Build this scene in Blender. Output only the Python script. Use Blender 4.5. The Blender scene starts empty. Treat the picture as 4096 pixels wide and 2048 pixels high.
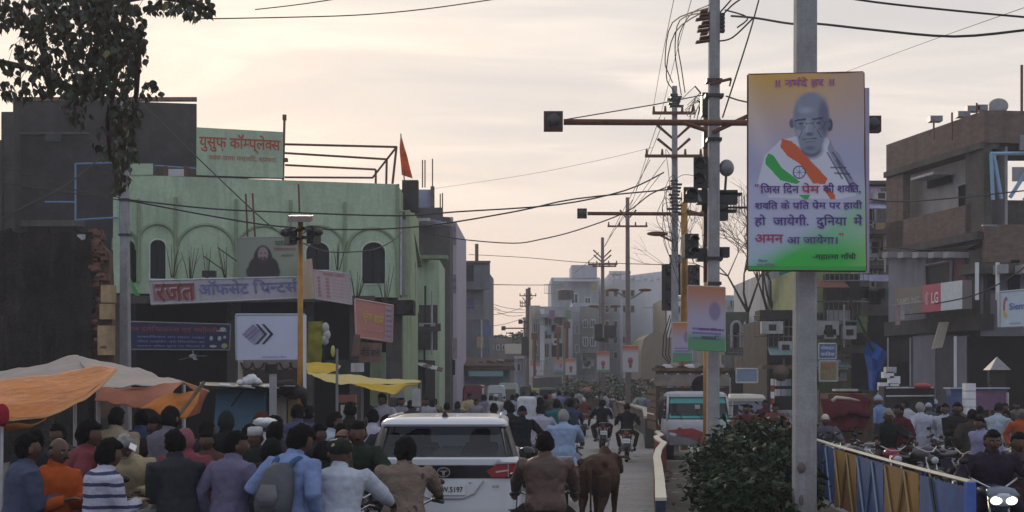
import bpy, bmesh, math, random
from mathutils import Vector, Matrix, noise
R = math.radians
S = bpy.context.scene
COL = S.collection
# ---------------------------------------------------------------- camera, sky, sun, exposure
F, HY, H = 5627.0, 1525.0, 2.25          # focal length and horizon in source pixels (4096 wide), eye height in metres
cam = bpy.data.cameras.new('camera'); cam.sensor_width = 36; cam.lens = F/4096*36
cam.shift_y = (HY-1024)/4096; cam.clip_end = 3000; cam.clip_start = .2
co = bpy.data.objects.new('camera', cam); co.location = (0, 0, H); co.rotation_euler = (R(90), 0, 0)
COL.objects.link(co); S.camera = co
SUN_EL, SUN_AZ = 14, 14                   # sun low, ahead of the camera and a little to the left
w = bpy.data.worlds.new('World'); S.world = w; w.use_nodes = True
nt = w.node_tree; N = nt.nodes; L = nt.links; N.clear()
def nn(t, **k):
    n = N.new(t)
    for a, b in k.items(): setattr(n, a, b)
    return n
def math_(op, a, b=None):
    n = nn('ShaderNodeMath', operation=op)
    for i, v in enumerate((a, b)):
        if v is None: continue
        if isinstance(v, (int, float)): n.inputs[i].default_value = v
        else: L.new(v, n.inputs[i])
    return n.outputs[0]
def ramp(fac, stops):
    n = nn('ShaderNodeValToRGB'); L.new(fac, n.inputs[0]); e = n.color_ramp.elements
    while len(e) < len(stops): e.new(.5)
    for x, (p, c) in zip(e, stops): x.position = p; x.color = (*c, 1)
    return n.outputs[0]
def mixc(fac, a, b):
    n = nn('ShaderNodeMix', data_type='RGBA')
    if isinstance(fac, (int, float)): n.inputs[0].default_value = fac
    else: L.new(fac, n.inputs[0])
    for i, v in ((6, a), (7, b)):
        if isinstance(v, tuple): n.inputs[i].default_value = (*v, 1)
        else: L.new(v, n.inputs[i])
    return n.outputs[2]
out = nn('ShaderNodeOutputWorld'); bg = nn('ShaderNodeBackground')
sky = nn('ShaderNodeTexSky', sky_type='NISHITA', sun_disc=False); sky.sun_elevation = R(SUN_EL); sky.sun_rotation = R(-SUN_AZ)
sky.dust_density = 4; sky.air_density = 1.5
tc = nn('ShaderNodeTexCoord'); sp = nn('ShaderNodeSeparateXYZ'); L.new(tc.outputs['Generated'], sp.inputs[0])
up = math_('MAXIMUM', sp.outputs[2], 0.0)
front = ramp(up, [(0, (.73, .585, .50)), (.06, (.735, .62, .55)), (.16, (.69, .63, .595)), (.30, (.67, .64, .62)), (.7, (.50, .53, .60))])
back = ramp(up, [(0, (.30, .34, .46)), (.3, (.38, .44, .60)), (.7, (.46, .53, .66))])
az = math_('MULTIPLY_ADD', sp.outputs[1], .55); N[-1].inputs[2].default_value = .5
azr = nn('ShaderNodeMapRange', interpolation_type='SMOOTHSTEP'); L.new(az, azr.inputs[0]); azr.inputs[1].default_value = .05; azr.inputs[2].default_value = .95
base = mixc(azr.outputs[0], back, front)
# thin streaked cloud, projected on a plane overhead so that it flattens towards the horizon
dv = math_('MAXIMUM', math_('ADD', sp.outputs[2], .07), .05)
cx = math_('DIVIDE', sp.outputs[0], dv); cy = math_('DIVIDE', sp.outputs[1], dv)
cb = nn('ShaderNodeCombineXYZ'); L.new(cx, cb.inputs[0]); L.new(cy, cb.inputs[1])
mp = nn('ShaderNodeMapping'); L.new(cb.outputs[0], mp.inputs[0]); mp.inputs['Scale'].default_value = (.75, 1.5, 1); mp.inputs['Rotation'].default_value = (0, 0, R(8))
n1 = nn('ShaderNodeTexNoise'); L.new(mp.outputs[0], n1.inputs[0]); n1.inputs['Scale'].default_value = 1.3; n1.inputs['Detail'].default_value = 7; n1.inputs['Roughness'].default_value = .55; n1.inputs['Distortion'].default_value = .7
hi = ramp(n1.outputs[0], [(.50, (0, 0, 0)), (.64, (1, 1, 1))]); lo = ramp(n1.outputs[0], [(.36, (1, 1, 1)), (.50, (0, 0, 0))])
cf = nn('ShaderNodeMapRange'); L.new(sp.outputs[2], cf.inputs[0]); cf.inputs[1].default_value = .07; cf.inputs[2].default_value = .19
def xr(a, b): return math_('MULTIPLY', a, b)
c1 = mixc(xr(xr(hi, cf.outputs[0]), .8), base, (.86, .77, .70))
c2 = mixc(xr(xr(lo, cf.outputs[0]), .6), c1, (.56, .545, .56))
sc = nn('ShaderNodeVectorMath', operation='SCALE'); L.new(c2, sc.inputs[0]); sc.inputs['Scale'].default_value = 11.9
L.new(mixc(.96, sky.outputs[0], sc.outputs[0]), bg.inputs[0]); bg.inputs[1].default_value = .1
L.new(bg.outputs[0], out.inputs[0])
sl = bpy.data.lights.new('sun', 'SUN'); sl.energy = 1.5; sl.angle = R(12); sl.color = (1, .82, .62)
so = bpy.data.objects.new('sun', sl); COL.objects.link(so)
so.rotation_euler = Vector((math.sin(R(SUN_AZ))*math.cos(R(SUN_EL)), -math.cos(R(SUN_AZ))*math.cos(R(SUN_EL)), -math.sin(R(SUN_EL)))).to_track_quat('-Z', 'Y').to_euler()
S.view_settings.view_transform = 'Standard'; S.view_settings.look = 'None'; S.view_settings.exposure = 0; S.view_settings.gamma = 1
S.render.engine = 'CYCLES'; S.cycles.use_denoising = True; S.cycles.max_bounces = 6; S.cycles.diffuse_bounces = 3; S.cycles.glossy_bounces = 2
S.cycles.transparent_max_bounces = 12; S.cycles.volume_bounces = 1; S.cycles.caustics_reflective = False; S.cycles.caustics_refractive = False
S.cycles.sample_clamp_indirect = 3

# ---------------------------------------------------------------- helpers
rnd = random.Random(7)
def U(a, b): return rnd.uniform(a, b)
def P(px, py, Y): return Vector(((px-2048)/F*Y, Y, H+(HY-py)/F*Y))
def XZ(px, Y, z=0): return Vector(((px-2048)/F*Y, Y, z))
def ZP(py, Y): return H+(HY-py)/F*Y
def KP(Y): return F/Y
class MB:
    def __init__(s): s.v = []; s.f = []
    def add(s, v, f):
        b = len(s.v); s.v += [Vector(x) for x in v]; s.f += [tuple(i+b for i in q) for q in f]; return s
    def hexa(s, p):        # 8 corners: bottom 4 ccw, top 4 ccw
        return s.add(p, [(3,2,1,0),(4,5,6,7),(0,1,5,4),(1,2,6,5),(2,3,7,6),(3,0,4,7)])
    def box(s, c, d, rz=0, rx=0, ry=0):
        m = Matrix.Rotation(rz, 3, 'Z') @ Matrix.Rotation(ry, 3, 'Y') @ Matrix.Rotation(rx, 3, 'X'); c = Vector(c)
        x, y, z = d[0]/2, d[1]/2, d[2]/2
        return s.hexa([c+m@Vector(q) for q in ((-x,-y,-z),(x,-y,-z),(x,y,-z),(-x,y,-z),(-x,-y,z),(x,-y,z),(x,y,z),(-x,y,z))])
    def quad(s, q): return s.add(q, [(0,1,2,3)])
    def slab(s, q, t, n=None):      # a quad (4 corners) with thickness t along the back of it
        q = [Vector(x) for x in q]
        if n is None: n = (q[1]-q[0]).cross(q[3]-q[0]).normalized()
        k = len(q); b = [x-n*t for x in q]
        return s.add(q+b, [tuple(range(k)), tuple(range(2*k-1, k-1, -1))]+[((i+1)%k, i, k+i, k+(i+1)%k) for i in range(k)])
    def prism(s, pts, ax, a, b):    # 2-D outline extruded along axis ax from a to b
        def mk(p, t): return {'x': (t, p[0], p[1]), 'y': (p[0], t, p[1]), 'z': (p[0], p[1], t)}[ax]
        k = len(pts)
        return s.add([mk(p, a) for p in pts]+[mk(p, b) for p in pts], [tuple(range(k-1, -1, -1)), tuple(range(k, 2*k))]+[(i, (i+1)%k, k+(i+1)%k, k+i) for i in range(k)])
    def tube(s, pts, r, n=8, cap=True, ref=None):   # r: number, list of numbers or of (rx, ry)
        pts = [Vector(p) for p in pts]; m = len(pts)
        if not isinstance(r, (list, tuple)): r = [r]*m
        ref = Vector(ref) if ref else None; u = None; rings = []
        for i, p in enumerate(pts):
            d = (pts[min(i+1, m-1)]-pts[max(i-1, 0)])
            d = d.normalized() if d.length > 1e-9 else Vector((0, 0, 1))
            if u is None:
                a = ref or (Vector((1, 0, 0)) if abs(d.x) < .8 else Vector((0, 1, 0)))
                u = (a-d*a.dot(d)).normalized()
            else: u = (u-d*u.dot(d)).normalized()
            v = d.cross(u); rx, ry = r[i] if isinstance(r[i], (tuple, list)) else (r[i], r[i])
            rings.append([p+u*math.cos(2*math.pi*k/n)*rx+v*math.sin(2*math.pi*k/n)*ry for k in range(n)])
        return s.rings(rings, cap)
    def rings(s, rings, cap=True):
        n = len(rings[0]); m = len(rings)
        f = [(i*n+k, i*n+(k+1)%n, (i+1)*n+(k+1)%n, (i+1)*n+k) for i in range(m-1) for k in range(n)]
        if cap: f += [tuple(range(n-1, -1, -1)), tuple(range((m-1)*n, m*n))]
        return s.add([p for q in rings for p in q], f)
    def ball(s, c, r, nu=12, nv=8, fn=None, m=None):
        c = Vector(c); r = Vector(r) if isinstance(r, (tuple, list, Vector)) else Vector((r, r, r)); rings = []
        for j in range(nv+1):
            t = math.pi*(j/nv); t = max(.02, min(math.pi-.02, t)); q = []
            for i in range(nu):
                a = 2*math.pi*i/nu; d = Vector((math.sin(t)*math.cos(a), math.sin(t)*math.sin(a), -math.cos(t)))
                p = Vector((d.x*r.x, d.y*r.y, d.z*r.z))
                if fn: p = fn(d, p)
                q.append(c+(m@p if m else p))
            rings.append(q)
        return s.rings(rings)
    def lathe(s, prof, c=(0,0,0), n=16, ax='z'):
        c = Vector(c); rings = []
        for r, t in prof:
            q = []
            for i in range(n):
                a = 2*math.pi*i/n; x, y = r*math.cos(a), r*math.sin(a)
                q.append(c+Vector({'z': (x, y, t), 'x': (t, x, y), 'y': (y, t, x)}[ax]))
            rings.append(q)
        return s.rings(rings)
    def build(s, name, mat, parent=None, world=True, smooth=False, shade=None):
        off = Vector((0, 0, 0)); q = parent
        if world:
            while q: off = off+q.location; q = q.parent
        me = bpy.data.meshes.new(name); me.from_pydata([v-off for v in s.v], [], s.f); me.update()
        if mat is not None: me.materials.append(mat)
        if smooth:
            me.shade_smooth()
            if shade: 
                try: me.set_sharp_from_angle(angle=R(shade))
                except Exception: pass
        o = bpy.data.objects.new(name, me); COL.objects.link(o)
        if parent: o.parent = parent
        return o
def tag(o, label=None, cat=None, group=None, kind=None):
    if label: o['label'] = label
    if cat: o['category'] = cat
    if group: o['group'] = group
    if kind: o['kind'] = kind
    return o
def thing(name, label, cat, loc=(0,0,0), rz=0, group=None):
    o = bpy.data.objects.new(name, None); COL.objects.link(o); o.location = loc; o.rotation_euler = (0, 0, rz); o.empty_display_size = .2
    return tag(o, label, cat, group)
CH = {}
def copy_tree(o, parent=None):
    c = o.copy(); COL.objects.link(c); c.parent = parent
    for ch in [x for x in o.children]: copy_tree(ch, c)
    return c
def setmat(root, old, new):   # swap a material on a copied thing without touching shared mesh data
    for o in [root]+list(root.children_recursive):
        if o.type == 'MESH':
            for sl_ in o.material_slots:
                if sl_.material == old: sl_.link = 'OBJECT'; sl_.material = new

# ---------------------------------------------------------------- materials (real-world base colours)
def hx(h): 
    h = h.lstrip('#'); return tuple(((int(h[i:i+2], 16)/255)**2.2) for i in (0, 2, 4))
def mat(name, col, rough=.8, var=.25, scale=3, bump=.15, bscale=None, metal=0, streak=0, stain=None, spec=None, fine=0, coat=0, stretch=None):
    m = bpy.data.materials.new(name); m.use_nodes = True; t = m.node_tree; b = t.nodes['Principled BSDF']
    def nd(k, **kw):
        n = t.nodes.new(k)
        for a, c in kw.items(): setattr(n, a, c)
        return n
    def mx(fac, a, c, kind='MIX'):
        n = nd('ShaderNodeMix', data_type='RGBA', blend_type=kind)
        if isinstance(fac, float): n.inputs[0].default_value = fac
        else: t.links.new(fac, n.inputs[0])
        for i, v in ((6, a), (7, c)):
            if isinstance(v, tuple): n.inputs[i].default_value = (*v, 1)
            else: t.links.new(v, n.inputs[i])
        return n.outputs[2]
    tcn = nd('ShaderNodeTexCoord'); vec = tcn.outputs['Object']
    if stretch:
        mpn = nd('ShaderNodeMapping'); t.links.new(vec, mpn.inputs[0]); mpn.inputs['Scale'].default_value = stretch; vec = mpn.outputs[0]
    nz = nd('ShaderNodeTexNoise'); nz.inputs['Scale'].default_value = scale; nz.inputs['Detail'].default_value = 6; nz.inputs['Roughness'].default_value = .65
    t.links.new(vec, nz.inputs[0])
    mr = nd('ShaderNodeMapRange'); t.links.new(nz.outputs[0], mr.inputs[0]); mr.inputs[1].default_value = .3; mr.inputs[2].default_value = .7
    dk = tuple(c*(1-var) for c in col); lt = tuple(min(1, c*(1+var*.6)) for c in col)
    c = mx(mr.outputs[0], dk, lt)
    if streak:
        mp2 = nd('ShaderNodeMapping'); t.links.new(tcn.outputs['Object'], mp2.inputs[0]); mp2.inputs['Scale'].default_value = (2.2, 2.2, .22)
        n2 = nd('ShaderNodeTexNoise'); n2.inputs['Scale'].default_value = 1.3; n2.inputs['Detail'].default_value = 8; n2.inputs['Roughness'].default_value = .7; t.links.new(mp2.outputs[0], n2.inputs[0])
        r2 = nd('ShaderNodeMapRange'); t.links.new(n2.outputs[0], r2.inputs[0]); r2.inputs[1].default_value = .48; r2.inputs[2].default_value = .75; r2.inputs[4].default_value = streak
        c = mx(r2.outputs[0], c, stain or (.05, .045, .04))
    if fine:
        n3 = nd('ShaderNodeTexNoise'); n3.inputs['Scale'].default_value = scale*14; n3.inputs['Detail'].default_value = 3; t.links.new(vec, n3.inputs[0])
        r3 = nd('ShaderNodeMapRange'); t.links.new(n3.outputs[0], r3.inputs[0]); r3.inputs[1].default_value = .35; r3.inputs[2].default_value = .65; r3.inputs[3].default_value = 1-fine; r3.inputs[4].default_value = 1+fine*.5
        c = mx(1.0, c, r3.outputs[0], 'MULTIPLY')
    t.links.new(c, b.inputs['Base Color']); b.inputs['Roughness'].default_value = rough; b.inputs['Metallic'].default_value = metal
    if spec is None and rough >= .75: spec = .14
    if spec is not None: b.inputs['Specular IOR Level'].default_value = spec
    if coat: b.inputs['Coat Weight'].default_value = coat; b.inputs['Coat Roughness'].default_value = .08
    if bump:
        nb = nd('ShaderNodeTexNoise'); nb.inputs['Scale'].default_value = bscale or scale*6; nb.inputs['Detail'].default_value = 5; t.links.new(vec, nb.inputs[0])
        bp = nd('ShaderNodeBump'); bp.inputs['Strength'].default_value = bump; bp.inputs['Distance'].default_value = .05; t.links.new(nb.outputs[0], bp.inputs['Height']); t.links.new(bp.outputs[0], b.inputs['Normal'])
    return m
def emis(name, col, s):
    m = bpy.data.materials.new(name); m.use_nodes = True; b = m.node_tree.nodes['Principled BSDF']
    b.inputs['Base Color'].default_value = (*col, 1); b.inputs['Emission Color'].default_value = (*col, 1); b.inputs['Emission Strength'].default_value = s; return m
def glass(name, tint, refl=.08, rough=.03):
    m = bpy.data.materials.new(name); m.use_nodes = True; t = m.node_tree; t.nodes.clear()
    o = t.nodes.new('ShaderNodeOutputMaterial'); mixs = t.nodes.new('ShaderNodeMixShader'); a = t.nodes.new('ShaderNodeBsdfTransparent'); g = t.nodes.new('ShaderNodeBsdfGlossy'); fr = t.nodes.new('ShaderNodeFresnel')
    a.inputs[0].default_value = (*tint, 1); g.inputs['Roughness'].default_value = rough; fr.inputs[0].default_value = 1.45+refl
    t.links.new(fr.outputs[0], mixs.inputs[0]); t.links.new(a.outputs[0], mixs.inputs[1]); t.links.new(g.outputs[0], mixs.inputs[2]); t.links.new(mixs.outputs[0], o.inputs[0]); return m
_cm = {}
def cloth(col, rough=.9):      # fabric: a material per colour, cached
    k = tuple(round(c, 3) for c in col)
    if k not in _cm: _cm[k] = mat('fabric', col, rough, .22, 7, .3, 9, spec=.05, fine=.12)
    return _cm[k]
_pm = {}
def paint(col, rough=.5, metal=0):
    k = (tuple(round(c, 3) for c in col), rough, metal)
    if k not in _pm: _pm[k] = mat('paint', col, rough, .12, 5, .05, metal=metal)
    return _pm[k]
M = dict(
 asphalt=mat('road_surface', (.20,.195,.19), .62, .3, .8, .25, 30, fine=.25),
 dust=mat('dusty_ground', (.15,.13,.11), .95, .3, .6, .4, 12, fine=.3),
 concrete=mat('concrete', (.25,.24,.235), .85, .3, 2.2, .3, 20, streak=.55, fine=.15),
 darkconc=mat('weathered_concrete', (.10,.092,.086), .9, .4, 1.5, .3, 18, streak=.6, fine=.2),
 polec=mat('pole_concrete', (.33,.33,.34), .85, .25, 2.6, .15, 12, fine=.10, streak=.8, stain=(.15,.14,.135)),
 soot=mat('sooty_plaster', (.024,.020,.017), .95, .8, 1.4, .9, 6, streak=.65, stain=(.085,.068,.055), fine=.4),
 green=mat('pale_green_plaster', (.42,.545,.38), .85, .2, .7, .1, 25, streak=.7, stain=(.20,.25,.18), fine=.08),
 greentrim=mat('olive_green_trim', (.26,.33,.21), .85, .2, 2, .1, streak=.4),
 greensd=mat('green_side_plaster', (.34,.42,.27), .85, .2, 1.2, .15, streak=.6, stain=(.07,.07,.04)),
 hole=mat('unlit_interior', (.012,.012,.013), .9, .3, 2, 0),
 brick=mat('bare_brick', (.20,.13,.105), .92, .4, 3, .4, 26, streak=.4, fine=.3, stretch=(1,1,3)),
 blackm=mat('black_metal', (.012,.012,.012), .45, .3, 6, .05),
 rubber=mat('tyre_rubber', (.012,.012,.013), .85, .2, 10, .1),
 steel=mat('chrome_steel', (.5,.5,.5), .3, .1, 6, .02, metal=1),
 grey=mat('grey_metal', (.22,.22,.23), .5, .2, 5, .05, metal=.6),
 rust=mat('rusty_paint', (.16,.07,.045), .75, .35, 8, .2),
 yellowp=mat('yellow_pole_paint', (.42,.20,.025), .55, .35, 3, .15, streak=.6, stain=(.2,.1,.03)),
 white=mat('white_paint', (.68,.69,.71), .4, .08, 3, .03),
 dirtyw=mat('soiled_white', (.45,.45,.46), .7, .3, 3, .1, streak=.4),
 wire=mat('wire_insulation', (.02,.016,.015), .7, .2, 5, 0),
 wood=mat('old_wood', (.13,.09,.06), .85, .4, 5, .3, stretch=(1,1,.2)),
 skin=mat('brown_skin', (.16,.075,.042), .6, .12, 8, .05),
 skind=mat('dark_skin', (.085,.040,.024), .6, .12, 8, .05),
 eye=mat('eye_white', (.22,.20,.18), .4, .1, 5, 0),
 hair=mat('black_hair', (.005,.0045,.0045), .85, .4, 30, .6, 90, spec=.12),
 hairg=mat('grey_hair', (.30,.29,.28), .7, .4, 30, .6, 90),
 shoe=mat('dark_shoe', (.02,.015,.012), .6, .2, 8, .1),
 leaf=mat('tree_leaf', (.050,.042,.022), .75, .5, 9, .1),
 leafd=mat('bush_leaf', (.017,.036,.011), .75, .5, 7, .1, spec=.15),
 bark=mat('bark', (.06,.045,.035), .95, .3, 6, .6),
)
# ---------------------------------------------------------------- lettering: Latin and Devanagari glyph outlines from the built-in font
_tx = {}
def rawtext(s, bold=.012):
    if (s, bold) in _tx: return _tx[(s, bold)]
    c = bpy.data.curves.new('t', 'FONT'); c.body = s; c.resolution_u = 3; c.offset = bold
    o = bpy.data.objects.new('t', c); COL.objects.link(o); bpy.context.view_layer.update()
    e = o.evaluated_get(bpy.context.evaluated_depsgraph_get()); me = e.to_mesh()
    r = ([tuple(v.co) for v in me.vertices], [tuple(p.vertices) for p in me.polygons])
    e.to_mesh_clear(); bpy.data.objects.remove(o); bpy.data.curves.remove(c); _tx[(s, bold)] = r; return r
def adv(s):
    m = lambda q: max(v[0] for v in rawtext(q, 0)[0])
    return m(s+'।')-m('।')
def shape(s, bold=.012):
    """s in visual order; (X) half form of X, [X] X with subjoined ra, X^ reph over X"""
    V, Fc = [], []; x = 0; i = 0
    def put(r, dx):
        b = len(V); V.extend((v[0]+dx, v[1]) for v in r[0]); Fc.extend(tuple(j+b for j in f) for f in r[1])
    run = ''
    def flush():
        nonlocal run, x
        if run:
            if run.strip(): put(rawtext(run, bold), x)
            x += adv(run); run = ''
    while i < len(s):
        ch = s[i]
        if ch == '(':
            flush(); g = s[i+1]; i += 3; r = rawtext(g, bold); a = adv(g); cut = a*.62 if g in 'कफ' else a-.17
            bm = bmesh.new(); vs = [bm.verts.new((v[0], v[1], 0)) for v in r[0]]
            for f in r[1]:
                try: bm.faces.new([vs[j] for j in f])
                except ValueError: pass
            bmesh.ops.bisect_plane(bm, geom=bm.verts[:]+bm.edges[:]+bm.faces[:], plane_co=(cut, 0, 0), plane_no=(1, 0, 0), clear_outer=True)
            bm.verts.index_update(); put(([tuple(v.co) for v in bm.verts], [tuple(v.index for v in f.verts) for f in bm.faces]), x); bm.free(); x += cut; continue
        if ch == '[':
            flush(); g = s[i+1]; i += 3; r = rawtext(g, bold); a = adv(g); put(r, x)
            put(([(a-.40, .0, 0), (a-.36, -.03+.1, 0), (a-.13, .20, 0), (a-.13, .27, 0), (a-.40, .07, 0)], [(0, 1, 2, 3, 4)]), x); x += a; continue
        if ch == '^':
            flush(); put(([(x-.12, .60, 0), (x-.19, .80, 0), (x-.13, .88, 0), (x+.02, .84, 0), (x+.02, .78, 0), (x-.10, .80, 0), (x-.06, .60, 0)], [(0, 1, 2, 3, 4, 5, 6)]), 0); i += 1; continue
        run += ch; i += 1
    flush(); return V, Fc
def bil(q, s, t, off=0):
    p = q[0].lerp(q[1], s).lerp(q[3].lerp(q[2], s), t)
    n = (q[1]-q[0]).cross(q[3]-q[0]).normalized(); return p+n*off
def letters(q, s, box, m, parent, bold=.012, off=.012, name='lettering', slant=0):
    bold = min(bold, .016)
    """write s into box (s0,t0,s1,t1) of quad q"""
    V, Fc = shape(s, bold)
    if not V: return
    x0 = min(v[0] for v in V); x1 = max(v[0] for v in V); y0 = min(v[1] for v in V); y1 = max(v[1] for v in V)
    mb = MB(); mb.add([bil(q, box[0]+(v[0]-x0)/(x1-x0)*(box[2]-box[0])+slant*(v[1]-y0), box[1]+(v[1]-y0)/(y1-y0)*(box[3]-box[1]), off) for v in V], Fc)
    o = mb.build(name, m, parent); o['kind'] = 'stuff' if False else 'print'; del o['kind']; return o
def patch(q, pts, m, parent, name, off=.006):
    """flat printed shape; pts in quad coordinates"""
    mb = MB(); mb.add([bil(q, s, t, off) for s, t in pts], [tuple(range(len(pts)))])
    return mb.build(name, m, parent)
def rect(a, b, c, d): return [(a, b), (c, b), (c, d), (a, d)]
def ell(cx, cy, rx, ry, n=20, a0=0, a1=360): return [(cx+rx*math.cos(R(a0+(a1-a0)*i/n)), cy+ry*math.sin(R(a0+(a1-a0)*i/n))) for i in range(n if a1-a0 == 360 else n+1)]
def Q(x0, y0, x1, y1, Y, Y2=None):
    """facing quad from photo corners (left, top, right, bottom) at depth Y (left) .. Y2 (right)"""
    Y2 = Y2 or Y; return [P(x0, y1, Y), P(x1, y1, Y2), P(x1, y0, Y2), P(x0, y0, Y)]
def Q4(bl, br, tr, tl, Y, Y2=None):
    Y2 = Y2 or Y; return [P(*bl, Y), P(*br, Y2), P(*tr, Y2), P(*tl, Y)]
def board(name, label, cat, q, m, t=.05, frame=None, group=None):
    c = (q[0]+q[1])/2; r = thing(name, label, cat, (c.x, c.y, c.z), group=group)
    MB().slab(q, t).build('panel', m, r)
    if frame:
        fb = MB(); w_ = frame[1]
        for a, b in ((0, 1), (1, 2), (2, 3), (3, 0)): fb.tube([q[a], q[b]], w_, 4)
        fb.build('frame', frame[0], r)
    return r
def wall(q, m, parent, name, holes=(), depth=.25, hm=None, off=0):
    """a wall quad with real rectangular or arched openings. holes: (s0,t0,s1,t1,arch) -> opening; returns wall object"""
    bm_ = MB(); n = (q[1]-q[0]).cross(q[3]-q[0]).normalized()
    ss = sorted({0., 1.}|{v for h_ in holes for v in (h_[0], h_[2])}); ts = sorted({0., 1.}|{v for h_ in holes for v in (h_[1], h_[3])})
    for i in range(len(ss)-1):
        for j in range(len(ts)-1):
            a, b, c, d = ss[i], ts[j], ss[i+1], ts[j+1]; mx_, my_ = (a+c)/2, (b+d)/2
            if any(h_[0] < mx_ < h_[2] and h_[1] < my_ < h_[3] for h_ in holes): continue
            bm_.quad([bil(q, a, b, off), bil(q, c, b, off), bil(q, c, d, off), bil(q, a, d, off)])
    for h_ in holes:
        a, b, c, d = h_[:4]; arch = len(h_) > 4 and h_[4]
        if arch:
            ry = h_[4]; N_ = 12; arc = [((a+c)/2-(c-a)/2*math.cos(math.pi*i/N_), d-ry+ry*math.sin(math.pi*i/N_)) for i in range(N_+1)]
            half = N_//2
            bm_.add([bil(q, a, d, off)]+[bil(q, *p, off) for p in arc[:half+1]], [(0,)+(i+1, i+2)[::1] for i in range(half)])
            bm_.add([bil(q, c, d, off)]+[bil(q, *p, off) for p in arc[half:]], [(0, i+1, i+2) for i in range(N_-half)])
            outl = [(a, b), (c, b)]+arc[::-1]
        else: outl = [(a, b), (c, b), (c, d), (a, d)]
        k = len(outl)
        for i in range(k):
            p0, p1 = outl[i], outl[(i+1)%k]
            bm_.quad([bil(q, *p0, off), bil(q, *p1, off), bil(q, *p1, off-depth), bil(q, *p0, off-depth)])
    return bm_.build(name, m, parent)
def cable(pts, r, m, label, sag=0, name='overhead_wire', n=10, group='overhead wires', cat='wire'):
    pts = [Vector(p) for p in pts]; out_ = []
    if len(pts) == 2:
        for i in range(n+1):
            t = i/n; p = pts[0].lerp(pts[1], t); p.z -= sag*4*t*(1-t); out_.append(p)
    else:   # Catmull-Rom through the points
        for i in range(len(pts)-1):
            p0 = pts[max(i-1, 0)]; p1 = pts[i]; p2 = pts[i+1]; p3 = pts[min(i+2, len(pts)-1)]
            for j in range(4):
                t = j/4; out_.append(.5*((2*p1)+(p2-p0)*t+(2*p0-5*p1+4*p2-p3)*t*t+(3*p1-p0-3*p2+p3)*t**3))
        out_.append(pts[-1])
    return tag(MB().tube(out_, r, 5).build(name, m), label, cat, group)
# ---------------------------------------------------------------- people
REM = []                       # (object, voxel) to be remeshed into one continuous surface
def remesh_later(o, vox, wr=0, seed=0): REM.append((o, vox, wr, seed)); md = o.modifiers.new('r', 'REMESH'); md.mode = 'VOXEL'; md.voxel_size = vox; md.use_smooth_shade = True
def bake_all():
    bpy.context.view_layer.update(); dg = bpy.context.evaluated_depsgraph_get(); new = {}
    for o, vox, wr, seed in REM:
        me = bpy.data.meshes.new_from_object(o.evaluated_get(dg)); new[o.name] = (me, o.data)
    rep = {}
    for o, vox, wr, seed in REM:
        me, old = new[o.name]; me.name = o.name.split('.')[0]
        if wr:
            nrm = [v.normal.copy() for v in me.vertices]
            for v, n_ in zip(me.vertices, nrm):
                p = v.co*1.0; d = noise.noise(Vector((p.x*5+seed, p.y*5, p.z*2.2)))*.55+noise.noise(Vector((p.x*15+p.z*9, p.y*15, p.z*13+seed)))*.3-abs(noise.noise(Vector((p.x*6+p.z*5, p.y*6+seed, p.z*7-p.x*6))))*1.1
                v.co += n_*d*wr
        me.shade_smooth()
        if not me.materials and old.materials: me.materials.append(old.materials[0])
        rep[old.name] = me; o.modifiers.clear(); o.data = me
    for o in list(S.objects):
        if o.type == 'MESH' and o.data.name in rep and rep[o.data.name] is not o.data:
            o.modifiers.clear(); o.data = rep[o.data.name]
    REM.clear()
def ik(a, b, l1, l2, pole):
    d = b-a; L_ = min(d.length, (l1+l2)*.995); u = d.normalized(); b = a+u*L_
    x = (l1*l1-l2*l2+L_*L_)/(2*L_); h_ = math.sqrt(max(0, l1*l1-x*x)); p = pole-u*pole.dot(u); p = p.normalized() if p.length > 1e-6 else Vector((0, 0, 1))
    return a+u*x+p*h_, b
def head_fn(d, p):             # ellipsoid -> skull with jaw, brow, nose, lips; face towards +Y
    x, y, z = p
    if z < -.02: k = 1-min(1, (-z-.02)/.11)*.30; x *= k; y = y*(k if y < 0 else 1-.10*min(1, (-z-.02)/.11))
    if d.y > 0:
        g = lambda cx, cz, sx, sz: math.exp(-((d.x-cx)/sx)**2-((d.z-cz)/sz)**2)
        y += .020*g(0, -.16, .13, .20)+.012*g(0, -.28, .16, .09)+.007*g(0, .12, .5, .10)-.010*(g(.34, -.02, .16, .10)+g(-.34, -.02, .16, .10))+.007*g(0, -.52, .26, .07)-.004*g(0, -.60, .3, .04)+.008*g(0, -.86, .25, .15)
    return Vector((x, y, z))
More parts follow.
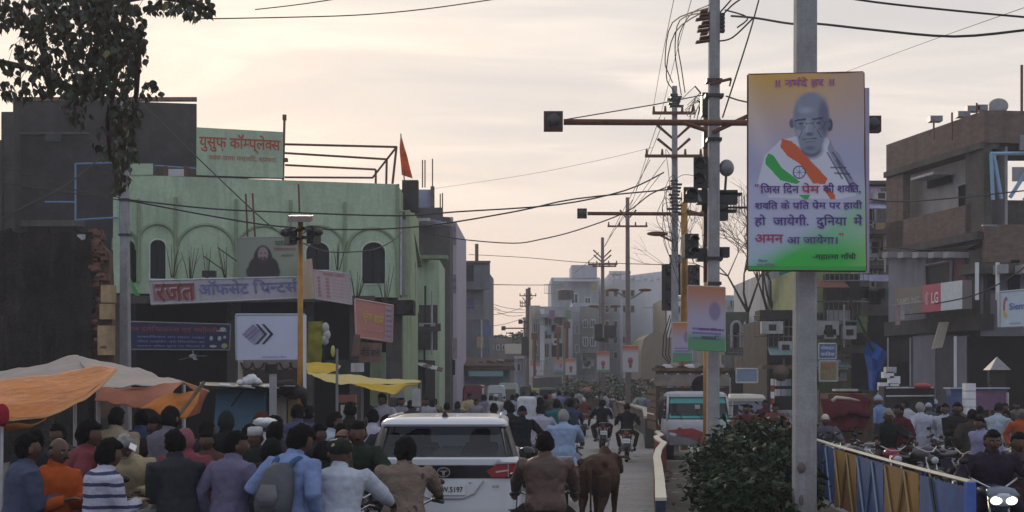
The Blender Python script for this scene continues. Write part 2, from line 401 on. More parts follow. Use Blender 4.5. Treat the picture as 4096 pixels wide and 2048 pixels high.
def mkperson(label, loc, face=0, scale=1.0, pose='stand', shirt=(.3,.3,.3), pants=(.03,.03,.035), hair='short', skin=None, sleeve=1, kurta=0, lean=None, hyaw=0, hpitch=0, hands=None, legs=None, vox=.014, group=None, extras=(), twist=0, build_=1.0, shirtmat=None, hairmat=None, seatz=None, elbow=None, name='person'):
    """face: degrees the person turns left of looking straight away from the camera"""
    skin = skin or M['skin']; loc = Vector(loc)
    ride = pose in ('ride', 'sit'); lean = (11 if pose == 'ride' else 8) if lean is None else lean
    pz = (seatz if seatz is not None else .86) if ride else (.93 if pose != 'bend' else .90)
    bw = build_
    root = MB(); sh = MB(); pt = MB(); fo = MB()
    LR = Matrix.Rotation(R(-lean), 3, 'X'); tw = Matrix.Rotation(R(twist), 3, 'Z')
    pel = Vector((0, 0, pz))
    def tor(x, y, z): return pel+LR@(tw@Vector((x, y, 0))+Vector((0, 0, z)))
    # torso
    lv = [(-.09, .10, .09, 0), (-.05, .155, .115, 0), (.03, .165, .12, 0), (.13, .145, .105, 0), (.24, .150, .112, 0), (.34, .172, .122, 0), (.42, .182, .114, -.005), (.468, .155, .092, -.005), (.505, .095, .070, 0), (.54, .054, .054, .01)]
    def trings(gr, upto, low=-1, flare=0):
        rs = []
        for z, a, b, y in lv:
            if z > upto or z < low: continue
            kb = bw if z < .45 else 1+(bw-1)*.4; a2, b2 = a*kb+gr, b*kb+gr
            rs.append([tor(a2*math.copysign(abs(math.cos(t))**.85, math.cos(t)), y+b2*math.copysign(abs(math.sin(t))**.85, math.sin(t)), z) for t in [2*math.pi*i/20 for i in range(20)]])
        return rs
    root.rings(trings(-.004, 1))
    srs = trings(.028, .51, -.06)
    if not ride or kurta:
        drop = .10 if not kurta else (.16 if ride else kurta)
        low = [[Vector((p.x*1.0, p.y*1.0, p.z-drop)) + (p-pel)*Vector((1,1,0)).length*0.0 for p in srs[0]]]
        cc = sum(low[0], Vector())/20; fl = 1.04 if not kurta else (1.45 if ride else 1.12)
        low[0] = [cc+Vector(((p.x-cc.x)*fl, (p.y-cc.y)*fl, p.z-cc.z)) for p in low[0]]
        srs = low+srs
    sh.rings(srs); sh.tube([tor(0, 0, .46), tor(0, .004, .515), tor(0, .012, .556)], [(.10, .088), (.080, .076), (.071, .070)], 14)
    # head
    nb = tor(0, .005, .505); hm = Matrix.Rotation(R(hyaw), 3, 'Z') @ Matrix.Rotation(R(-hpitch-lean*.35), 3, 'X')
    hc = nb+LR@Vector((0, .012, .018))+hm@Vector((0, .014, .118))
    root.tube([tor(0, -.005, .47), hc+hm@Vector((0, -.012, -.05))], [.056, .053], 12)
    root.ball(hc, (.080, .102, .122), 28, 20, head_fn, hm)
    for s_ in (-1, 1): root.ball(hc+hm@Vector((s_*.093, -.012, -.014)), (.014, .022, .034), 8, 6, None, hm)
    # arms
    hd = hands or {'stand': ((-.24, .02, -.02), (.24, .02, -.02)), 'ride': ((-.34, .56, .20), (.34, .56, .20)), 'sit': ((-.16, .36, .14), (.16, .36, .14)), 'walk': ((-.25, .16, .02), (.25, -.12, .02)), 'fold': ((-.10, .30, .26), (.10, .30, .26)), 'bend': ((-.12, .42, .10), (.12, .42, .10))}.get(pose, ((-.24, .02, -.02), (.24, .02, -.02)))
    for i, s_ in enumerate((-1, 1)):
        sp_ = tor(s_*.188*bw, -.005, .432); tgt = pel+Vector(hd[i]) if ride or pose in ('bend',) else tor(*hd[i])
        pole = Vector((s_*.75, -.5, -.6) if ride else (s_*.42, -.85, -.4)) if elbow is None else Vector((s_*elbow[0], elbow[1], elbow[2]))
        el, wr = ik(sp_, tgt, .285, .255, pole); u = (wr-el).normalized()
        root.tube([sp_, sp_.lerp(el, .5), el, el.lerp(wr, .4), wr], [.045, .042, .034, .034, .024], 10)
        e2 = {1: wr-u*.01, .5: sp_.lerp(el, .72), .75: el.lerp(wr, .3)}[sleeve]
        if sleeve == .5: sh.tube([sp_-Vector((s_*.05, 0, .01)), sp_, sp_.lerp(el, .35), e2], [.062, .080, .078, .078], 12)
        else: sh.tube([sp_-Vector((s_*.05, 0, .01)), sp_, sp_.lerp(el, .5), el, el.lerp(e2, .5), e2], [.066, .084, .077, .068, .060, .048 if sleeve == 1 else .055], 12)
        # hand: palm, four fingers, thumb
        side = u.cross(Vector((0, 0, 1)));  side = side.normalized() if side.length > .1 else Vector((0, 1, 0)); side *= s_
        dn = u.cross(side).normalized()
        if dn.z > 0: dn = -dn
        pc = wr+u*.045; root.tube([wr-u*.01, wr+u*.03, wr+u*.085], [(.026, .020), (.040, .017), (.040, .014)], 10, ref=side)
        curl = .55 if ride else .25
        for k, fl_ in enumerate((.062, .074, .070, .054)):
            b0 = wr+u*.08+side*(-.030+.020*k); m1 = b0+(u*(1-curl)+dn*curl).normalized()*fl_*.55; m2 = m1+(u*(1-2*curl)+dn*2*curl*.9).normalized()*fl_*.55
            root.tube([b0, m1, m2], [.0105, .0095, .0075], 6)
        tb = wr+u*.03-side*.032; root.tube([tb, tb-side*.022+u*.028+dn*.01, tb-side*.018+u*.062+dn*.02], [.014, .011, .009], 6)
    # legs
    lg = legs or {'stand': ((-.10, 0, 0), (.10, .03, 0)), 'ride': ((-.20, .28, .28), (.20, .28, .28)), 'sit': ((-.13, .42, 0), (.13, .42, 0)), 'walk': ((-.09, -.22, .04), (.09, .26, 0)), 'bend': ((-.12, -.03, 0), (.12, .06, 0)), 'fold': ((-.10, 0, 0), (.11, .03, 0))}[pose]
    for i, s_ in enumerate((-1, 1)):
        hp = pel+Vector((s_*.092, 0, -.03)); ank = Vector(lg[i])+Vector((0, 0, .085))
        kn, ank = ik(hp, ank, .43, .41, Vector((s_*(.55 if ride else .08), 1, .3)))
        fw = Vector((s_*.12, 1, 0)).normalized()
        root.tube([hp, hp.lerp(kn, .5), kn, kn.lerp(ank, .35), ank], [.082, .072, .052, .052, .034], 10)
        pt.tube([hp+(hp-kn).normalized()*.05, hp, hp.lerp(kn, .5), kn, kn.lerp(ank, .4), ank+(kn-ank).normalized()*.03], [.085*bw, .100*bw, .090*bw, .070, .066, .060], 14)
        root.tube([ank, ank-Vector((0, 0, .045))+fw*.02, ank-Vector((0, 0, .055))+fw*.10], [.033, .036, .028], 8)
        fo.tube([ank-fw*.05-Vector((0, 0, .045)), ank-fw*.02-Vector((0, 0, .035)), ank+fw*.07-Vector((0, 0, .045)), ank+fw*.155-Vector((0, 0, .058)), ank+fw*.19-Vector((0, 0, .062))], [(.030, .03), (.042, .045), (.046, .038), (.042, .026), (.02, .015)], 10, ref=(1, 0, 0))
    pt.rings(trings(.010, .07))
    b = root.build(name, skin, None, False, True); tag(b, label, 'person', group); remesh_later(b, min(vox, .012) if vox < .02 else vox)
    o = sh.build('shirt' if not kurta else 'kurta', shirtmat or cloth(shirt), b, False, True); remesh_later(o, vox, -.014 if vox < .02 else -.013, U(0, 50))
    o = pt.build('trousers', cloth(pants), b, False, True); remesh_later(o, vox*1.2, .008, U(0, 50))
    fo.build('shoes', M['shoe'], b, False, True)
    # hair or headwear, fitted on the skull
    hmm = hairmat or (M['hairg'] if 'grey' in hair else M['hair']); hb = MB()
    hsd = U(0, 90)
    def hf(thick, browz, low, rag=.006):
        def fn(d, p):
            q = head_fn(d, p); out = thick+noise.noise(Vector((d.x*4+hsd, d.y*4, d.z*4)))*rag*1.4+noise.noise(Vector((d.x*11+hsd, d.y*11, d.z*11)))*rag*1.3
            face_ = d.y > -.05 and d.z < browz+.25*(1-d.y)*0; neck = d.z < low
            if d.y > .15 and d.z < browz: out = -.02
            elif d.y > -.25 and d.z < -.35: out = -.02
            elif neck: out = -.02
            return q+d*out
        return fn
    if 'bald' in hair: hb.ball(hc, (.080, .102, .122), 24, 16, lambda d, p: head_fn(d, p)+d*(.006 if (-.35 < d.z < .45 and d.y < .1) else -.02), hm)
    elif hair.startswith('cap'):
        hb.ball(hc, (.080, .102, .122), 24, 16, hf(.014, .30, .05, .002), hm); hb.tube([hc+hm@Vector((0, .07, .045)), hc+hm@Vector((0, .16, .038))], [(.07, .008), (.055, .005)], 10, ref=hm@Vector((1, 0, 0)))
    elif hair.startswith('topi'):
        hb.tube([hc+hm@Vector((0, -.01, .03)), hc+hm@Vector((0, -.012, .12)), hc+hm@Vector((0, -.012, .130))], [(.088, .105), (.080, .098), (.05, .07)], 18, ref=hm@Vector((1, 0, 0)))
    elif hair.startswith('turban'):
        hb.ball(hc+hm@Vector((0, -.015, .055)), (.118, .135, .085), 20, 12, lambda d, p: p+d*(noise.noise(Vector((d.x*3, d.y*3, d.z*9+hsd)))*.02), hm)
    elif hair.startswith('wrap'):      # scarf wound round head and neck
        hb.ball(hc+hm@Vector((0, -.012, 0)), (.086, .104, .128), 24, 16, lambda d, p: head_fn(d, p)+d*((.008+noise.noise(Vector((d.x*3, d.y*3, d.z*7+hsd)))*.008) if not (d.y > .55 and -.5 < d.z < .35) else -.022), hm)
    elif hair.startswith('beanie'):
        hb.ball(hc+hm@Vector((0, -.008, .02)), (.084, .103, .135), 24, 16, lambda d, p: head_fn(d, p)+d*(.008 if d.z > -.10 or (d.y < 0 and d.z > -.3) else -.02), hm)
    elif hair.startswith('helmet'):
        hb.ball(hc+hm@Vector((0, -.01, .012)), (.115, .135, .14), 24, 16, lambda d, p: p if d.z > -.65 else p*.9, hm)
    elif hair.startswith('long'): 
        hb.ball(hc+hm@Vector((0, -.02, -.02)), (.088, .10, .15), 24, 16, lambda d, p: p if d.y < .15 else (p if d.z > .5 else p*.7), hm)
    else: hb.ball(hc, (.080, .102, .122), 28, 18, hf(.015 if 'big' not in hair else .030, .42, -.62 if 'big' not in hair else -.7, .010), hm)
    nm = {'cap': 'cap', 'tur': 'turban', 'wra': 'head_scarf', 'bea': 'woollen_cap', 'top': 'cap', 'hel': 'helmet'}.get(hair[:3], 'hair')
    hb.build(nm, hmm, b, False, True)
    if 'face' in extras:
        for s_ in (-1, 1):
            MB().ball(hc+hm@Vector((s_*.033, .089, -.002)), .0105, 8, 6).build('eye', M['eye'], b, False, True)
            MB().tube([hc+hm@Vector((s_*.014, .105, .024)), hc+hm@Vector((s_*.048, .092, .024))], .005, 5).build('eyebrow', M['hair'], b, False)
    if 'moustache' in extras:
        MB().tube([hc+hm@Vector((-.03, .106, -.052)), hc+hm@Vector((0, .116, -.046)), hc+hm@Vector((.03, .106, -.052))], [.004, .008, .004], 6).build('moustache', hmm, b, False, True)
    b.location = loc; b.rotation_euler = (0, 0, R(face)); b.scale = (scale,)*3
    b['_h'] = 1; del b['_h']
    return b, dict(tor=tor, hc=hc, hm=hm, nb=nb, pel=pel)
# pooled low-detail poses, copied for the crowd further off
POOL = {}
def crowd(label, loc, face=0, scale=1.0, pose='stand', shirt=(.3,.3,.3), pants=(.03,.03,.035), hair='short', skin=None, kurta=0, group=None, hairmat=None, seatz=None, vox=.026):
    key = (pose, hair, kurta, seatz)
    if key not in POOL: POOL[key] = mkperson('x', (0, -30, 0), 0, 1, pose, hair=hair, kurta=kurta, vox=vox, seatz=seatz)[0]; POOL[key]['_used'] = 0
    src = POOL[key]
    if src['_used'] == 0: src['_used'] = 1; o = src
    else:
        o = copy_tree(src)
    tag(o, label, 'person', group); o.location = loc; o.rotation_euler = (0, 0, R(face)); o.scale = (scale,)*3
    def sm(ob, m_):
        if ob.material_slots: ob.material_slots[0].link = 'OBJECT'; ob.material_slots[0].material = m_
    sm(o, skin or M['skin'])
    for c in o.children:
        n_ = c.name.split('.')[0]
        if n_ in ('shirt', 'kurta'): sm(c, cloth(shirt))
        elif n_ == 'trousers': sm(c, cloth(pants))
        elif n_ not in ('shoes',) and hairmat: sm(c, hairmat)
    return o
# ---------------------------------------------------------------- motorcycles
def wheel_parts(root, y, r, wdt=.045, spokes=10, name='wheel', disc=True):
    tz = MB(); prof = [(r-.075, -wdt*.7), (r-.045, -wdt), (r-.012, -wdt*.8), (r, 0), (r-.012, wdt*.8), (r-.045, wdt), (r-.075, wdt*.7), (r-.082, 0), (r-.075, -wdt*.7)]
    rings = []
    n = 26
    tz.lathe(prof, (0, 0, 0), n, 'x'); tz.f = tz.f[:-2]
    t_ = MB(); t_.v = [v+Vector((0, y, r)) for v in tz.v]; t_.f = tz.f
    wh = t_.build(name, M['rubber'], root, False, True)
    rm = MB(); rm.lathe([(r-.10, -.022), (r-.078, -.028), (r-.078, .028), (r-.10, .022)], (0, y, r), n, 'x')
    rm.f = rm.f[:-2]
    rm.lathe([(.001, -.06), (.05, -.055), (.05, .055), (.001, .06)], (0, y, r), 12, 'x')
    for k in range(spokes):
        a = 2*math.pi*k/spokes; rm.tube([(0, y+math.cos(a)*.03, r+math.sin(a)*.03), (0, y+math.cos(a)*(r-.09), r+math.sin(a)*(r-.09))], .012, 4)
    rm.build('rim', M['steel'], wh, False, True, 40); return wh
def motorcycle(label, loc, face=0, colr=(.02,.02,.022), group='motorcycles', lit=False, plate=True, scale=1.0, old=None):
    if old:
        o = copy_tree(old); o.location = loc; o.rotation_euler = (0, 0, R(face)); o.scale = (scale,)*3; tag(o, label, 'motorcycle', group)
        for c in o.children:
            n_ = c.name.split('.')[0]
            if n_ in ('fuel_tank', 'side_panel', 'tail_cowl', 'headlight_cowl', 'front_fender'):
                c.material_slots[0].link = 'OBJECT'; c.material_slots[0].material = paint(colr, .3)
            if n_ == 'headlight' and lit: c.material_slots[0].link = 'OBJECT'; c.material_slots[0].material = LIT
        return o
    b = thing('motorcycle', label, 'motorcycle', loc, R(face), group); b.scale = (scale,)*3
    pc = paint(colr, .3); bk = M['blackm']; st = M['steel']
    wheel_parts(b, .64, .30); wheel_parts(b, -.62, .30, .05)
    m = MB(); m.tube([(0, .40, .88), (0, .30, .70), (0, .12, .38), (0, -.22, .36), (0, -.30, .62), (0, -.72, .74)], .022, 6); m.tube([(0, .36, .80), (0, -.30, .72)], .022, 6)
    for s_ in (-1, 1): m.tube([(s_*.07, -.22, .36), (s_*.085, -.62, .30)], .02, 6)
    m.build('frame', bk, b, False)
    m = MB(); m.box((0, .08, .42), (.20, .34, .20)); m.tube([(0, .16, .48), (0, .22, .68)], [.085, .09], 10)
    for k in range(5): m.box((0, .19+.01*k, .53+.03*k), (.22, .20, .010))
    for s_ in (-1, 1): m.lathe([(.001, s_*.10), (.09, s_*.105), (.085, s_*.15), (.001, s_*.155)], (0, .02, .40), 12, 'x')
    m.build('engine', M['grey'], b, False)
    m = MB(); m.tube([(0, -.08, .80), (0, .02, .86), (0, .18, .89), (0, .32, .87), (0, .38, .83)], [(.08, .05), (.12, .09), (.145, .11), (.12, .09), (.05, .04)], 14, ref=(1, 0, 0)); m.build('fuel_tank', pc, b, False, True)
    m = MB(); m.tube([(0, -.02, .82), (0, -.12, .80), (0, -.35, .80), (0, -.60, .84), (0, -.74, .87)], [(.09, .02), (.13, .045), (.145, .05), (.125, .045), (.07, .02)], 14, ref=(1, 0, 0)); m.build('seat', M['blackm'], b, False, True)
    for s_ in (-1, 1): MB().prism([(-.34, .56), (-.04, .58), (-.02, .72), (-.30, .76)], 'x', s_*.10, s_*.13).build('side_panel', pc, b, False)
    m = MB(); m.tube([(0, -.50, .78), (0, -.68, .80), (0, -.82, .84)], [(.12, .05), (.10, .055), (.05, .035)], 12, ref=(1, 0, 0)); m.build('tail_cowl', pc, b, False, True)
    m = MB(); m.tube([(0, -.82, .80), (0, -.86, .80)], [(.065, .035), (.055, .03)], 12, ref=(1, 0, 0)); m.build('tail_light', LITRED if lit == 'rear' else REDL, b, False, True)
    m = MB()
    prev = None
    for i in range(9):
        a = R(20+i*15); y, z = -.62-math.cos(a)*.36*(1), .30+math.sin(a)*.36; q = [(-.07, y, z), (.07, y, z)]
        if prev: m.slab([prev[0], prev[1], q[1], q[0]], .006)
        prev = q
    m.build('rear_fender', bk, b, False)
    if plate: 
        m = MB(); m.box((0, -.90, .60), (.22, .012, .13), rx=R(-12)); m.build('number_plate', M['white'], b, False)
        m = MB(); m.tube([(-.09, -.93, .60), (.09, -.93, .60)], .006, 4); m.tube([(0, -.84, .76), (0, -.89, .62)], .015, 4); m.build('plate_bracket', bk, b, False)
    m = MB()
    for s_ in (-1, 1): m.tube([(s_*.085, .64, .30), (s_*.085, .45, .86)], [.028, .022], 8)
    m.build('fork', st, b, False, True)
    m = MB(); prev = None
    for i in range(8):
        a = R(-10+i*22); y, z = .64+math.cos(a)*.34, .30+math.sin(a)*.34; q = [(.06, y, z), (-.06, y, z)]
        if prev: m.slab([prev[0], prev[1], q[1], q[0]], .008)
        prev = q
    m.build('front_fender', pc, b, False)
    m = MB(); m.tube([(0, .44, .78), (0, .52, .80), (0, .60, .80)], [(.09, .08), (.11, .10), (.085, .075)], 14, ref=(1, 0, 0)); m.build('headlight_cowl', pc, b, False, True)
    m = MB(); m.tube([(0, .60, .80), (0, .63, .80)], [(.085, .072), (.06, .05)], 14, ref=(1, 0, 0)); m.build('headlight', LIT if lit is True else M['lens'], b, False, True)
    m = MB(); m.tube([(-.36, .28, 1.02), (-.24, .32, 1.04), (-.08, .42, .95), (.08, .42, .95), (.24, .32, 1.04), (.36, .28, 1.02)], .012, 6)
    m.build('handlebar', st, b, False, True)
    for s_ in (-1, 1):
        m = MB(); m.tube([(s_*.25, .32, 1.04), (s_*.37, .275, 1.02)], .019, 8); m.build('grip', bk, b, False, True)
        m = MB(); m.tube([(s_*.24, .34, 1.04), (s_*.30, .36, 1.18)], .006, 5); m.tube([(s_*.32, .36, 1.22), (s_*.32, .34, 1.22)], [(.055, .035), (.05, .03)], 10, ref=(1, 0, 0)); m.build('mirror', bk, b, False, True)
        m = MB(); m.tube([(s_*.09, -.78, .76), (s_*.17, -.79, .76)], .008, 5); m.ball((s_*.185, -.79, .76), (.025, .03, .022), 8, 6); m.build('indicator', AMBER, b, False, True)
    m = MB(); m.tube([(.10, .30, .40), (.12, .16, .28), (.14, -.10, .26), (.15, -.45, .32), (.16, -.85, .38)], [.018, .02, .024, .045, .042], 10); m.build('exhaust', st, b, False, True)
    m = MB(); m.tube([(0, -.60, .90), (0, -.86, .92)], .006, 4)
    for s_ in (-1, 1):
        m.tube([(s_*.13, -.50, .82), (s_*.14, -.70, .90), (s_*.09, -.88, .92), (0, -.90, .92)], .010, 6); m.tube([(s_*.14, -.30, .70), (s_*.12, -.60, .32)], .016, 6)
    m.build('grab_rail', st, b, False, True)
    m = MB()
    for s_ in (-1, 1): m.tube([(s_*.05, .0, .30), (s_*.24, .02, .28)], .012, 6)
    m.build('footrest', bk, b, False)
    return b
REDL = paint((.35, .02, .02), .2); AMBER = paint((.6, .22, .02), .2); LIT = emis('lit_headlamp', (1, .98, .92), 2.2); LITRED = emis('lit_tail_lamp', (1, .04, .02), 1.6)
M['lens'] = mat('clear_lens', (.5, .52, .55), .15, .1, 5, 0)
# ---------------------------------------------------------------- ground, roads, median
def sheet(name, pts, z, m, th=None, sub=0):
    mb = MB()
    if th: mb.prism(pts, 'z', z-th, z)
    else: mb.add([(x, y, z) for x, y in pts], [tuple(range(len(pts)))])
    return tag(mb.build(name, m), kind='structure')
gb = MB()
gx = [-150, -60, -30, -15, 0, 15, 30, 60, 150]; gy = [-60, -20, 0, 10, 20, 40, 80, 140, 235]
for i in range(8):
    for j in range(8): gb.quad([(gx[i], gy[j], 0), (gx[i+1], gy[j], 0), (gx[i+1], gy[j+1], 0), (gx[i], gy[j+1], 0)])
tag(gb.build('ground', M['dust']), kind='structure')
LE = [(-3.4, -30), (-3.0, 14), (-4.2, 52), (-3.2, 76), (-1.4, 95), (0, 150), (1, 230)]       # left road edge
DV = [(1.45, 5), (1.78, 17.4), (3.3, 32), (4.5, 44), (5.9, 61), (6.9, 92), (6.3, 150), (6.5, 230)]   # divider line
FN = [(4.3, 8), (4.95, 15.2), (5.45, 25), (6.7, 36.5), (8.2, 46)]                              # fence line on the right of the median
sheet('road', LE+DV[::-1]+[(1.2, -30)], .004, M['asphalt'])
sheet('right_carriageway', [(4.2, -30), (4.3, 8), (4.95, 15), (5.5, 25), (6.8, 37), (5.0, 38), (4.4, 43), (6.0, 61), (7.0, 92), (6.4, 150), (6.6, 230), (14, 230), (14.3, 150), (14.0, 92), (13.5, 60), (13.5, 20), (13.5, -30)], .008, M['asphalt'])
sheet('median_soil', [(1.9, 17.6), (3.45, 32), (3.75, 34.4), (6.35, 34.4), (5.45, 25), (4.9, 15), (4.3, 8), (1.6, 8)], .14, M['dust'], .14)
kc = mat('painted_kerb', (.36, .34, .28), .85, .3, 4, .2, streak=.6)
kb = thing('median_kerb', 'low cream kerb across the far end of the planted median', 'kerb', (5, 34.5, 0)); 
for i in range(5):
    a = (3.75+i*.53, 34.5); MB().hexa([(a[0], 34.42, 0), (a[0]+.51, 34.42, 0), (a[0]+.51, 34.62, 0), (a[0], 34.62, 0), (a[0], 34.42, .30), (a[0]+.51, 34.42, .30), (a[0]+.51, 34.62, .30), (a[0], 34.62, .30)]).build('kerb_stone', kc, kb)
tag(kb, kind=None)
def offset(line, d):
    o = []
    for i, p in enumerate(line):
        a = Vector(line[max(i-1, 0)]); b = Vector(line[min(i+1, len(line)-1)]); t = (b-a).normalized(); o.append((p[0]+t.y*d, p[1]-t.x*d))
    return o
# left pavement with kerb
pv = offset(LE, -.02); sheet('pavement', pv[1:4]+[(-12, 76), (-14, 50), (-12, 14)], .12, M['dust'], .12)
# painted divider: staggered blocks, cream tops, red and dark sides
redp = mat('red_kerb_paint', (.17, .035, .03), .8, .4, 4, .2, streak=.5); crm = mat('cream_kerb_top', (.62, .57, .46), .8, .12, 5, .15); nvy = mat('dark_blue_paint', (.03, .045, .08), .8, .3, 4, .2)
dv = thing('road_divider', 'staggered concrete divider with cream block tops and red sides left of the white truck', 'road divider', (1.85, 17.5, 0))
ys = [17.55, 20.9, 24.1, 27.3, 30.4, 33.6, 35.2, 37.2, 38.6, 40.6, 42.2, 44]; offs = [0, -.01, -.03, -.06, -.02, .11, -.01, -.07, .07, -.03, .05, .05]
for i in range(11):
    y0, y1 = ys[i], ys[i+1]-.05
    def lx(y, d): 
        for a, b in zip(DV, DV[1:]):
            if a[1] <= y <= b[1]: return a[0]+(b[0]-a[0])*(y-a[1])/(b[1]-a[1])+d
    xa, xb = lx(y0, offs[i]), lx(y1, offs[i+1]); wd = .12
    pts = [(xa, y0, 0), (xa+wd, y0, 0), (xb+wd, y1, 0), (xb, y1, 0)]
    b_ = MB().hexa(pts+[(p[0], p[1], .76) for p in pts]).build('divider_block', nvy if i == 0 else redp, dv)
    MB().hexa([(xa-.012, y0-.01, .76), (xa+wd+.012, y0-.01, .76), (xb+wd+.012, y1, .76), (xb-.012, y1, .76), (xa-.012, y0-.01, .80), (xa+wd+.012, y0-.01, .80), (xb+wd+.012, y1, .80), (xb-.012, y1, .80)]).build('coping', crm, b_)
# low dark parapet wall further on
wl = thing('parapet_wall', 'long dark stone parapet wall with pale coping curving along the far road', 'wall', (5.9, 61, 0))
L2 = [(4.45, 47), (5.6, 60), (6.5, 90), (6.2, 120), (6.0, 150)]
darkw = mat('dark_stone', (.075, .07, .068), .9, .4, 2, .3, streak=.3); cop = mat('pale_coping', (.40, .36, .30), .85, .2, 3, .2)
for a, b in zip(L2, L2[1:]):
    MB().hexa([(a[0], a[1], 0), (a[0]+.3, a[1], 0), (b[0]+.3, b[1], 0), (b[0], b[1], 0), (a[0], a[1], 1.0), (a[0]+.3, a[1], 1.0), (b[0]+.3, b[1], 1.0), (b[0], b[1], 1.0)]).build('wall_length', darkw, wl)
    MB().hexa([(a[0]-.04, a[1], 1.0), (a[0]+.34, a[1], 1.0), (b[0]+.34, b[1], 1.0), (b[0]-.04, b[1], 1.0), (a[0]-.04, a[1], 1.08), (a[0]+.34, a[1], 1.08), (b[0]+.34, b[1], 1.08), (b[0]-.04, b[1], 1.08)]).build('coping', cop, wl)
# blue and ochre steel fence on the right edge of the median
blu = mat('blue_fence_paint', (.028, .085, .27), .6, .3, 3, .1, streak=.5, stain=(.05, .05, .05)); och = mat('ochre_fence_paint', (.26, .13, .014), .6, .3, 3, .1, streak=.5, stain=(.05, .04, .02)); lbl = paint((.20, .30, .42), .6); rail = mat('cream_rail', (.55, .50, .40), .7, .2, 5, .1)
fe = thing('steel_fence', 'blue and ochre panelled steel fence with cream top rail along the median', 'fence', (4.95, 15.2, 0))
FNL = [(4.93, 15.1), (5.02, 17.2), (5.14, 19.3), (5.28, 21.4), (5.42, 23.5), (5.62, 25.9), (5.85, 28.4), (6.12, 31.0), (6.4, 33.6), (6.7, 36.4)]
for i, (a, b) in enumerate(zip(FNL, FNL[1:])):
    a3, b3 = Vector((*a, 0)), Vector((*b, 0)); t = (b3-a3); z = Vector((0, 0, 1)); n_ = Vector((-t.y, t.x, 0)).normalized()
    m_ = blu if i % 2 == 0 else och
    def FP(s, h_, o=0): return a3+t*s+z*h_+n_*o
    MB().tube([FP(0, .14), FP(0, 1.14)], .035, 6).build('post', blu, fe)
    MB().tube([FP(0, 1.17), FP(1, 1.17)], [(.05, .02), (.05, .02)], 8).build('top_rail', rail, fe)
    if i == 0:
        for k in range(13): MB().tube([FP((k+.6)/13, .2), FP((k+.6)/13, 1.1)], .014, 5).build('bar', lbl, fe)
        MB().slab([FP(0, .2, .03), FP(1, .2, .03), FP(1, 1.1, .03), FP(0, 1.1, .03)], .006).build('panel', blu, fe)
        MB().tube([FP(.45, .2, .06), FP(.72, 1.1, .06)], .02, 4).build('brace', M['blackm'], fe)
        MB().box(FP(0, .62)+Vector((-.02, -.02, 0)), (.10, .10, 1.1)).build('end_post', mat('bright_blue', (.05, .12, .42), .5, .2, 4, .1), fe)
    else:
        MB().slab([FP(.02, .2, .03), FP(.98, .2, .03), FP(.98, 1.12, .03), FP(.02, 1.12, .03)], .008).build('panel', m_, fe)
        for s0, s1 in ((.08, .36), (.36, .62), (.62, .92)):
            up_ = (s0 == .36)
            MB().tube([FP(s0, .2 if not up_ else 1.1, .06), FP(s1, 1.1 if not up_ else .2, .06)], .02, 4).build('diagonal_bar', lbl if m_ is blu else paint((.34, .24, .10), .6), fe)
# small debris on road and median
db = MB()
for i in range(260):
    x, y = U(1.9, 4.6), U(12, 33)
    if x > 1.7+(y-17)*.11: db.box((x, y, .16), (U(.02, .10), U(.02, .10), U(.01, .05)), U(0, 3))
tag(db.build('stones', M['dust']), 'loose stones and clods on the median soil', 'stones', kind='stuff')
tag(MB().lathe([(.01, 0), (.13, .004), (.15, .03), (.13, .05), (.10, .02), (.01, .015)], XZ(2515, 21.5, .01), 12).build('road_puddle_cover', M['blackm'], None, True, True), 'small dark rubber lid lying on the road beside the divider', 'lid')
S.objects[-1].name if False else None

# ---------------------------------------------------------------- buildings on the left
def body(root, name, m, fp, z0, z1): return MB().prism(fp, 'z', z0, z1).build(name, m, root)
def XY(px, Y): return ((px-2048)/F*Y, Y)
def win(root, x0, y0, x1, y1, Y, Y2=None, fm=None, pm=None, off=.03, bars=1, shade=None, group=None):
    Y2 = Y2 or Y; q = Q(x0, y0, x1, y1, Y, Y2); n_ = (q[1]-q[0]).cross(q[3]-q[0]).normalized(); q = [p+n_*off for p in q]
    fr = MB()
    for a, b in ((0, 1), (1, 2), (2, 3), (3, 0)): fr.tube([q[a], q[b]], .045, 4)
    for k in range(1, bars+1): fr.tube([bil(q, k/(bars+1), 0), bil(q, k/(bars+1), 1)], .03, 4)
    w_ = fr.build('window', fm or M['dirtyw'], root)
    MB().quad([p-n_*.012 for p in q]).build('pane', pm or M['winglass'], w_)
    if shade:
        a, b = q[3], q[2]; s_ = MB().hexa([a+n_*.0-Vector((.1,0,0)), b+Vector((.1,0,0)), b+Vector((.1,0,0))+n_*.5, a-Vector((.1,0,0))+n_*.5, a-Vector((.1,0,-.08)), b+Vector((.1,0,.08)), b+Vector((.1,0,.08))+n_*.5, a-Vector((.1,0,-.08))+n_*.5]).build('sunshade', shade, w_)
    return w_
M['winglass'] = mat('dark_window_glass', (.018, .02, .024), .35, .2, 3, 0, spec=.2)
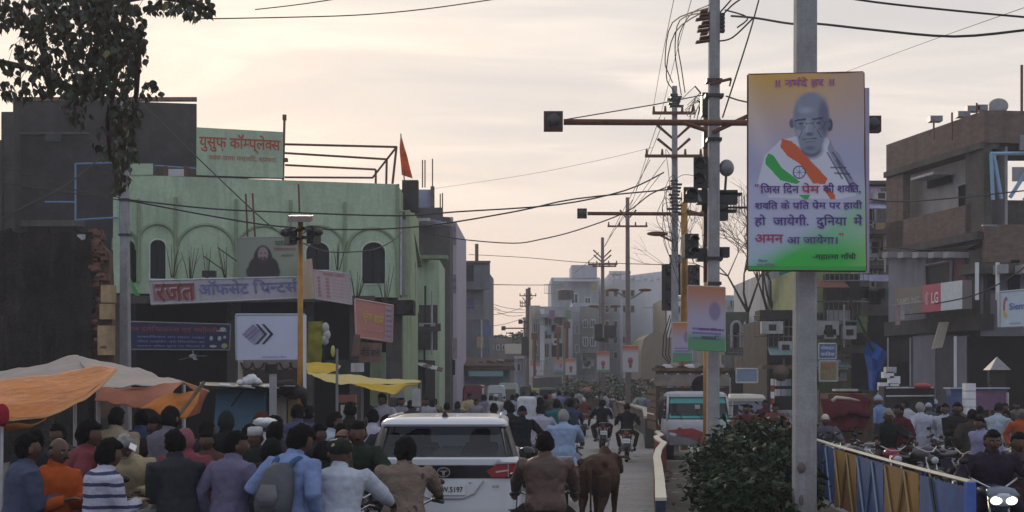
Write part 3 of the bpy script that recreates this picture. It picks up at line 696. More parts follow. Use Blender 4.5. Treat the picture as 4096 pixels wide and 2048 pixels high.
# (1) sooty ruined wall nearest on the left
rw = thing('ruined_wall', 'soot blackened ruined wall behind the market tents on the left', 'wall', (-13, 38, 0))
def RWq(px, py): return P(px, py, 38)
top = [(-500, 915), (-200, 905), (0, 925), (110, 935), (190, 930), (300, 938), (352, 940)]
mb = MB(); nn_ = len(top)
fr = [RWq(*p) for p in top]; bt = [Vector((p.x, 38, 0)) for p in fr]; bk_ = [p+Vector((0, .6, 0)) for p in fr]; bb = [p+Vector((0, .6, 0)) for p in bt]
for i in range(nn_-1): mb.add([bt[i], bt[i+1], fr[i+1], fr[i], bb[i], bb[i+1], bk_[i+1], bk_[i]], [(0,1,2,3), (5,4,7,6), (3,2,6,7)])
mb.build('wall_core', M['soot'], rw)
mb = MB(); G_ = []
for j in range(34):
    for i in range(46):
        px_ = -40+i*9.2; u_ = j/33; tp_ = 930+noise.noise(Vector((px_*.03, 1, 0)))*14+(-10 if px_ < 60 else 0); p_ = RWq(px_, tp_+(1545-tp_)*u_); G_.append(p_+Vector((0, -.12-.16*noise.noise(p_*1.3)-.10*abs(noise.noise(p_*4.1)), 0)))
mb.v = G_; mb.f = [(j*46+i, (j+1)*46+i, (j+1)*46+i+1, j*46+i+1) for j in range(33) for i in range(45)]; mb.build('rough_face', M['soot'], rw, True, True)
yp = mat('yellow_ochre_plaster', (.42, .30, .17), .9, .3, 2, .3, streak=.6, stain=(.08, .05, .03))
for (a, b, c, d) in ((403, 1140, 455, 1210), (398, 1215, 450, 1277), (390, 1302, 450, 1420)): MB().slab(Q(a, b, c, d, 37.85), .25).build('plaster_patch', yp, rw)
brk = mat('broken_brick', (.19, .10, .07), .95, .4, 6, .5)
rb = random.Random(3)
for i in range(120):
    y = 925+i*4.1; x = 350+rb.uniform(-5, 75)*(.5+.5*min(1, (y-900)/250)); c = P(x+15, y, 38.1+rb.uniform(-.2, .25))
    MB().box(c, (rb.uniform(.18, .26), .14, rb.uniform(.07, .10)), rb.uniform(-.3, .3), rb.uniform(-.2, .2), rb.uniform(-.25, .25)).build('brick', brk, rw)
MB().hexa([RWq(378, 1525)+Vector((0, .1, -1)), RWq(462, 1525)+Vector((0, .1, -1)), RWq(462, 1525)+Vector((0, .5, -1)), RWq(378, 1525)+Vector((0, .5, -1)), RWq(385, 960)+Vector((0, .1, 0)), RWq(430, 1010)+Vector((0, .1, 0)), RWq(430, 1010)+Vector((0, .5, 0)), RWq(385, 960)+Vector((0, .5, 0))]).build('pier', mat('pier_brick', (.12, .075, .055), .95, .4, 5, .5, streak=.4), rw)
MB().box(P(328, 952, 37.9), (.22, .15, .18)).build('junction_box', M['dirtyw'], rw)
# (2) tall dark concrete building behind
tb = thing('concrete_tower_block', 'tall dark unpainted concrete building behind the pale green complex', 'building', (-18, 64, 0))
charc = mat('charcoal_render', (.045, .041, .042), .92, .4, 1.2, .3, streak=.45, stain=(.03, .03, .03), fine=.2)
fp = [XY(52, 63), XY(787, 64.5), (XY(784, 76)[0], 76), (XY(52, 63)[0], 76)]
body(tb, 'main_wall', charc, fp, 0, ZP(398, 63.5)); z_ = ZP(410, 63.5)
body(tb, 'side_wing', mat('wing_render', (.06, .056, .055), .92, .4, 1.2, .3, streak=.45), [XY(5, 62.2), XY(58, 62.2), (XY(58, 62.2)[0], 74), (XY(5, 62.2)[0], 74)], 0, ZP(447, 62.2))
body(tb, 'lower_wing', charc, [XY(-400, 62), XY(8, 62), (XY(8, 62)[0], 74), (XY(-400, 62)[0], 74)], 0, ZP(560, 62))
MB().slab(Q(52, 388, 787, 402, 63-.06, 64.44), .3).build('roof_coping', M['brick'], tb)
MB().box(P(215, 552, 62.9), (.7, .2, .28)).build('vent_box', M['blackm'], tb); 
for (a, b, c, d) in ((60, 528, 350, 536), (40, 880, 330, 905)): MB().slab(Q(a, b, c, d, 62.8), .4).build('ledge', M['darkconc'], tb)
for (a, b, c, d) in ((110, 905, 190, 930), (215, 905, 300, 935)): MB().slab(Q(a, b, c, d, 62.9), .2).build('vent_opening', M['hole'], tb)
bp_ = mat('blue_pipe', (.10, .22, .38), .5, .2, 4, .05)
pf = thing('blue_pipe_frame', 'thin blue pipe frame against the dark building beside the green complex', 'pipe frame', P(300, 650, 49.4))
pfm = MB()
for a, b in (((302, 655), (480, 650)), ((302, 655), (302, 880)), ((302, 880), (470, 870)), ((480, 650), (480, 930)), ((180, 808), (296, 808))): MB().tube([P(*a, 49.4), P(*b, 49.4)], .035, 6).build('pipe', bp_, pf)
# (3) pale green two-storey complex
GX0, GX1 = 466, 1590
def GY(px): return 50+(px-612)/978*2.2
def GQ(x0, y0, x1, y1, off=0):
    q = [P(x0, y1, GY(x0)), P(x1, y1, GY(x1)), P(x1, y0, GY(x1)), P(x0, y0, GY(x0))]
    n_ = (q[1]-q[0]).cross(q[3]-q[0]).normalized(); return [p+n_*off for p in q]
g = thing('green_complex', 'pale green two storey shopping complex with arched windows and red rooftop lettering', 'building', (-8, 52, 0))
WT, WB, SB = 735, 1185, 1215
q = [P(GX0, 1190, GY(GX0)), P(GX1, 1190, GY(GX1)), P(GX1, 737, GY(GX1)), P(GX0, 700, GY(GX0))]
zt = P(1590, 737, GY(1590)).z
for k in (2, 3): q[k].z = zt
zb = P(1590, 1190, GY(1590)).z; q[0].z = q[1].z = zb
def uv(px, py):      # photo point -> facade coordinates
    s = (px-GX0)/(GX1-GX0); Yp = GY(px); x_ = (px-2048)/F*Yp; s = (x_-q[0].x)/(q[1].x-q[0].x); z_ = ZP(py, Yp); return s, (z_-zb)/(zt-zb)
def hole(x0, y0, x1, y1, arch): a = uv(x0, y1); b = uv(x1, y0); return (a[0], a[1], b[0], b[1], arch/(zt-zb))
holes = [hole(500, 965, 545, 1130, .45), hole(598, 957, 665, 1117, .30), hole(1222, 966, 1320, 1082, .42), hole(1446, 967, 1543, 1137, .42)]
wall(q, M['green'], g, 'facade', holes, .3)
# rooms behind the openings
e_ = Vector((0, 1, 0))
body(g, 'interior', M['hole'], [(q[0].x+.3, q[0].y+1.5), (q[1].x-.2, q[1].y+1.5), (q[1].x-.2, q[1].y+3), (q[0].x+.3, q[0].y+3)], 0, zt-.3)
MB().add([q[3]+e_*.001, q[2]+e_*.001, q[2]+e_*12, q[3]+e_*12], [(0, 1, 2, 3)]).build('roof', M['darkconc'], g)
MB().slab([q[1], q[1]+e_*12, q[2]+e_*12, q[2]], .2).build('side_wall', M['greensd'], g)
MB().slab([q[0]+e_*12, q[0], q[3], q[3]+e_*12], .2).build('side_wall', M['green'], g)
# arched mouldings and pilasters as real trim
def arch_trim(cx, w_, ytop, ybot, name='arch_moulding'):
    Yc = GY(cx); k = KP(Yc); r_ = w_/2; pts = [(cx-r_, ybot)]+[(cx-r_*math.cos(math.pi*i/16), ytop+r_*(.92)-r_*.92*math.sin(math.pi*i/16)) for i in range(17)]+[(cx+r_, ybot)]
    MB().tube([P(px, py, GY(px)-.03) for px, py in pts], (.07, .05) and [.065]*len(pts), 6).build(name, M['greentrim'], g)
for cx, w_, yt in ((628, 144, 895), (823, 232, 898), (1052, 204, 903), (1277, 196, 905), (1488, 196, 912)): arch_trim(cx, w_, yt, 1010)
arch_trim(500, 92, 925, 1000)
for px, y0, y1 in ((555, 795, 1130), (702, 788, 1175), (945, 797, 1180), (1163, 800, 1180), (1380, 808, 1180)): MB().tube([P(px, y0, GY(px)-.08), P(px, y1, GY(px)-.08)], .055, 6).build('pilaster', M['greentrim'], g)
for cx, x0, x1, yt, yb in ((631, 598, 665, 957, 1117), (1494, 1446, 1543, 967, 1137), (1271, 1222, 1320, 966, 1082)):
    r_ = (x1-x0)/2; ry = r_*.85
    pts = [(x0, yb), (x0, yt+ry)]+[(cx-r_*math.cos(math.pi*i/10), yt+ry-ry*math.sin(math.pi*i/10)) for i in range(1, 10)]+[(x1, yt+ry), (x1, yb), (x0, yb)]
    f_ = MB().tube([P(a, b, GY(a)-.015) for a, b in pts], .03, 5).build('window', mat('pale_green_frame', (.55, .62, .52), .7, .1, 4, 0), g)
    MB().tube([P(cx, yt+4, GY(cx)+.15), P(cx, yb, GY(cx)+.15)], .03, 4).build('mullion', M['blackm'], f_)
    MB().quad(GQ(x0, yt, x1, yb, -.22)).build('pane', M['winglass'], f_)
for a, b in (((983, 775), (990, 950)), ((1010, 773), (1020, 950)), ((1194, 737), (1198, 855))): MB().tube([P(*a, 49.8), P(*b, 49.8)], .035, 5).build('rebar', M['rust'], g)
# olive edge at the right corner, slab ledge, left pilaster
MB().box((q[1].x+.02, q[1].y-.03, (zt+zb)/2), (.10, .12, zt-zb)).build('corner_strip', M['greentrim'], g)
MB().box((q[0].x+.15, q[0].y-.06, (zt+zb)/2-.4), (.45, .2, zt-zb-.8)).build('corner_pier', M['green'], g)
MB().hexa([P(470, 1215, 48.9), P(1500, 1205, 51.2), P(1500, 1205, 52), P(470, 1215, 50), P(470, 1183, 48.9), P(1500, 1183, 51.2), P(1500, 1183, 52), P(470, 1183, 50)]).build('ledge', M['darkconc'], g)
MB().slab(GQ(520, 655, 612, 700, .05), .4).build('parapet_block', M['green'], g)
# rooftop sign wall with red Hindi lettering over a recess
qs = [P(786, 700, 50.4), P(1132, 712, 51.1), P(1132, 528, 51.1), P(786, 509, 50.4)]
MB().slab(qs, .3).build('sign_wall', M['green'], g)
rl = paint((.42, .07, .03), .7)
letters(qs, 'युसुफ़ कॉ(म)प्ले(क)स', (.03, .50, .97, .90), rl, g, .035)
letters(qs, 'व(क)फ जामा मस्जिद, ब्यावरा', (.14, .30, .92, .46), paint((.42, .16, .10), .7), g, .02)
MB().slab(Q(640, 715, 1135, 660, 52.5)[::1] if False else Q(612, 665, 1132, 712, 52.2), .2).build('recess_wall', M['darkconc'], g)
for px in (664, 745, 850, 985, 1090): MB().box(P(px, 690, 51.6), (.14, .14, .45)).build('recess_post', M['rust'], g)
MB().slab(Q(668, 676, 742, 704, 52.0), .05).build('bright_gap_sheet', M['white'], g)  # white sheet added to paint in the bright gap of the recess
MB().tube([P(618, 662, 51.8), P(1130, 700, 51.6)], .03, 5).build('blue_pipe', bp_, g)
# red pipe frame on the roof and pole
rfm = thing('roof_pipe_frame', 'rust red pipe frame standing on the green roof beside the saffron flag', 'pipe frame', P(1136, 735, 51.5))
for a, b in (((1138, 577), (1590, 588), 52, 52.4), ((1135, 612), (1545, 637), 54, 54.4), ((1140, 660), (1503, 678), 56, 56.4), ((1138, 707), (1485, 711), 58, 58.4)) and ():
    pass
for (x0, y0, Y0), (x1, y1, Y1) in (((1138, 577, 51.8), (1586, 588, 52.4)), ((1135, 612, 54), (1547, 637, 54.6)), ((1140, 660, 56), (1503, 678, 56.6)), ((1138, 709, 58), (1490, 711, 58.5)), ((1586, 588, 52.4), (1490, 711, 58.5)), ((1586, 588, 52.4), (1570, 735, 52.4)), ((1547, 637, 54.6), (1545, 735, 54.6)), ((1503, 678, 56.6), (1503, 738, 56.6)), ((1138, 470, 51.8), (1132, 720, 51.8))):
    MB().tube([P(x0, y0, Y0), P(x1, y1, Y1)], .045, 6).build('pipe', M['rust'], rfm)
MB().box(P(1138, 470, 51.8), (.13, .13, .2)).build('pipe_cap', M['rust'], rfm)
MB().box(P(1137, 640, 51.8), (.25, .25, .12)).build('bracket', M['rust'], rfm)
# saffron flag
fl = thing('saffron_flag', 'tattered saffron pennant on a thin pole above the green roof corner', 'flag', P(1612, 735, 52))
MB().tube([P(1617, 720, 52), P(1603, 535, 52)], .025, 5).build('flagpole', M['grey'], fl)
fl_, fr_ = [(1602, 540), (1598, 590), (1600, 625), (1604, 660), (1607, 700)], [(1605, 542), (1619, 592), (1630, 628), (1638, 664), (1651, 714)]
fv = []
for i in range(9):
    t = i/2; k = min(int(t), 3); f_ = t-k; lp = lambda a: (a[k][0]+(a[k+1][0]-a[k][0])*f_, a[k][1]+(a[k+1][1]-a[k][1])*f_)
    a_, b_ = lp(fl_), lp(fr_); fv.append((P(*a_, 52+.12*math.sin(i)), P(*b_, 52+.15*math.cos(i*1.3))))
fb = MB()
for i in range(8): fb.quad([fv[i][0], fv[i+1][0], fv[i+1][1], fv[i][1]])
fb.build('cloth', cloth((.80, .11, .02)), fl, True, True)
# ground floor of the green complex: dark shopfronts, piers, stuff
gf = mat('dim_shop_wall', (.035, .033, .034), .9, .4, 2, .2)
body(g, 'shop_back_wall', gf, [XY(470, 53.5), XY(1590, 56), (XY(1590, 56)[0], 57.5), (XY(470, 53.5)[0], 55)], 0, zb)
for px, m_ in ((480, M['darkconc']), (930, M['darkconc']), (1230, M['darkconc']), (1420, M['darkconc'])): Yp = GY(px)-.1; c_ = XZ(px, Yp); MB().box((c_.x, c_.y+.2, zb/2), (.4, .4, zb)).build('pier', m_, g)
c_ = XZ(1575, 50.8); MB().box((c_.x, c_.y+.3, 2.55), (.55, .6, 5.1)).build('corner_column', M['darkconc'], g)
MB().box((c_.x+.1, c_.y, 4.9), (1.3, 1.2, .5)).build('column_cap', M['soot'], g)
MB().slab(Q(1290, 1440, 1480, 1520, 53), .1).build('shop_partition', mat('teal_shop_wall', (.06, .12, .10), .8, .2, 3, .05), g)
MB().slab(Q(1480, 1410, 1560, 1620, 52.6), .1).build('shop_partition', M['greensd'], g)
# ceiling fan in the dark shop
fn = thing('ceiling_fan', 'pale ceiling fan in the dark shop under the blue signboard', 'fan', P(772, 1425, 50))
fc = P(772, 1425, 50)
MB().tube([fc+Vector((0, 0, .45)), fc], .02, 6).build('rod', M['dirtyw'], fn); MB().ball(fc, (.14, .14, .08), 12, 6).build('motor', M['dirtyw'], fn, True, True)
for k in range(4):
    a = R(20+90*k); d = Vector((math.cos(a), math.sin(a)*.7, -.25 if k > 1 else .05)); p_ = Vector((-d.y, d.x, 0)); MB().slab([fc+d*.12-p_*.05, fc+d*.5-p_*.10, fc+d*.5+p_*.10, fc+d*.12+p_*.05], .01).build('blade', M['dirtyw'], fn)
# green side: further bays with sunshade, pipes
sb = thing('green_side_house', 'olive green house with canopy strips directly right of the green complex', 'building', (-4.5, 60, 0))
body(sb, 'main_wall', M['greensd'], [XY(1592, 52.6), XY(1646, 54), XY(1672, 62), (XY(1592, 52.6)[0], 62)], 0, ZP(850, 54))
MB().slab(Q(1592, 845, 1640, 1180, 52.5, 53.6), .1).build('panel', M['greentrim'], sb)
mb = MB(); mb.hexa([P(1620, 860, 52.5), P(1640, 860, 54.5), P(1690, 1070, 62), P(1655, 1070, 62), P(1620, 840, 52.5), P(1640, 840, 54.5), P(1685, 1040, 62), P(1655, 1040, 62)]); mb.build('canopy', M['greentrim'], sb)
for px, y0, y1, Y in ((1612, 880, 1190, 52.3), (1604, 850, 1180, 52.2), (1650, 1000, 1200, 56), (1662, 1050, 1240, 58)): MB().tube([P(px, y0, Y), P(px-2, y1, Y)], .05 if px != 1612 else .09, 6).build('drain_pipe', M['dirtyw'] if px != 1612 else M['grey'], sb)
MB().slab(Q(1608, 720, 1672, 845, 55), .5).build('upper_wall', charc, sb)
# (4) far left row: green block, terrace with blue parapet, lilac striped house, grey tall house
gr2 = thing('green_rear_block', 'flat green wall block between the complex and the lilac striped house', 'building', (-4.6, 66, 0))
body(gr2, 'main_wall', M['green'], [XY(1670, 65), XY(1756, 66), (XY(1756, 66)[0], 74), (XY(1670, 65)[0], 74)], 0, ZP(1030, 65)); MB().slab(Q(1668, 1020, 1790, 1034, 64.6), .9).build('slab_edge', M['greentrim'], gr2)
MB().slab(Q(1672, 1220, 1750, 1400, 64.8), .1).build('dark_doorway', M['darkconc'], gr2)
tr = thing('terrace_house', 'cluttered dark terrace house with blue parapet behind the green complex', 'building', (-5, 72, 0))
body(tr, 'main_wall', M['darkconc'], [XY(1600, 70), XY(1800, 72), (XY(1800, 72)[0], 84), (XY(1600, 70)[0], 84)], 0, ZP(860, 71))
bpp = mat('blue_lilac_paint', (.30, .32, .46), .85, .2, 2, .1, streak=.5)
MB().slab(Q(1603, 758, 1732, 830, 69.5), .3).build('parapet', bpp, tr); MB().slab(Q(1722, 745, 1737, 830, 69.2), .3).build('brick_pier', M['brick'], tr); MB().slab(Q(1607, 790, 1672, 860, 69.3), .2).build('roof_room', charc, tr)
MB().slab(Q(1600, 830, 1772, 905, 70.2, 71), .2).build('upper_storey', M['darkconc'], tr)
for i in range(5): MB().slab(Q(1640+i*22, 872+i*5, 1720+i*22, 884+i*5, 69.6+i*.1), .5).build('roof_sheet', [M['dirtyw'], M['grey'], bpp][i % 3], tr)
for px, y0, y1 in ((1690, 640, 750), (1700, 640, 750), (1730, 635, 745), (1761, 775, 830), (1770, 772, 830), (1662, 720, 760)): MB().tube([P(px, y0, 70), P(px, y1, 70)], .03, 4).build('rebar', M['rust'], tr)
lh = thing('lilac_striped_house', 'narrow house striped in lilac and olive bands with white framed windows', 'building', (-3.6, 76, 0))
lil = mat('pale_lilac_plaster', (.42, .38, .46), .85, .1, 2, .1, streak=.4); pur = paint((.26, .20, .46), .8); olv = mat('olive_band', (.34, .31, .27), .85, .15, 3, .05)
body(lh, 'main_wall', lil, [XY(1755, 75), XY(1826, 76), (XY(1826, 76)[0]+.2, 86), (XY(1755, 75)[0], 86)], 0, ZP(885, 75.5))
MB().slab(Q(1750, 868, 1812, 892, 74.8), .4).build('roof_edge', M['dirtyw'], lh)
def bands(y0, hgt, n_, x0=1753, x1=1825):
    for i in range(n_): MB().slab(Q(x0, y0+i*hgt, x1, y0+(i+1)*hgt, 74.9-.02*i), .12).build('band', olv if i % 2 == 0 else pur, lh)
bands(895, 17, 5); bands(1098, 15, 5); bands(1285, 14, 5, 1740, 1810); bands(1100, 0.1, 0)
for (a, b, c, d) in ((1766, 1035, 1798, 1090), (1763, 1170, 1798, 1200), (1766, 1226, 1795, 1280)): win(lh, a, b, c, d, 74.85, fm=M['white'], pm=mat('green_tint_glass', (.10, .14, .12), .2, .2, 3, 0), bars=0)
MB().slab(Q(1738, 1352, 1828, 1432, 74.4), .5).build('shop_hoarding', mat('pink_hoarding', (.42, .34, .38), .8, .2, 3, .05), lh)
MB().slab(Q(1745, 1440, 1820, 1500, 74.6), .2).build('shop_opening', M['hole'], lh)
gh = thing('grey_tall_house', 'grey windowless house with an overhanging top storey and chimney post', 'building', (-3, 92, 0))
gyp = mat('grey_blue_plaster', (.17, .18, .20), .9, .25, 1.2, .2, streak=.55, stain=(.07, .07, .08))
body(gh, 'main_wall', gyp, [XY(1826, 90), XY(1934, 91.5), (XY(1934, 91.5)[0]+.5, 104), (XY(1826, 90)[0], 104)], 0, ZP(1055, 90.5))
MB().slab(Q(1826, 1048, 1960, 1158, 89.6, 90.8), 3).build('top_storey', gyp, gh); MB().slab(Q(1822, 1043, 1962, 1052, 89.4, 90.6), 3.2).build('roof_coping', M['brick'], gh)
MB().slab(Q(1826, 1280, 1958, 1500, 89.7, 90.8), 2).build('lower_wall', gyp, gh)
MB().box(P(1907, 1010, 90.5), (.22, .22, 1.1)).build('chimney_post', M['brick'], gh)
MB().tube([P(1881, 1203, 89.9), P(1881, 1203, 90.4)], .12, 10).build('vent', M['hole'], gh)
MB().slab(Q(1826, 1060, 1895, 1125, 89.3), .1).build('tar_patch', charc, gh)
# low tin roofed shops on the left kerb
ts = thing('tin_roof_shops', 'row of low shops under rusty brown tin roofs with a teal sign band', 'building', (-3, 85, 0))
teal = mat('teal_shutter', (.16, .24, .26), .7, .2, 2, .05, streak=.4); tin = mat('rusty_tin', (.11, .07, .055), .85, .4, 2, .3, streak=.3)
body(ts, 'shop_wall', teal, [XY(1826, 84), XY(2040, 86), (XY(2040, 86)[0], 90), (XY(1826, 84)[0], 90)], 0, ZP(1475, 85))
MB().hexa([P(1828, 1480, 83), P(2062, 1480, 84.5), P(2062, 1480, 89), P(1828, 1480, 88), P(1850, 1462, 83), P(2055, 1462, 84.5), P(2030, 1435, 89), P(1860, 1430, 88)]).build('tin_roof', tin, ts)
MB().slab(Q(1878, 1484, 2013, 1505, 82.7, 84), .15).build('sign_band', mat('teal_sign', (.20, .34, .36), .6, .1, 3, 0), ts)
for i in range(16): MB().box(P(1850+i*12.5, 1440+(i*37 % 19), 85.5+(i % 3)), (U(.2, .7), .4, U(.08, .25)), U(-.4, .4), 0, U(-.3, .3)).build('roof_junk', [tin, M['dirtyw'], charc][i % 3], ts)
rs = thing('left_low_shed', 'low dark shed with sagging pale tin sheets at the foot of the lilac house', 'shed', (-3.9, 68, 0))
body(rs, 'shed_wall', gf, [XY(1640, 62), XY(1745, 66), (XY(1745, 66)[0], 70), (XY(1640, 62)[0], 70)], 0, ZP(1440, 64))
for i in range(5): MB().slab([P(1650+i*20, 1452+i*6, 62), P(1680+i*22, 1462+i*6, 62), P(1685+i*22, 1448+i*6, 64), P(1652+i*20, 1438+i*6, 64)], .03).build('roof_sheet', M['dirtyw'] if i % 2 else tin, rs)
# ---------------------------------------------------------------- centre background (hazy)
fa = thing('far_low_houses', 'low hazy houses closing the end of the street', 'building', (1, 150, 0))
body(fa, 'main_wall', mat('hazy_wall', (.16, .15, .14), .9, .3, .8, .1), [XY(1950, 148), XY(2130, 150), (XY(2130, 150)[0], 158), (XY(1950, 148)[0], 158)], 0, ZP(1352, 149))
MB().slab(Q(2020, 1375, 2085, 1415, 147), .2).build('pale_hoarding', mat('pale_hoarding_sheet', (.5, .46, .38), .8, .1, 2, 0), fa)
for i in range(7): win(fa, 1965+i*22, 1380, 1975+i*22, 1400, 147.9, bars=0)
def hz(name, label, fp_x0, fp_x1, Y, top_, m_, dpt=12, Y2=None):
    Y2 = Y2 or Y+1; t_ = thing(name, label, 'building', XZ((fp_x0+fp_x1)/2, Y)); body(t_, 'main_wall', m_, [XY(fp_x0, Y), XY(fp_x1, Y2), (XY(fp_x1, Y2)[0], Y2+dpt), (XY(fp_x0, Y)[0], Y+dpt)], 0, ZP(top_, Y)); return t_
wA = mat('cream_plaster', (.40, .36, .31), .9, .15, 1, .1, streak=.4); wB = mat('haze_paled_grey_plaster', (.40, .42, .46), .9, .15, 1, .1, streak=.35); wC = mat('haze_paled_whitewash', (.60, .61, .64), .9, .08, 1, .05, streak=.25, stain=(.25, .25, .27)); wD = mat('tan_plaster', (.24, .20, .15), .9, .15, 1, .1)  # wB and wC made paler, so distance haze is partly in their colour
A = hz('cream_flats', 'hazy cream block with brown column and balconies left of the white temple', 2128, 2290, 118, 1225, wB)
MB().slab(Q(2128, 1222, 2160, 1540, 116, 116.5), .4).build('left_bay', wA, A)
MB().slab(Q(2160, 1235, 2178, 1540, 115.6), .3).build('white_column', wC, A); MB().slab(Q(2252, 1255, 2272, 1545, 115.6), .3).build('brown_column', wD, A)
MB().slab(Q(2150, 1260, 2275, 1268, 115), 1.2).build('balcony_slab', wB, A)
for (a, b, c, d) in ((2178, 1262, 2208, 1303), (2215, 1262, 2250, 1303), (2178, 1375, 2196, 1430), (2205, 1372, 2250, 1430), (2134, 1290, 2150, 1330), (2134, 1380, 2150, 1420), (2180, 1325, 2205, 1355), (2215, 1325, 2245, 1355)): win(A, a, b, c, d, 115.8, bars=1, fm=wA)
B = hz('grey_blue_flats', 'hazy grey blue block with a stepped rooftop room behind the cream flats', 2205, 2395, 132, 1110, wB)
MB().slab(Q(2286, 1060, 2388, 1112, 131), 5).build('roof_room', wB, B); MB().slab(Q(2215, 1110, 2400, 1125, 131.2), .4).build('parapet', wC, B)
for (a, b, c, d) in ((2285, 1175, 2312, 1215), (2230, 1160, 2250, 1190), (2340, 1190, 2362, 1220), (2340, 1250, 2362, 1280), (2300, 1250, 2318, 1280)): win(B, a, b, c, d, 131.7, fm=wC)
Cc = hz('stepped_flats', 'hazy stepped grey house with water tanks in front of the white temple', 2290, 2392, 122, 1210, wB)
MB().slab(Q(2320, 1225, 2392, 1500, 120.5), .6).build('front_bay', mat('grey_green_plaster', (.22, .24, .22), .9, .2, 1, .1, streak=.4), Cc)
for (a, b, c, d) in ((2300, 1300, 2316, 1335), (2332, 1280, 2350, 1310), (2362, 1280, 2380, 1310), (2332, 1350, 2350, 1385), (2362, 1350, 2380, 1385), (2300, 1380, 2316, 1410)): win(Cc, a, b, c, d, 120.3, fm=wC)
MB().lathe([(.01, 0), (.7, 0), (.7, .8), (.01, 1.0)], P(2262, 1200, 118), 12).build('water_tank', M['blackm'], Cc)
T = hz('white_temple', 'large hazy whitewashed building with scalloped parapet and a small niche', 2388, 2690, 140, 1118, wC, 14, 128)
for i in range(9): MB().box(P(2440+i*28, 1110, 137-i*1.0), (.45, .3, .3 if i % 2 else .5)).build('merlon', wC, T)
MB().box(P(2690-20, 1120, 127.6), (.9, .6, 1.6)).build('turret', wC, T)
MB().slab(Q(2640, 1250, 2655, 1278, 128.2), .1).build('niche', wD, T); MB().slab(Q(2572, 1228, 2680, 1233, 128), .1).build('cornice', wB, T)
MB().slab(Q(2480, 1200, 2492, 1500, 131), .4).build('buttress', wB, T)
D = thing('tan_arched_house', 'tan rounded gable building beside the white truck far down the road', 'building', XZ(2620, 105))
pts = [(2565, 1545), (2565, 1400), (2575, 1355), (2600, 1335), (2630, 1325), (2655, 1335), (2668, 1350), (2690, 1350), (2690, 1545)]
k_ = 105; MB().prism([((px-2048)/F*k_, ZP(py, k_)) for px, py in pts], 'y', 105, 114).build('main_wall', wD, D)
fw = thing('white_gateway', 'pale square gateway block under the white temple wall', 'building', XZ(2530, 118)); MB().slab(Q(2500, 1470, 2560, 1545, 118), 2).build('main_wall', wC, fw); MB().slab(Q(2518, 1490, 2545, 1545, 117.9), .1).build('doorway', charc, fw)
sd = thing('tarpaulin_shed', 'grey tarpaulin covered shed at the far end of the road', 'shed', XZ(2190, 108))
MB().hexa([P(2130, 1560, 108), P(2250, 1560, 108), P(2250, 1560, 112), P(2130, 1560, 112), P(2135, 1512, 108), P(2246, 1505, 108), P(2240, 1500, 112), P(2140, 1502, 112)]).build('tarpaulin', mat('grey_tarpaulin', (.10, .10, .10), .8, .3, 2, .2), sd)
import numpy as np
# ---------------------------------------------------------------- buildings on the right
lb = thing('brick_shop_building', 'bare brick and concrete building with open balcony room and signboards on the right', 'building', (15.5, 50, 0))
def LY(px): # depth along side wall 3545 -> 3935
    t = (px-3545)/390; a = Vector(((3545-2048)/F*55, 55)); b = Vector(((3935-2048)/F*48, 48)); r_ = (px-2048)/F; d = b-a; return (a.x+(0)*t, ) and (lambda s: a.y+d.y*s)((r_*a.y-a.x)/(d.x-r_*d.y))
def LQ(x0, y0a, x1, y1a, y0b=None, y1b=None, off=0):   # left-top, right-bottom ; optional right-top, right-bottom
    """quad on the side wall: left edge x0 from y0a(top) to y1a(bottom), right edge x1 with the same world heights unless given"""
    Ya, Yb = LY(x0), LY(x1); tl = P(x0, y0a, Ya); bl = P(x0, y1a, Ya); tr_ = P(x1, 0, Yb); br = tr_.copy()
    tr_.z = tl.z if y0b is None else ZP(y0b, Yb); br.z = bl.z if y1b is None else ZP(y1b, Yb)
    q = [bl, br, tr_, tl]; n_ = (q[1]-q[0]).cross(q[3]-q[0]).normalized(); return [p+n_*off for p in q]
brw = mat('brown_brick_wall', (.19, .135, .115), .92, .3, 2.5, .35, 30, streak=.45, stain=(.07, .055, .05), fine=.25, stretch=(1, 1, 3))
cor = P(3935, 1525, 48); far_ = P(3545, 1525, 55)
rgt = (cor.x+5.5, 48.6)
body(lb, 'core_wall', M['darkconc'], [(far_.x+1.6, 55.5), (cor.x+.9, 49.3), (rgt[0], 49.6), (rgt[0], 58), (far_.x+2, 60)], 0, 8.6)
MB().slab(LQ(3545, 580, 3935, 692), .3).build('parapet', brw, lb)
MB().slab([Vector((cor.x, 48, 10.4)), Vector((rgt[0], 48.6, 10.4)), Vector((rgt[0], 48.6, 11.5)), Vector((cor.x, 48, 11.5))], .3).build('parapet', brw, lb)
MB().slab(LQ(3545, 690, 3935, 712, off=.12), .7).build('roof_slab', M['darkconc'], lb)
MB().slab(LQ(3545, 712, 3612, 1005), .3).build('brick_pier', brw, lb)
MB().slab([p for p in LQ(3862, 610, 3935, 1000, 560, 960)], .3).build('brick_pier', M['darkconc'], lb)
inn = mat('bare_white_plaster', (.36, .35, .36), .9, .15, 1.5, .1, streak=.3)
MB().slab(LQ(3545, 700, 3930, 1000, off=-.85), .1).build('room_wall', inn, lb)
MB().slab(LQ(3645, 712, 3735, 722, off=.02), .9).build('shade_slab', M['dirtyw'], lb)
MB().slab(LQ(3640, 718, 3728, 752, off=-.7), .1).build('vent_opening', M['hole'], lb)
dr = MB().slab(LQ(3758, 742, 3812, 880, off=-.75), .05).build('doorway', M['hole'], lb); MB().tube([p for p in LQ(3758, 742, 3812, 880, off=-.72)]+[LQ(3758, 742, 3812, 880, off=-.72)[0]], .05, 4).build('door_frame', M['dirtyw'], dr)
MB().slab(LQ(3545, 895, 3885, 1005), .18).build('balcony_wall', brw, lb)
MB().slab(LQ(3540, 1003, 3935, 1030, off=.25), .8).build('floor_slab', M['darkconc'], lb)
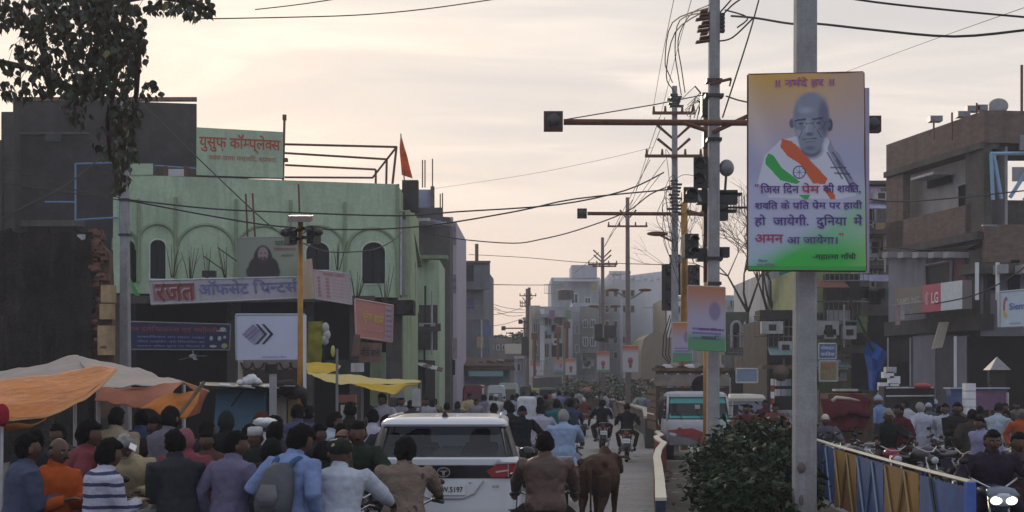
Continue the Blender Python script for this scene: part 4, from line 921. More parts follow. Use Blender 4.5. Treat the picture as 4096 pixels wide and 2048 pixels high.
for px in (3600, 3665, 3725, 3790, 3850):
    q_ = LQ(px, 1012, px+22, 1035, off=.75); MB().slab(q_, .8).build('beam_end', inn, lb)
MB().slab([Vector((cor.x, 47.9, 6.3)), Vector((rgt[0], 48.5, 6.3)), Vector((rgt[0], 48.5, 7.6)), Vector((cor.x, 47.9, 7.6))], .2).build('balcony_wall', brw, lb)
MB().slab([Vector((cor.x-.5, 47.5, 5.9)), Vector((rgt[0], 48.1, 5.9)), Vector((rgt[0], 48.1, 6.25)), Vector((cor.x-.5, 47.5, 6.25))], 1.2).build('floor_slab', M['darkconc'], lb)
for i in range(4): MB().box((cor.x+.3+i*.75, 47.2, 6.0), (.28, .7, .3)).build('beam_end', inn, lb)
MB().slab(Q(3935, 545, 4200, 640, 48.6, 49), .2).build('room_back', charc, lb)
MB().slab(Q(4050, 668, 4110, 725, 48.0), .05).build('white_panel', inn, lb)
for a, b in (((3962, 615), (4200, 612)), ((3965, 615), (3972, 800)), ((3975, 620), (4005, 795)), ((4110, 680), (4040, 790)), ((4096, 800), (4200, 700))): MB().tube([P(*a, 47.7), P(*b, 47.8)], .07, 6).build('blue_pipe', paint((.25, .42, .58), .6), lb)
for a, b, y0, y1 in ((3930, 3990, 898, 905), (4080, 4110, 540, 600)): MB().slab(Q(a, y0, b, y1, 47.5), .1).build('pipe_rack', M['grey'], lb)
# first floor wall, window and doors behind the signboards
lilw = mat('lilac_grey_wall', (.25, .24, .29), .9, .15, 1.5, .1, streak=.35)
MB().slab(LQ(3552, 1035, 3700, 1290, off=-.02), .2).build('first_floor_wall', lilw, lb); MB().slab(LQ(3700, 1035, 3935, 1290, off=-.05), .2).build('first_floor_wall', M['darkconc'], lb)
w_ = MB().tube([p for p in LQ(3703, 1062, 3808, 1165, off=.03)]+[LQ(3703, 1062, 3808, 1165, off=.03)[0]], .06, 4).build('window', mat('pink_frame', (.35, .26, .28), .8, .1, 3, 0), lb); MB().quad(LQ(3703, 1062, 3808, 1165, off=0)).build('pane', M['winglass'], w_)
MB().slab(LQ(3825, 1035, 3862, 1165, off=.0), .05).build('door', mat('maroon_door', (.13, .02, .03), .6, .3, 3, 0), lb)
for px in (3908, 3990): MB().tube([P(px, 1050, 47.2), P(px, 1200, 47.2)], .07, 6).build('white_pipe', M['white'], lb)
MB().slab([Vector((cor.x, 48.1, 3.8)), Vector((rgt[0], 48.6, 3.8)), Vector((rgt[0], 48.6, 5.9)), Vector((cor.x, 48.1, 5.9))], .2).build('first_floor_wall', lilw, lb)
for px in (3950, 4035): MB().slab(Q(px, 1040, px+45, 1160, 48.0), .05).build('door_opening', M['hole'], lb)
MB().slab(Q(3960, 1052, 3990, 1080, 47.7), .04).build('hung_cloth', cloth((.5, .47, .40)), lb); MB().slab(Q(4075, 1052, 4110, 1075, 47.7), .04).build('hung_cloth', cloth((.5, .47, .40)), lb)
# ground floor
MB().slab(LQ(3545, 1345, 3645, 1620, off=-.1), .15).build('ground_floor_wall', gf, lb); MB().slab(LQ(3648, 1345, 3738, 1640, off=-.02), .15).build('shutter', lilw, lb); MB().slab(LQ(3738, 1345, 3822, 1660, off=-.06), .1).build('shutter', mat('dark_lilac_shutter', (.10, .095, .11), .8, .2, 2, .1), lb)
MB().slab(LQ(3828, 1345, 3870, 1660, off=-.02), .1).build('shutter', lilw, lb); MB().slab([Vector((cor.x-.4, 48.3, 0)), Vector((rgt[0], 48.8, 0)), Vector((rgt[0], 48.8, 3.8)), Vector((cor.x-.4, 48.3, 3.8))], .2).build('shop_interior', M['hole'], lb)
MB().slab(LQ(3545, 1290, 3935, 1345, off=.1), .5).build('lintel', M['darkconc'], lb)
MB().tube([P(3822, 1345, 48.6), P(3822, 1640, 48.6)], .06, 6).build('white_pipe', M['white'], lb)
for px in (3552, 3642): MB().tube([P(px, 1350, LY(px)-.1), P(px, 1610, LY(px)-.1)], .04, 5).build('door_post', M['dirtyw'], lb)
MB().slab(LQ(3592, 1448, 3632, 1550, off=.05), .03).build('dark_panel', M['hole'], lb)
# rooftop tanks, dish, posts
for px, py in ((3740, 480), (3850, 462), (3888, 440), (3920, 436)): MB().box(P(px, py-3, 51.5), (.45, .4, .2)).build('roof_tank', M['grey'], lb)
dsh = thing('satellite_dish', 'small satellite dish on the brick parapet at the far right', 'satellite dish', P(3990, 440, 49)); MB().tube([P(3978, 438, 49), P(3985, 425, 49)], .03, 5).build('mount', M['grey'], dsh); MB().ball(P(3993, 425, 49), (.34, .34, .10), 14, 6, None, Matrix.Rotation(R(-35), 3, 'Y')@Matrix.Rotation(R(60), 3, 'X')).build('dish', M['grey'], dsh, True, True)
for px, y0 in ((3735, 478), (3808, 450), (3907, 412), (4087, 260)): MB().tube([P(px, y0, 49.5), P(px, 560, 49.5)], .05 if px > 4000 else .035, 5).build('roof_post', M['rust'], lb)
# signboards of the right building
def LGq(x0, y0, x1, y1, off=1.0): return LQ(x0, y0, x1, y1, off=off)
s1 = board('appliance_signboard', 'long signboard in brown red and white segments reading LG over the right shops', 'signboard', LGq(3682, 1158, 3958, 1262), mat('brown_sign_face', (.17, .15, .14), .6, .1, 3, 0), .35)
qq = LGq(3682, 1158, 3958, 1262)
patch(qq, rect(.43, 0, .70, 1), paint((.46, .06, .12), .5), s1, 'red_segment', .01); patch(qq, rect(.70, 0, 1, 1), paint((.55, .62, .66), .5), s1, 'white_segment', .01)
letters(qq, 'LG', (.565, .30, .665, .70), paint((.7, .7, .72), .5), s1, .02, .02)
patch(qq, ell(.50, .5, .032, .24, 20), paint((.52, .30, .34), .5), s1, 'emblem', .015); patch(qq, ell(.505, .5, .02, .15, 16), paint((.36, .06, .10), .5), s1, 'emblem', .02); patch(qq, rect(.497, .38, .507, .62), paint((.6, .5, .5), .5), s1, 'emblem', .025)
letters(qq, 'SAMSUNG', (.03, .38, .38, .62), paint((.42, .40, .38), .6), s1, .03, .02)
qb = Q4((4002, 1308), (4190, 1302), (4190, 1150), (4000, 1168), 46.8)
s2 = board('blue_word_signboard', 'white signboard with a curved red yellow and blue mark at the right edge', 'signboard', qb, paint((.50, .58, .64), .5), .3, (M['dirtyw'], .03))
letters(qb, 'Siemped', (.19, .42, .78, .66), paint((.07, .13, .38), .5), s2, .05, .02)
for a0, a1, cc_ in ((60, 100, (.10, .16, .45)), (100, 200, (.45, .10, .08)), (200, 290, (.6, .42, .05))):
    o_ = ell(.12, .55, .06, .30, 10, a0, a1); i_ = ell(.14, .55, .04, .20, 10, a0, a1)[::-1]; patch(qb, o_+i_, paint(cc_, .5), s2, 'emblem', .015)
letters(qb, 'MOBILE RECHARGE', (.20, .07, .42, .11), paint((.2, .22, .3), .5), s2, .02, .02)
tag(MB().slab(Q4((3727, 1396), (3770, 1390), (3797, 1288), (3757, 1288), 49), .04).build('loose_sheet', mat('beige_sheet', (.42, .38, .30), .7, .15, 3, .1)), 'beige board hanging loose under the long signboard', 'board')
# blue tarpaulin hanging
tp = MB(); pa = [(3471, 1357), (3500, 1372), (3530, 1395), (3550, 1412)]; pm_ = [(3456, 1413), (3485, 1430), (3510, 1440), (3540, 1440)]; pb_ = [(3470, 1480), (3490, 1490), (3508, 1490), (3524, 1480)]; pc_ = [(3476, 1560), (3490, 1563), (3503, 1563), (3514, 1560)]
grid = [[P(x, y, 46+.35*math.sin(i*2.2+j)) for i, (x, y) in enumerate(r_)] for j, r_ in enumerate((pa, pm_, pb_, pc_))]
for j in range(3):
    for i in range(3): tp.quad([grid[j+1][i], grid[j+1][i+1], grid[j][i+1], grid[j][i]])
tag(tp.build('blue_tarpaulin', cloth((.025, .09, .34)), None, True, True), 'bright blue tarpaulin hanging from a pole beside the right shops', 'tarpaulin')
tag(MB().tube([P(3395, 1190, 46), P(3490, 1400, 46)], .05, 5).build('leaning_pole', M['blackm']), 'dark pole leaning over the blue tarpaulin', 'pole')
# mid distance right buildings
m1 = thing('grey_stepped_house', 'grey weathered house with stacked balconies between the banner and the brick building', 'building', XZ(3500, 62))
body(m1, 'main_wall', M['concrete'], [XY(3440, 62), XY(3560, 62), (XY(3560, 62)[0], 74), (XY(3440, 62)[0], 74)], 0, ZP(722, 62))
for y in (722, 760, 920, 1060): MB().slab(Q(3435, y, 3562, y+14, 61.4), .8).build('balcony_slab', M['darkconc'], m1)
for (a, b, c, d) in ((3470, 800, 3500, 900), (3510, 950, 3535, 1040), (3470, 960, 3495, 1040), (3480, 1090, 3500, 1150)): win(m1, a, b, c, d, 61.9, bars=0)
for i in range(6): MB().box(P(3450+i*16, 1170+i*8 % 30, 61), (.5, .3, .5)).build('clutter', [charc, M['dirtyw'], teal][i % 3], m1)
m2 = thing('lime_house', 'lime yellow house with a grey balcony behind the large concrete pole', 'building', XZ(3250, 60))
lime = mat('lime_plaster', (.30, .34, .16), .85, .2, 2, .1, streak=.4)
body(m2, 'main_wall', lime, [XY(3180, 60), XY(3405, 60), (XY(3405, 60)[0], 70), (XY(3180, 60)[0], 70)], 0, ZP(1080, 60))
MB().slab(Q(3200, 1250, 3408, 1262, 59.4), .8).build('balcony_slab', M['darkconc'], m2); MB().slab(Q(3305, 1095, 3440, 1290, 59.0), .6).build('dark_bay', charc, m2)
MB().slab(Q4((3310, 1310), (3400, 1285), (3400, 1240), (3308, 1240), 58.8), .05).build('balcony_cloth', M['dirtyw'], m2); 
for (a, b, c, d) in ((3325, 1105, 3362, 1140), (3368, 1130, 3398, 1215)): MB().slab(Q(a, b, c, d, 58.9), .05).build('window_opening', M['hole'], m2)
MB().slab(Q(3180, 1262, 3560, 1560, 61), .3).build('ground_floor_wall', gf, m2)
m3 = thing('teal_striped_house', 'pale house with teal and yellow painted strips under the banner', 'building', XZ(3120, 66))
body(m3, 'main_wall', wB, [XY(3070, 66), XY(3190, 66), (XY(3190, 66)[0], 76), (XY(3070, 66)[0], 76)], 0, ZP(1085, 66))
for (a, b, c, d, m_) in ((3118, 1085, 3158, 1165, mat('teal_cloth', (.06, .24, .22), .8, .2, 3, .05)), (3130, 1180, 3172, 1240, lime), (3070, 1240, 3190, 1275, M['darkconc']), (3100, 1110, 3112, 1230, olv)): MB().slab(Q(a, b, c, d, 65.7), .1).build('painted_strip', m_, m3)
m4 = thing('grey_shuttered_shop', 'blank grey shop wall with awning left of the large concrete pole', 'building', XZ(3110, 58))
body(m4, 'main_wall', charc, [XY(3068, 58), XY(3200, 58), (XY(3200, 58)[0], 64), (XY(3068, 58)[0], 64)], 0, ZP(1275, 58)); MB().slab(Q(3040, 1240, 3215, 1278, 57), 1.2).build('awning', charc, m4)
MB().slab(Q(3075, 1450, 3215, 1560, 57.6), .1).build('shop_opening', M['hole'], m4)
m5 = thing('green_arched_house', 'dark green house with white trimmed arches behind the bare tree', 'building', XZ(2970, 72))
dg = mat('dark_green_plaster', (.09, .12, .08), .9, .3, 2, .1, streak=.4)
body(m5, 'main_wall', dg, [XY(2900, 72), XY(3080, 72), (XY(3080, 72)[0], 82), (XY(2900, 72)[0], 82)], 0, ZP(1248, 72))
for cx in (2945, 2995, 3030):
    pts = [(cx-19, 1390)]+[(cx-19*math.cos(math.pi*i/10), 1310-24*math.sin(math.pi*i/10)) for i in range(11)]+[(cx+19, 1390)]
    MB().tube([P(a, b, 71.8) for a, b in pts], .08, 5).build('arch_trim', M['white'] if cx == 2995 else M['dirtyw'], m5)
    MB().add([P(a, b, 71.9) for a, b in pts], [tuple(range(len(pts)))]).build('arch_opening', M['hole'], m5)
MB().slab(Q(2885, 1420, 3085, 1470, 70), 1).build('balcony', M['concrete'], m5); MB().slab(Q(2900, 1470, 3085, 1570, 71), .2).build('ground_floor', gf, m5)
m6 = hz('rear_pale_house', 'pale hazy house seen through the bare tree', 2840, 3080, 100, 1180, wB)
m7 = hz('far_tree_side_house', 'hazy grey house between the signal pole and the bare tree', 2700, 2880, 112, 1205, wC)
for (a, b, c, d) in ((2920, 1200, 2945, 1230), (2980, 1200, 3005, 1230), (3030, 1195, 3050, 1225)): win(m6, a, b, c, d, 99.9, bars=0)
# ---------------------------------------------------------------- poles, signals, cables
def box_pole(name, label, px0, px1, py0, Y, w0, w1, m=None, extra=None, cat='utility pole', group=None, d=None):
    a = P(px0, py0, Y); b = P(px1, HY, Y); b = Vector((a.x+(b.x-a.x)*(a.z)/(a.z-H), Y, 0)); r_ = thing(name, label, cat, (b.x, Y, 0), group=group)
    u = w0/2; v = w1/2; ch = .25
    def ring(c, h_): return [c+Vector(p) for p in ((-h_*(1-ch), -h_, 0), (h_*(1-ch), -h_, 0), (h_, -h_*(1-ch), 0), (h_, h_*(1-ch), 0), (h_*(1-ch), h_, 0), (-h_*(1-ch), h_, 0), (-h_, h_*(1-ch), 0), (-h_, -h_*(1-ch), 0))]
    MB().rings([ring(b.lerp(a, t), u+(v-u)*t) for t in (0, .25, .5, .75, 1)]).build('shaft', m or M['polec'], r_); return r_
p0 = box_pole('concrete_pole', 'weathered concrete pole wrapped in leaves at the left of the green building', 497, 502, 330, 40, .30, .20)
for y in (800, 940): MB().box(P(500, y, 40), (.3, .3, .06)).build('clamp', M['blackm'], p0)
bigp = box_pole('large_concrete_pole', 'thick pale concrete pole carrying the portrait banner', 3222, 3218, -300, 18.8, .29, .27)
for y, w_ in ((1870, .06), (2000, .03)): MB().ball(P(3205, y, 18.63), (w_, .02, .07), 8, 6).build('spalled_patch', mat('rough_scar', (.16, .13, .12), .95, .3, 9, .4), bigp, True, True)
cp = box_pole('tall_concrete_pole', 'tall grey concrete pole crowded with brackets beside the yellow signal mast', 2858, 2852, -300, 31, .27, .22)
for y, w_ in ((325, .34), (385, .4), (560, .32), (1035, .36), (1135, .3), (1205, .28)): MB().box(P(2855, y, 31), (w_, .32, .07)).build('clamp', M['blackm'], cp)
for (a, b), (c, d), r_ in (((2838, 335), (2925, 315), .035), ((2850, 530), (3000, 460), .05), ((2925, 315), (2918, 345), .02)): MB().tube([P(a, b, 30.8), P(c, d, 30.8)], r_, 5).build('bracket', M['rust'], cp)
for i in range(9): MB().box(P(2816+i % 2*6, 45+i*15, 31), (.16+.10*(i % 3), .2, .035), 0, 0, R(-8)).build('insulator_rack', M['rust'], cp)
for i in range(5): MB().box(P(2885, 60+i*16, 31), (.14, .16, .06)).build('insulator', M['blackm'], cp)
for (x, y, w_, h_) in ((2866, 790, .9, .30), (2835, 1020, .55, .28), (2870, 1010, .5, .22), (2880, 850, .32, .35), (2908, 845, .4, .05), (2915, 778, .55, .05)): MB().box(P(x, y, 31.3), (w_, .3, h_)).build('switch_box', M['blackm'], cp)
MB().tube([P(2905, 690, 31), P(2900, 760, 31)], .03, 5).build('camera_arm', M['blackm'], cp); cm_ = MB(); cm_.ball(P(2906, 672, 31), (.17, .15, .19), 12, 8); cm_.build('camera_dome', M['grey'], cp, True, True)
for i in range(7): MB().tube([P(2912+i*11, 782, 31.2), P(2912+i*11, 850, 31.2)], .012, 4).build('grille_bar', M['dirtyw'], cp)
MB().tube([P(2905, 830, 31), P(2990, 830, 31)], .025, 4).build('rail', M['blackm'], cp)
# yellow signal masts with long arms
def sigbox(root, px, py, Y, s, lens=True, name='signal_box'):
    c_ = P(px, py, Y); b_ = MB().box(c_, (s, .22, s)).build(name, M['rust'], root); MB().box(c_-Vector((0, .12, 0)), (s*.84, .02, s*.84)).build('face', M['blackm'], b_)
    MB().lathe([(.01, -.02), (s*.30, -.03), (s*.34, 0), (s*.34, .05), (.01, .05)], c_-Vector((0, .17, 0)), 16, 'y').build('lens', mat('unlit_lens', (.03, .03, .035), .3, .2, 4, 0) if 'unlit_lens' not in bpy.data.materials else bpy.data.materials['unlit_lens'], b_, True, True); return b_
def sighead(root, px, py, Y, hgt=1.0, wd=.34, ang=0, n=3):
    c_ = P(px, py, Y); m_ = Matrix.Rotation(R(ang), 3, 'Z'); b_ = MB().box(c_, (wd, .26, hgt), R(ang)).build('signal_head', M['blackm'], root)
    for i in range(n):
        z = (i-(n-1)/2)*hgt/n; f_ = MB(); rr = min(wd, hgt/n)*.40
        for k in range(9):
            a = math.pi*k/8; a2 = math.pi*(k+1)/8
            if k == 8: continue
            f_.slab([c_+m_@Vector((math.cos(a)*rr, -.13, z+math.sin(a)*rr)), c_+m_@Vector((math.cos(a2)*rr, -.13, z+math.sin(a2)*rr)), c_+m_@Vector((math.cos(a2)*rr, -.36, z+math.sin(a2)*rr-.02)), c_+m_@Vector((math.cos(a)*rr, -.36, z+math.sin(a)*rr-.02))], .01)
        f_.build('visor', M['blackm'], b_); MB().ball(c_+m_@Vector((0, -.13, z)), (rr*.9, .03, rr*.9), 12, 6, None, m_).build('lens', bpy.data.materials['unlit_lens'], b_, True, True)
    return b_
ym = thing('signal_mast', 'yellow signal mast with a long rust arm over the road beside the tall concrete pole', 'traffic signal', XZ(2831, 32))
MB().tube([XZ(2831, 32), P(2831, 1130, 32)], [.11, .10], 10).build('mast', M['yellowp'], ym, True, True); MB().tube([P(2831, 1130, 32), P(2829, 430, 32)], [.10, .09], 10).build('upper_mast', M['rust'], ym, True, True)
for i, (y_, h_, w_, dx) in enumerate(((420, 90, 26, -4), (560, 60, 22, 0), (690, 70, 24, -8), (800, 90, 34, -2), (905, 70, 26, 2), (1010, 60, 38, 6))): MB().box(P(2822+dx, y_, 31.7), (w_/KP(31.7), .3, h_/KP(31.7))).build('control_box', M['blackm'], ym)
if True: pass
MB().tube([P(2255, 488, 29.6), P(3478, 494, 29.8)], .065, 8).build('arm', M['rust'], ym, True, True); MB().tube([P(2730, 490, 29.6), P(2822, 520, 29.6)], .05, 6).build('brace', M['rust'], ym)
sigbox(ym, 2213, 486, 29.6, .40); sigbox(ym, 3488, 498, 29.8, .34)
for (x, y, h_, a) in ((2806, 690, .62, -15), (2760, 985, .5, 10), (2760, 780, .3, 0)): sighead(ym, x, y, 29.4, h_, .30, a, 2 if h_ > .4 else 1)
MB().tube([P(2262, 478, 29.6), P(2620, 418, 29.6), P(2810, 380, 30)], .012, 5).build('stay_wire', M['wire'], ym)
MB().slab(Q4((2745, 805), (2810, 805), (2795, 775), (2755, 775), 29.3), .1).build('junction_plate', M['grey'], ym)
y2 = thing('signal_mast', 'second yellow signal mast with shorter arm behind the tall concrete pole', 'traffic signal', XZ(2737, 46))
MB().tube([XZ(2737, 46), P(2737, 770, 46)], [.13, .11], 10).build('mast', M['yellowp'], y2, True, True); MB().tube([P(2350, 854, 46), P(2830, 856, 46)], .06, 8).build('arm', M['rust'], y2, True, True); MB().tube([P(2740, 845, 46), P(2820, 862, 46)], [.09, .05], 8).build('arm_collar', M['rust'], y2)
sigbox(y2, 2328, 854, 46, .31)
for (x, y, h_, a) in ((2674, 1150, 1.5, 25), (2700, 1100, 1.3, -10), (2775, 1110, .8, 0), (2748, 990, .6, 0)): sighead(y2, x, y, 45.6, h_, .36, a, 3 if h_ > 1 else 2)
MB().slab(Q(2680, 1026, 2725, 1052, 45), .3).build('head_top', M['grey'], y2)
for k in range(3): MB().tube([P(2680+k*8, 1260, 45.5), P(2655+k*12, 1340, 45.5), P(2650+k*12, 1420, 45.5), P(2690+k*5, 1475, 45.5)], .02, 5).build('loose_cable', M['wire'], y2)
# left yellow mast with solar board and two heads
y3 = thing('signal_mast', 'slim yellow signal mast with solar board in front of the green building', 'traffic signal', XZ(1200, 32))
MB().tube([XZ(1200, 32), P(1202, 870, 32)], [.065, .06], 10).build('mast', M['yellowp'], y3, True, True)
MB().hexa([P(1150, 888, 31.6), P(1244, 888, 31.6), P(1252, 884, 32.4), P(1156, 884, 32.4), P(1152, 864, 31.8), P(1252, 864, 31.8), P(1254, 860, 32.6), P(1156, 860, 32.6)]).build('solar_board', mat('solar_cell', (.09, .05, .045), .4, .3, 8, .1), y3)
sighead(y3, 1163, 945, 31.8, .38, .20, 35, 2); sighead(y3, 1255, 940, 31.8, .40, .20, -35, 2)
MB().ball(P(1140, 930, 31.6), (.12, .14, .10), 10, 6).build('horn', M['blackm'], y3, True, True); MB().ball(P(1272, 928, 31.6), (.12, .14, .10), 10, 6).build('horn', M['blackm'], y3, True, True)
# street electric poles with cross arms receding
def epole(label, x, Y, y0, arms, w_=.24, lamps=(), vees=()):
    r_ = box_pole('electric_pole', label, x, x+2, y0, Y, w_, w_*.6, M['polec'] if Y < 60 else mat('rusty_pole', (.20, .15, .15), .85, .2, 3, .1) if 'rusty_pole' not in bpy.data.materials else bpy.data.materials['rusty_pole'], group='electric poles along the divider')
    for (a, b, y) in arms:
        ar = MB().box(P((a+b)/2, y, Y-.15), ((b-a)/KP(Y), .09, .09)).build('cross_arm', M['rust'], r_)
        for t in (0.03, .3, .7, .97): MB().tube([P(a+(b-a)*t, y, Y-.15), P(a+(b-a)*t, y, Y-.15)+Vector((0, 0, .22))], [.05, .03], 6).build('insulator', M['rust'], ar)
    for (a, b, y, dy) in vees: MB().tube([P(a, y-dy, Y), P(x, y, Y), P(b, y-dy, Y)], .05, 5).build('brace', M['rust'], r_)
    for (x1, y1, x2, y2_) in lamps:
        l_ = MB().tube([P(x1, y1, Y), P(x2, y2_, Y-.3)], .04, 5).build('lamp_arm', M['grey'], r_); MB().ball(P(x2, y2_, Y-.3), (.35, .12, .08), 10, 6).build('lamp_head', M['rust'], l_, True, True)
    return r_
e1 = epole('nearest electric pole, laden with cross arms, left of the tall concrete pole', 2698, 45, 345, ((2610, 2780, 452), (2580, 2810, 624)), .26, ((2700, 970, 2630, 935),), ((2628, 2765, 560, 60), (2630, 2760, 610, 55)))
for i in range(16): MB().box(P(2700+(i % 2)*10-5, 380+i*9 if i < 6 else 640+i*14, 45), (.25+.1*(i % 3), .2, .05)).build('insulator_rack', M['blackm'], e1)
e2 = epole('tall slim electric pole with a single cross arm before the white temple', 2510, 72, 790, ((2430, 2590, 905),), .30, ((2515, 1195, 2452, 1160), (2525, 1195, 2580, 1160)), ((2480, 2545, 880, 40),))
e3 = epole('dark electric pole with double cross arm in front of the stepped flats', 2410, 86, 950, ((2352, 2470, 1057), (2370, 2465, 1065)), .30, ((2410, 1240, 2375, 1225), (2415, 1240, 2462, 1225)), ((2373, 2445, 1035, 35), (2375, 2445, 1050, 30)))
MB().box(P(2393, 1330, 84), (.5, .3, 1.0)).build('meter_box', M['blackm'], e3); MB().box(P(2440, 1327, 84), (.75, .3, .75)).build('transformer_box', M['blackm'], e3); MB().box(P(2410, 1360, 84), (.55, .3, .25)).build('bracket', M['blackm'], e3)
e4 = epole('farthest electric pole with three cross arms above the street end', 2107, 120, 1155, ((2078, 2145, 1183), (2080, 2108, 1212), (2080, 2108, 1225)), .32, (), ((2090, 2130, 1212, 22),))
MB().tube([P(2117, 1150, 120), P(2117, 1530, 120)], .12, 6).build('second_shaft', M['rust'], e4)
for (a, b, y) in ((2022, 2117, 1313), (2090, 2112, 1287)): MB().tube([P(a, y, 119.5), P(b, y, 119.5)], .06, 5).build('signal_arm', M['rust'], e4); sigbox(e4, a-8, y, 119.5, .36)
MB().box(P(2105, 1385, 119), (.8, .3, 1.6)).build('dark_box', charc, e4)
for x, y0, Y, c_ in ((2138, 1345, 112, 'slim brown post beside the white column'), (2232, 1320, 112, 'short rust post with a red box by the brown column'), (2268, 1300, 106, 'thin rust post in front of the cream flats')):
    r_ = thing('street_post', c_, 'post', XZ(x, Y)); MB().tube([XZ(x, Y), P(x, y0, Y)], .11, 6).build('shaft', M['rust'], r_); MB().box(P(x, y0, Y), (.5, .3, .5)).build('red_box', M['rust'], r_)
W_ = M['wire']
def wr(pts, Y0, Y1, r_, label, grp='overhead wires'):
    n_ = len(pts); cable([P(x, y, Y0+(Y1-Y0)*i/(n_-1)) for i, (x, y) in enumerate(pts)], r_, W_, label, group=grp)
wr([(522, 800), (850, 835), (1175, 850), (1590, 863), (1828, 847), (2226, 819), (2500, 762), (2655, 690)], 40, 45, .024, 'upper black cable from the left pole across to the electric pole')
wr([(522, 803), (850, 865), (1113, 905), (1400, 918), (1710, 903), (2067, 845), (2305, 795), (2690, 757)], 40, 45, .024, 'lower black cable from the left pole crossing the green facade')
wr([(1733, 938), (1850, 958), (2050, 973), (2160, 958), (2305, 922), (2500, 850), (2600, 778), (2690, 740)], 55, 45, .022, 'wavy sagging cable from the lilac house to the electric pole')
wr([(565, 410), (800, 640), (1010, 840), (1113, 928), (1140, 945)], 40, 32, .018, 'pale twisted cable slanting down from the tree to the slim yellow mast')
wr([(1208, 970), (1280, 1000), (1352, 1009), (1478, 1001), (1560, 970), (1614, 922)], 32, 50, .018, 'pale looping cable from the slim yellow mast to the green corner')
wr([(1020, 38), (1224, 14), (1500, -30)], 30, 30, .012, 'thin wire at the top left above the sky gap')
wr([(740, 76), (1100, 70), (1430, 60), (1700, 36), (1990, -5)], 30, 34, .014, 'thin sagging wire near the top left leading out of the leaves')
wr([(-30, 895), (150, 800), (280, 730), (397, 636)], 34, 38, .02, 'pale wire climbing right across the dark building')
wr([(-30, 655), (120, 700), (300, 760), (480, 790)], 34, 40, .016, 'upper dark wire across the dark building'); wr([(-30, 725), (240, 765), (480, 800)], 34, 40, .016, 'lower dark wire across the dark building')
wr([(2925, 64), (3020, 72), (3164, 95), (3268, 95), (3500, 120), (3816, 146), (4120, 118)], 31, 24, .024, 'thick black cable running right behind the banner pole')
wr([(3260, -30), (3500, 8), (3816, 42), (4120, 70)], 22, 22, .018, 'top right cable above the banner'); wr([(3387, 286), (3700, 170), (4120, 22)], 60, 30, .01, 'hair thin wire rising to the top right corner')
wr([(3466, 795), (3600, 806), (3816, 792), (4120, 760)], 30, 40, .02, 'cable crossing the brick building to the right'); wr([(3450, 994), (3560, 988), (3705, 1000), (3900, 980)], 40, 45, .016, 'thin cable over the brick balcony'); wr([(3740, 1215), (3900, 1180), (4040, 1110), (4120, 1050)], 42, 40, .02, 'cable sagging over the red sign segment')
wr([(1876, 1018), (2100, 1030), (2305, 1048), (2450, 1053), (2703, 1060)], 88, 60, .018, 'straight thin wire over the far houses'); wr([(1959, 1138), (2080, 1140), (2202, 1140)], 95, 130, .03, 'level wire between the grey house and the far flats')
wr([(1733, 755), (2100, 700), (2400, 640), (2608, 590)], 80, 45, .008, 'faint long wire rising to the nearest electric pole')
for a, b in (((1940, 1205), (2100, 1240)), ((1945, 1260), (2090, 1230)), ((1945, 1305), (2100, 1270)), ((1950, 1230), (2100, 1250)), ((1935, 1190), (2000, 1240)), ((1990, 1250), (2090, 1262))): wr([a, ((a[0]+b[0])/2, (a[1]+b[1])/2+8), b], 100, 119, .02, 'short wire sagging to the farthest electric pole', 'short wires at the far pole')
for i, (a, b, c) in enumerate((((2840, 30), (2690, 90), (2660, 240)), ((2838, 48), (2720, 80), (2700, 200)), ((2835, 20), (2760, 60), (2712, 160)), ((2830, 38), (2700, 130), (2665, 300)))):
    e_ = [(2690, 330), (2725, 380), (2740, 370), (2720, 400)][i]; wr([a, b, c, ((c[0]+e_[0])/2, (c[1]+e_[1])/2+10), e_], 31, 44, .016, 'service wire looping down from the tall concrete pole', 'looping service wires')
for (a, b) in (((2695, 0), (2615, 420)), ((2765, 0), (2640, 470)), ((2638, 470), (2545, 760)), ((2660, 470), (2520, 830)), ((2660, 640), (2430, 960)), ((2600, 640), (2410, 1000)), ((2530, 800), (2420, 985)), ((2395, 1010), (2300, 1090)), ((2640, 700), (2500, 880))): wr([a, ((a[0]+b[0])/2-4, (a[1]+b[1])/2+6), b], 36, 60, .010, 'line wire stepping down between the electric poles', 'line wires between electric poles')
for (a, c, b) in (((2900, 40), (2990, 70), (2950, 110)), ((2870, 165), (2930, 150), (3010, 75)), ((3035, 0), (2990, 160), (2890, 470)), ((2905, 385), (2950, 400), (2985, 408)), ((2890, 60), (2930, 20), (2965, -5)), ((2880, 50), (2920, 5), (2930, -10))): wr([a, c, b], 31, 30, .018, 'loose cable at the head of the tall concrete pole', 'loose cables at the concrete pole head')
rb = random.Random(11)
for i in range(14):
    x0 = 2705+rb.uniform(-15, 10); y0 = 640+rb.uniform(0, 320); s_ = rb.choice((-1, 1)); x1 = x0+s_*rb.uniform(25, 75) if s_ < 0 else x0+rb.uniform(20, 110); wr([(x0, y0), ((x0+x1)/2+rb.uniform(-25, 25), y0-rb.uniform(20, 70)), (x1, y0+rb.uniform(-10, 40)), ((x0+x1)/2, y0+rb.uniform(80, 160)), (x0, y0+rb.uniform(110, 200))], 44.8, 44, .010, 'tangled service wire round the nearest electric pole', 'tangled wires at the nearest pole')
for i in range(10):
    x0 = 2740+i*9; wr([(x0, 440+(i*23) % 60), (x0+22, 420-(i*13) % 50), (x0+60, 405+i*8)], 44, 33, .014, 'short jumper wire between the pole heads', 'jumper wires between the poles')
for i, (a, b) in enumerate(((2780, 345), (2800, 372), (2790, 400), (2805, 420))):
    wr([(a, b), (a+38, b+45)], 33, 33, .018, 'thin steel spur on the pole bracket', 'steel spurs'); wr([(a, b), (a-50, b+48)], 33, 40, .012, 'thin steel spur on the pole bracket', 'steel spurs')
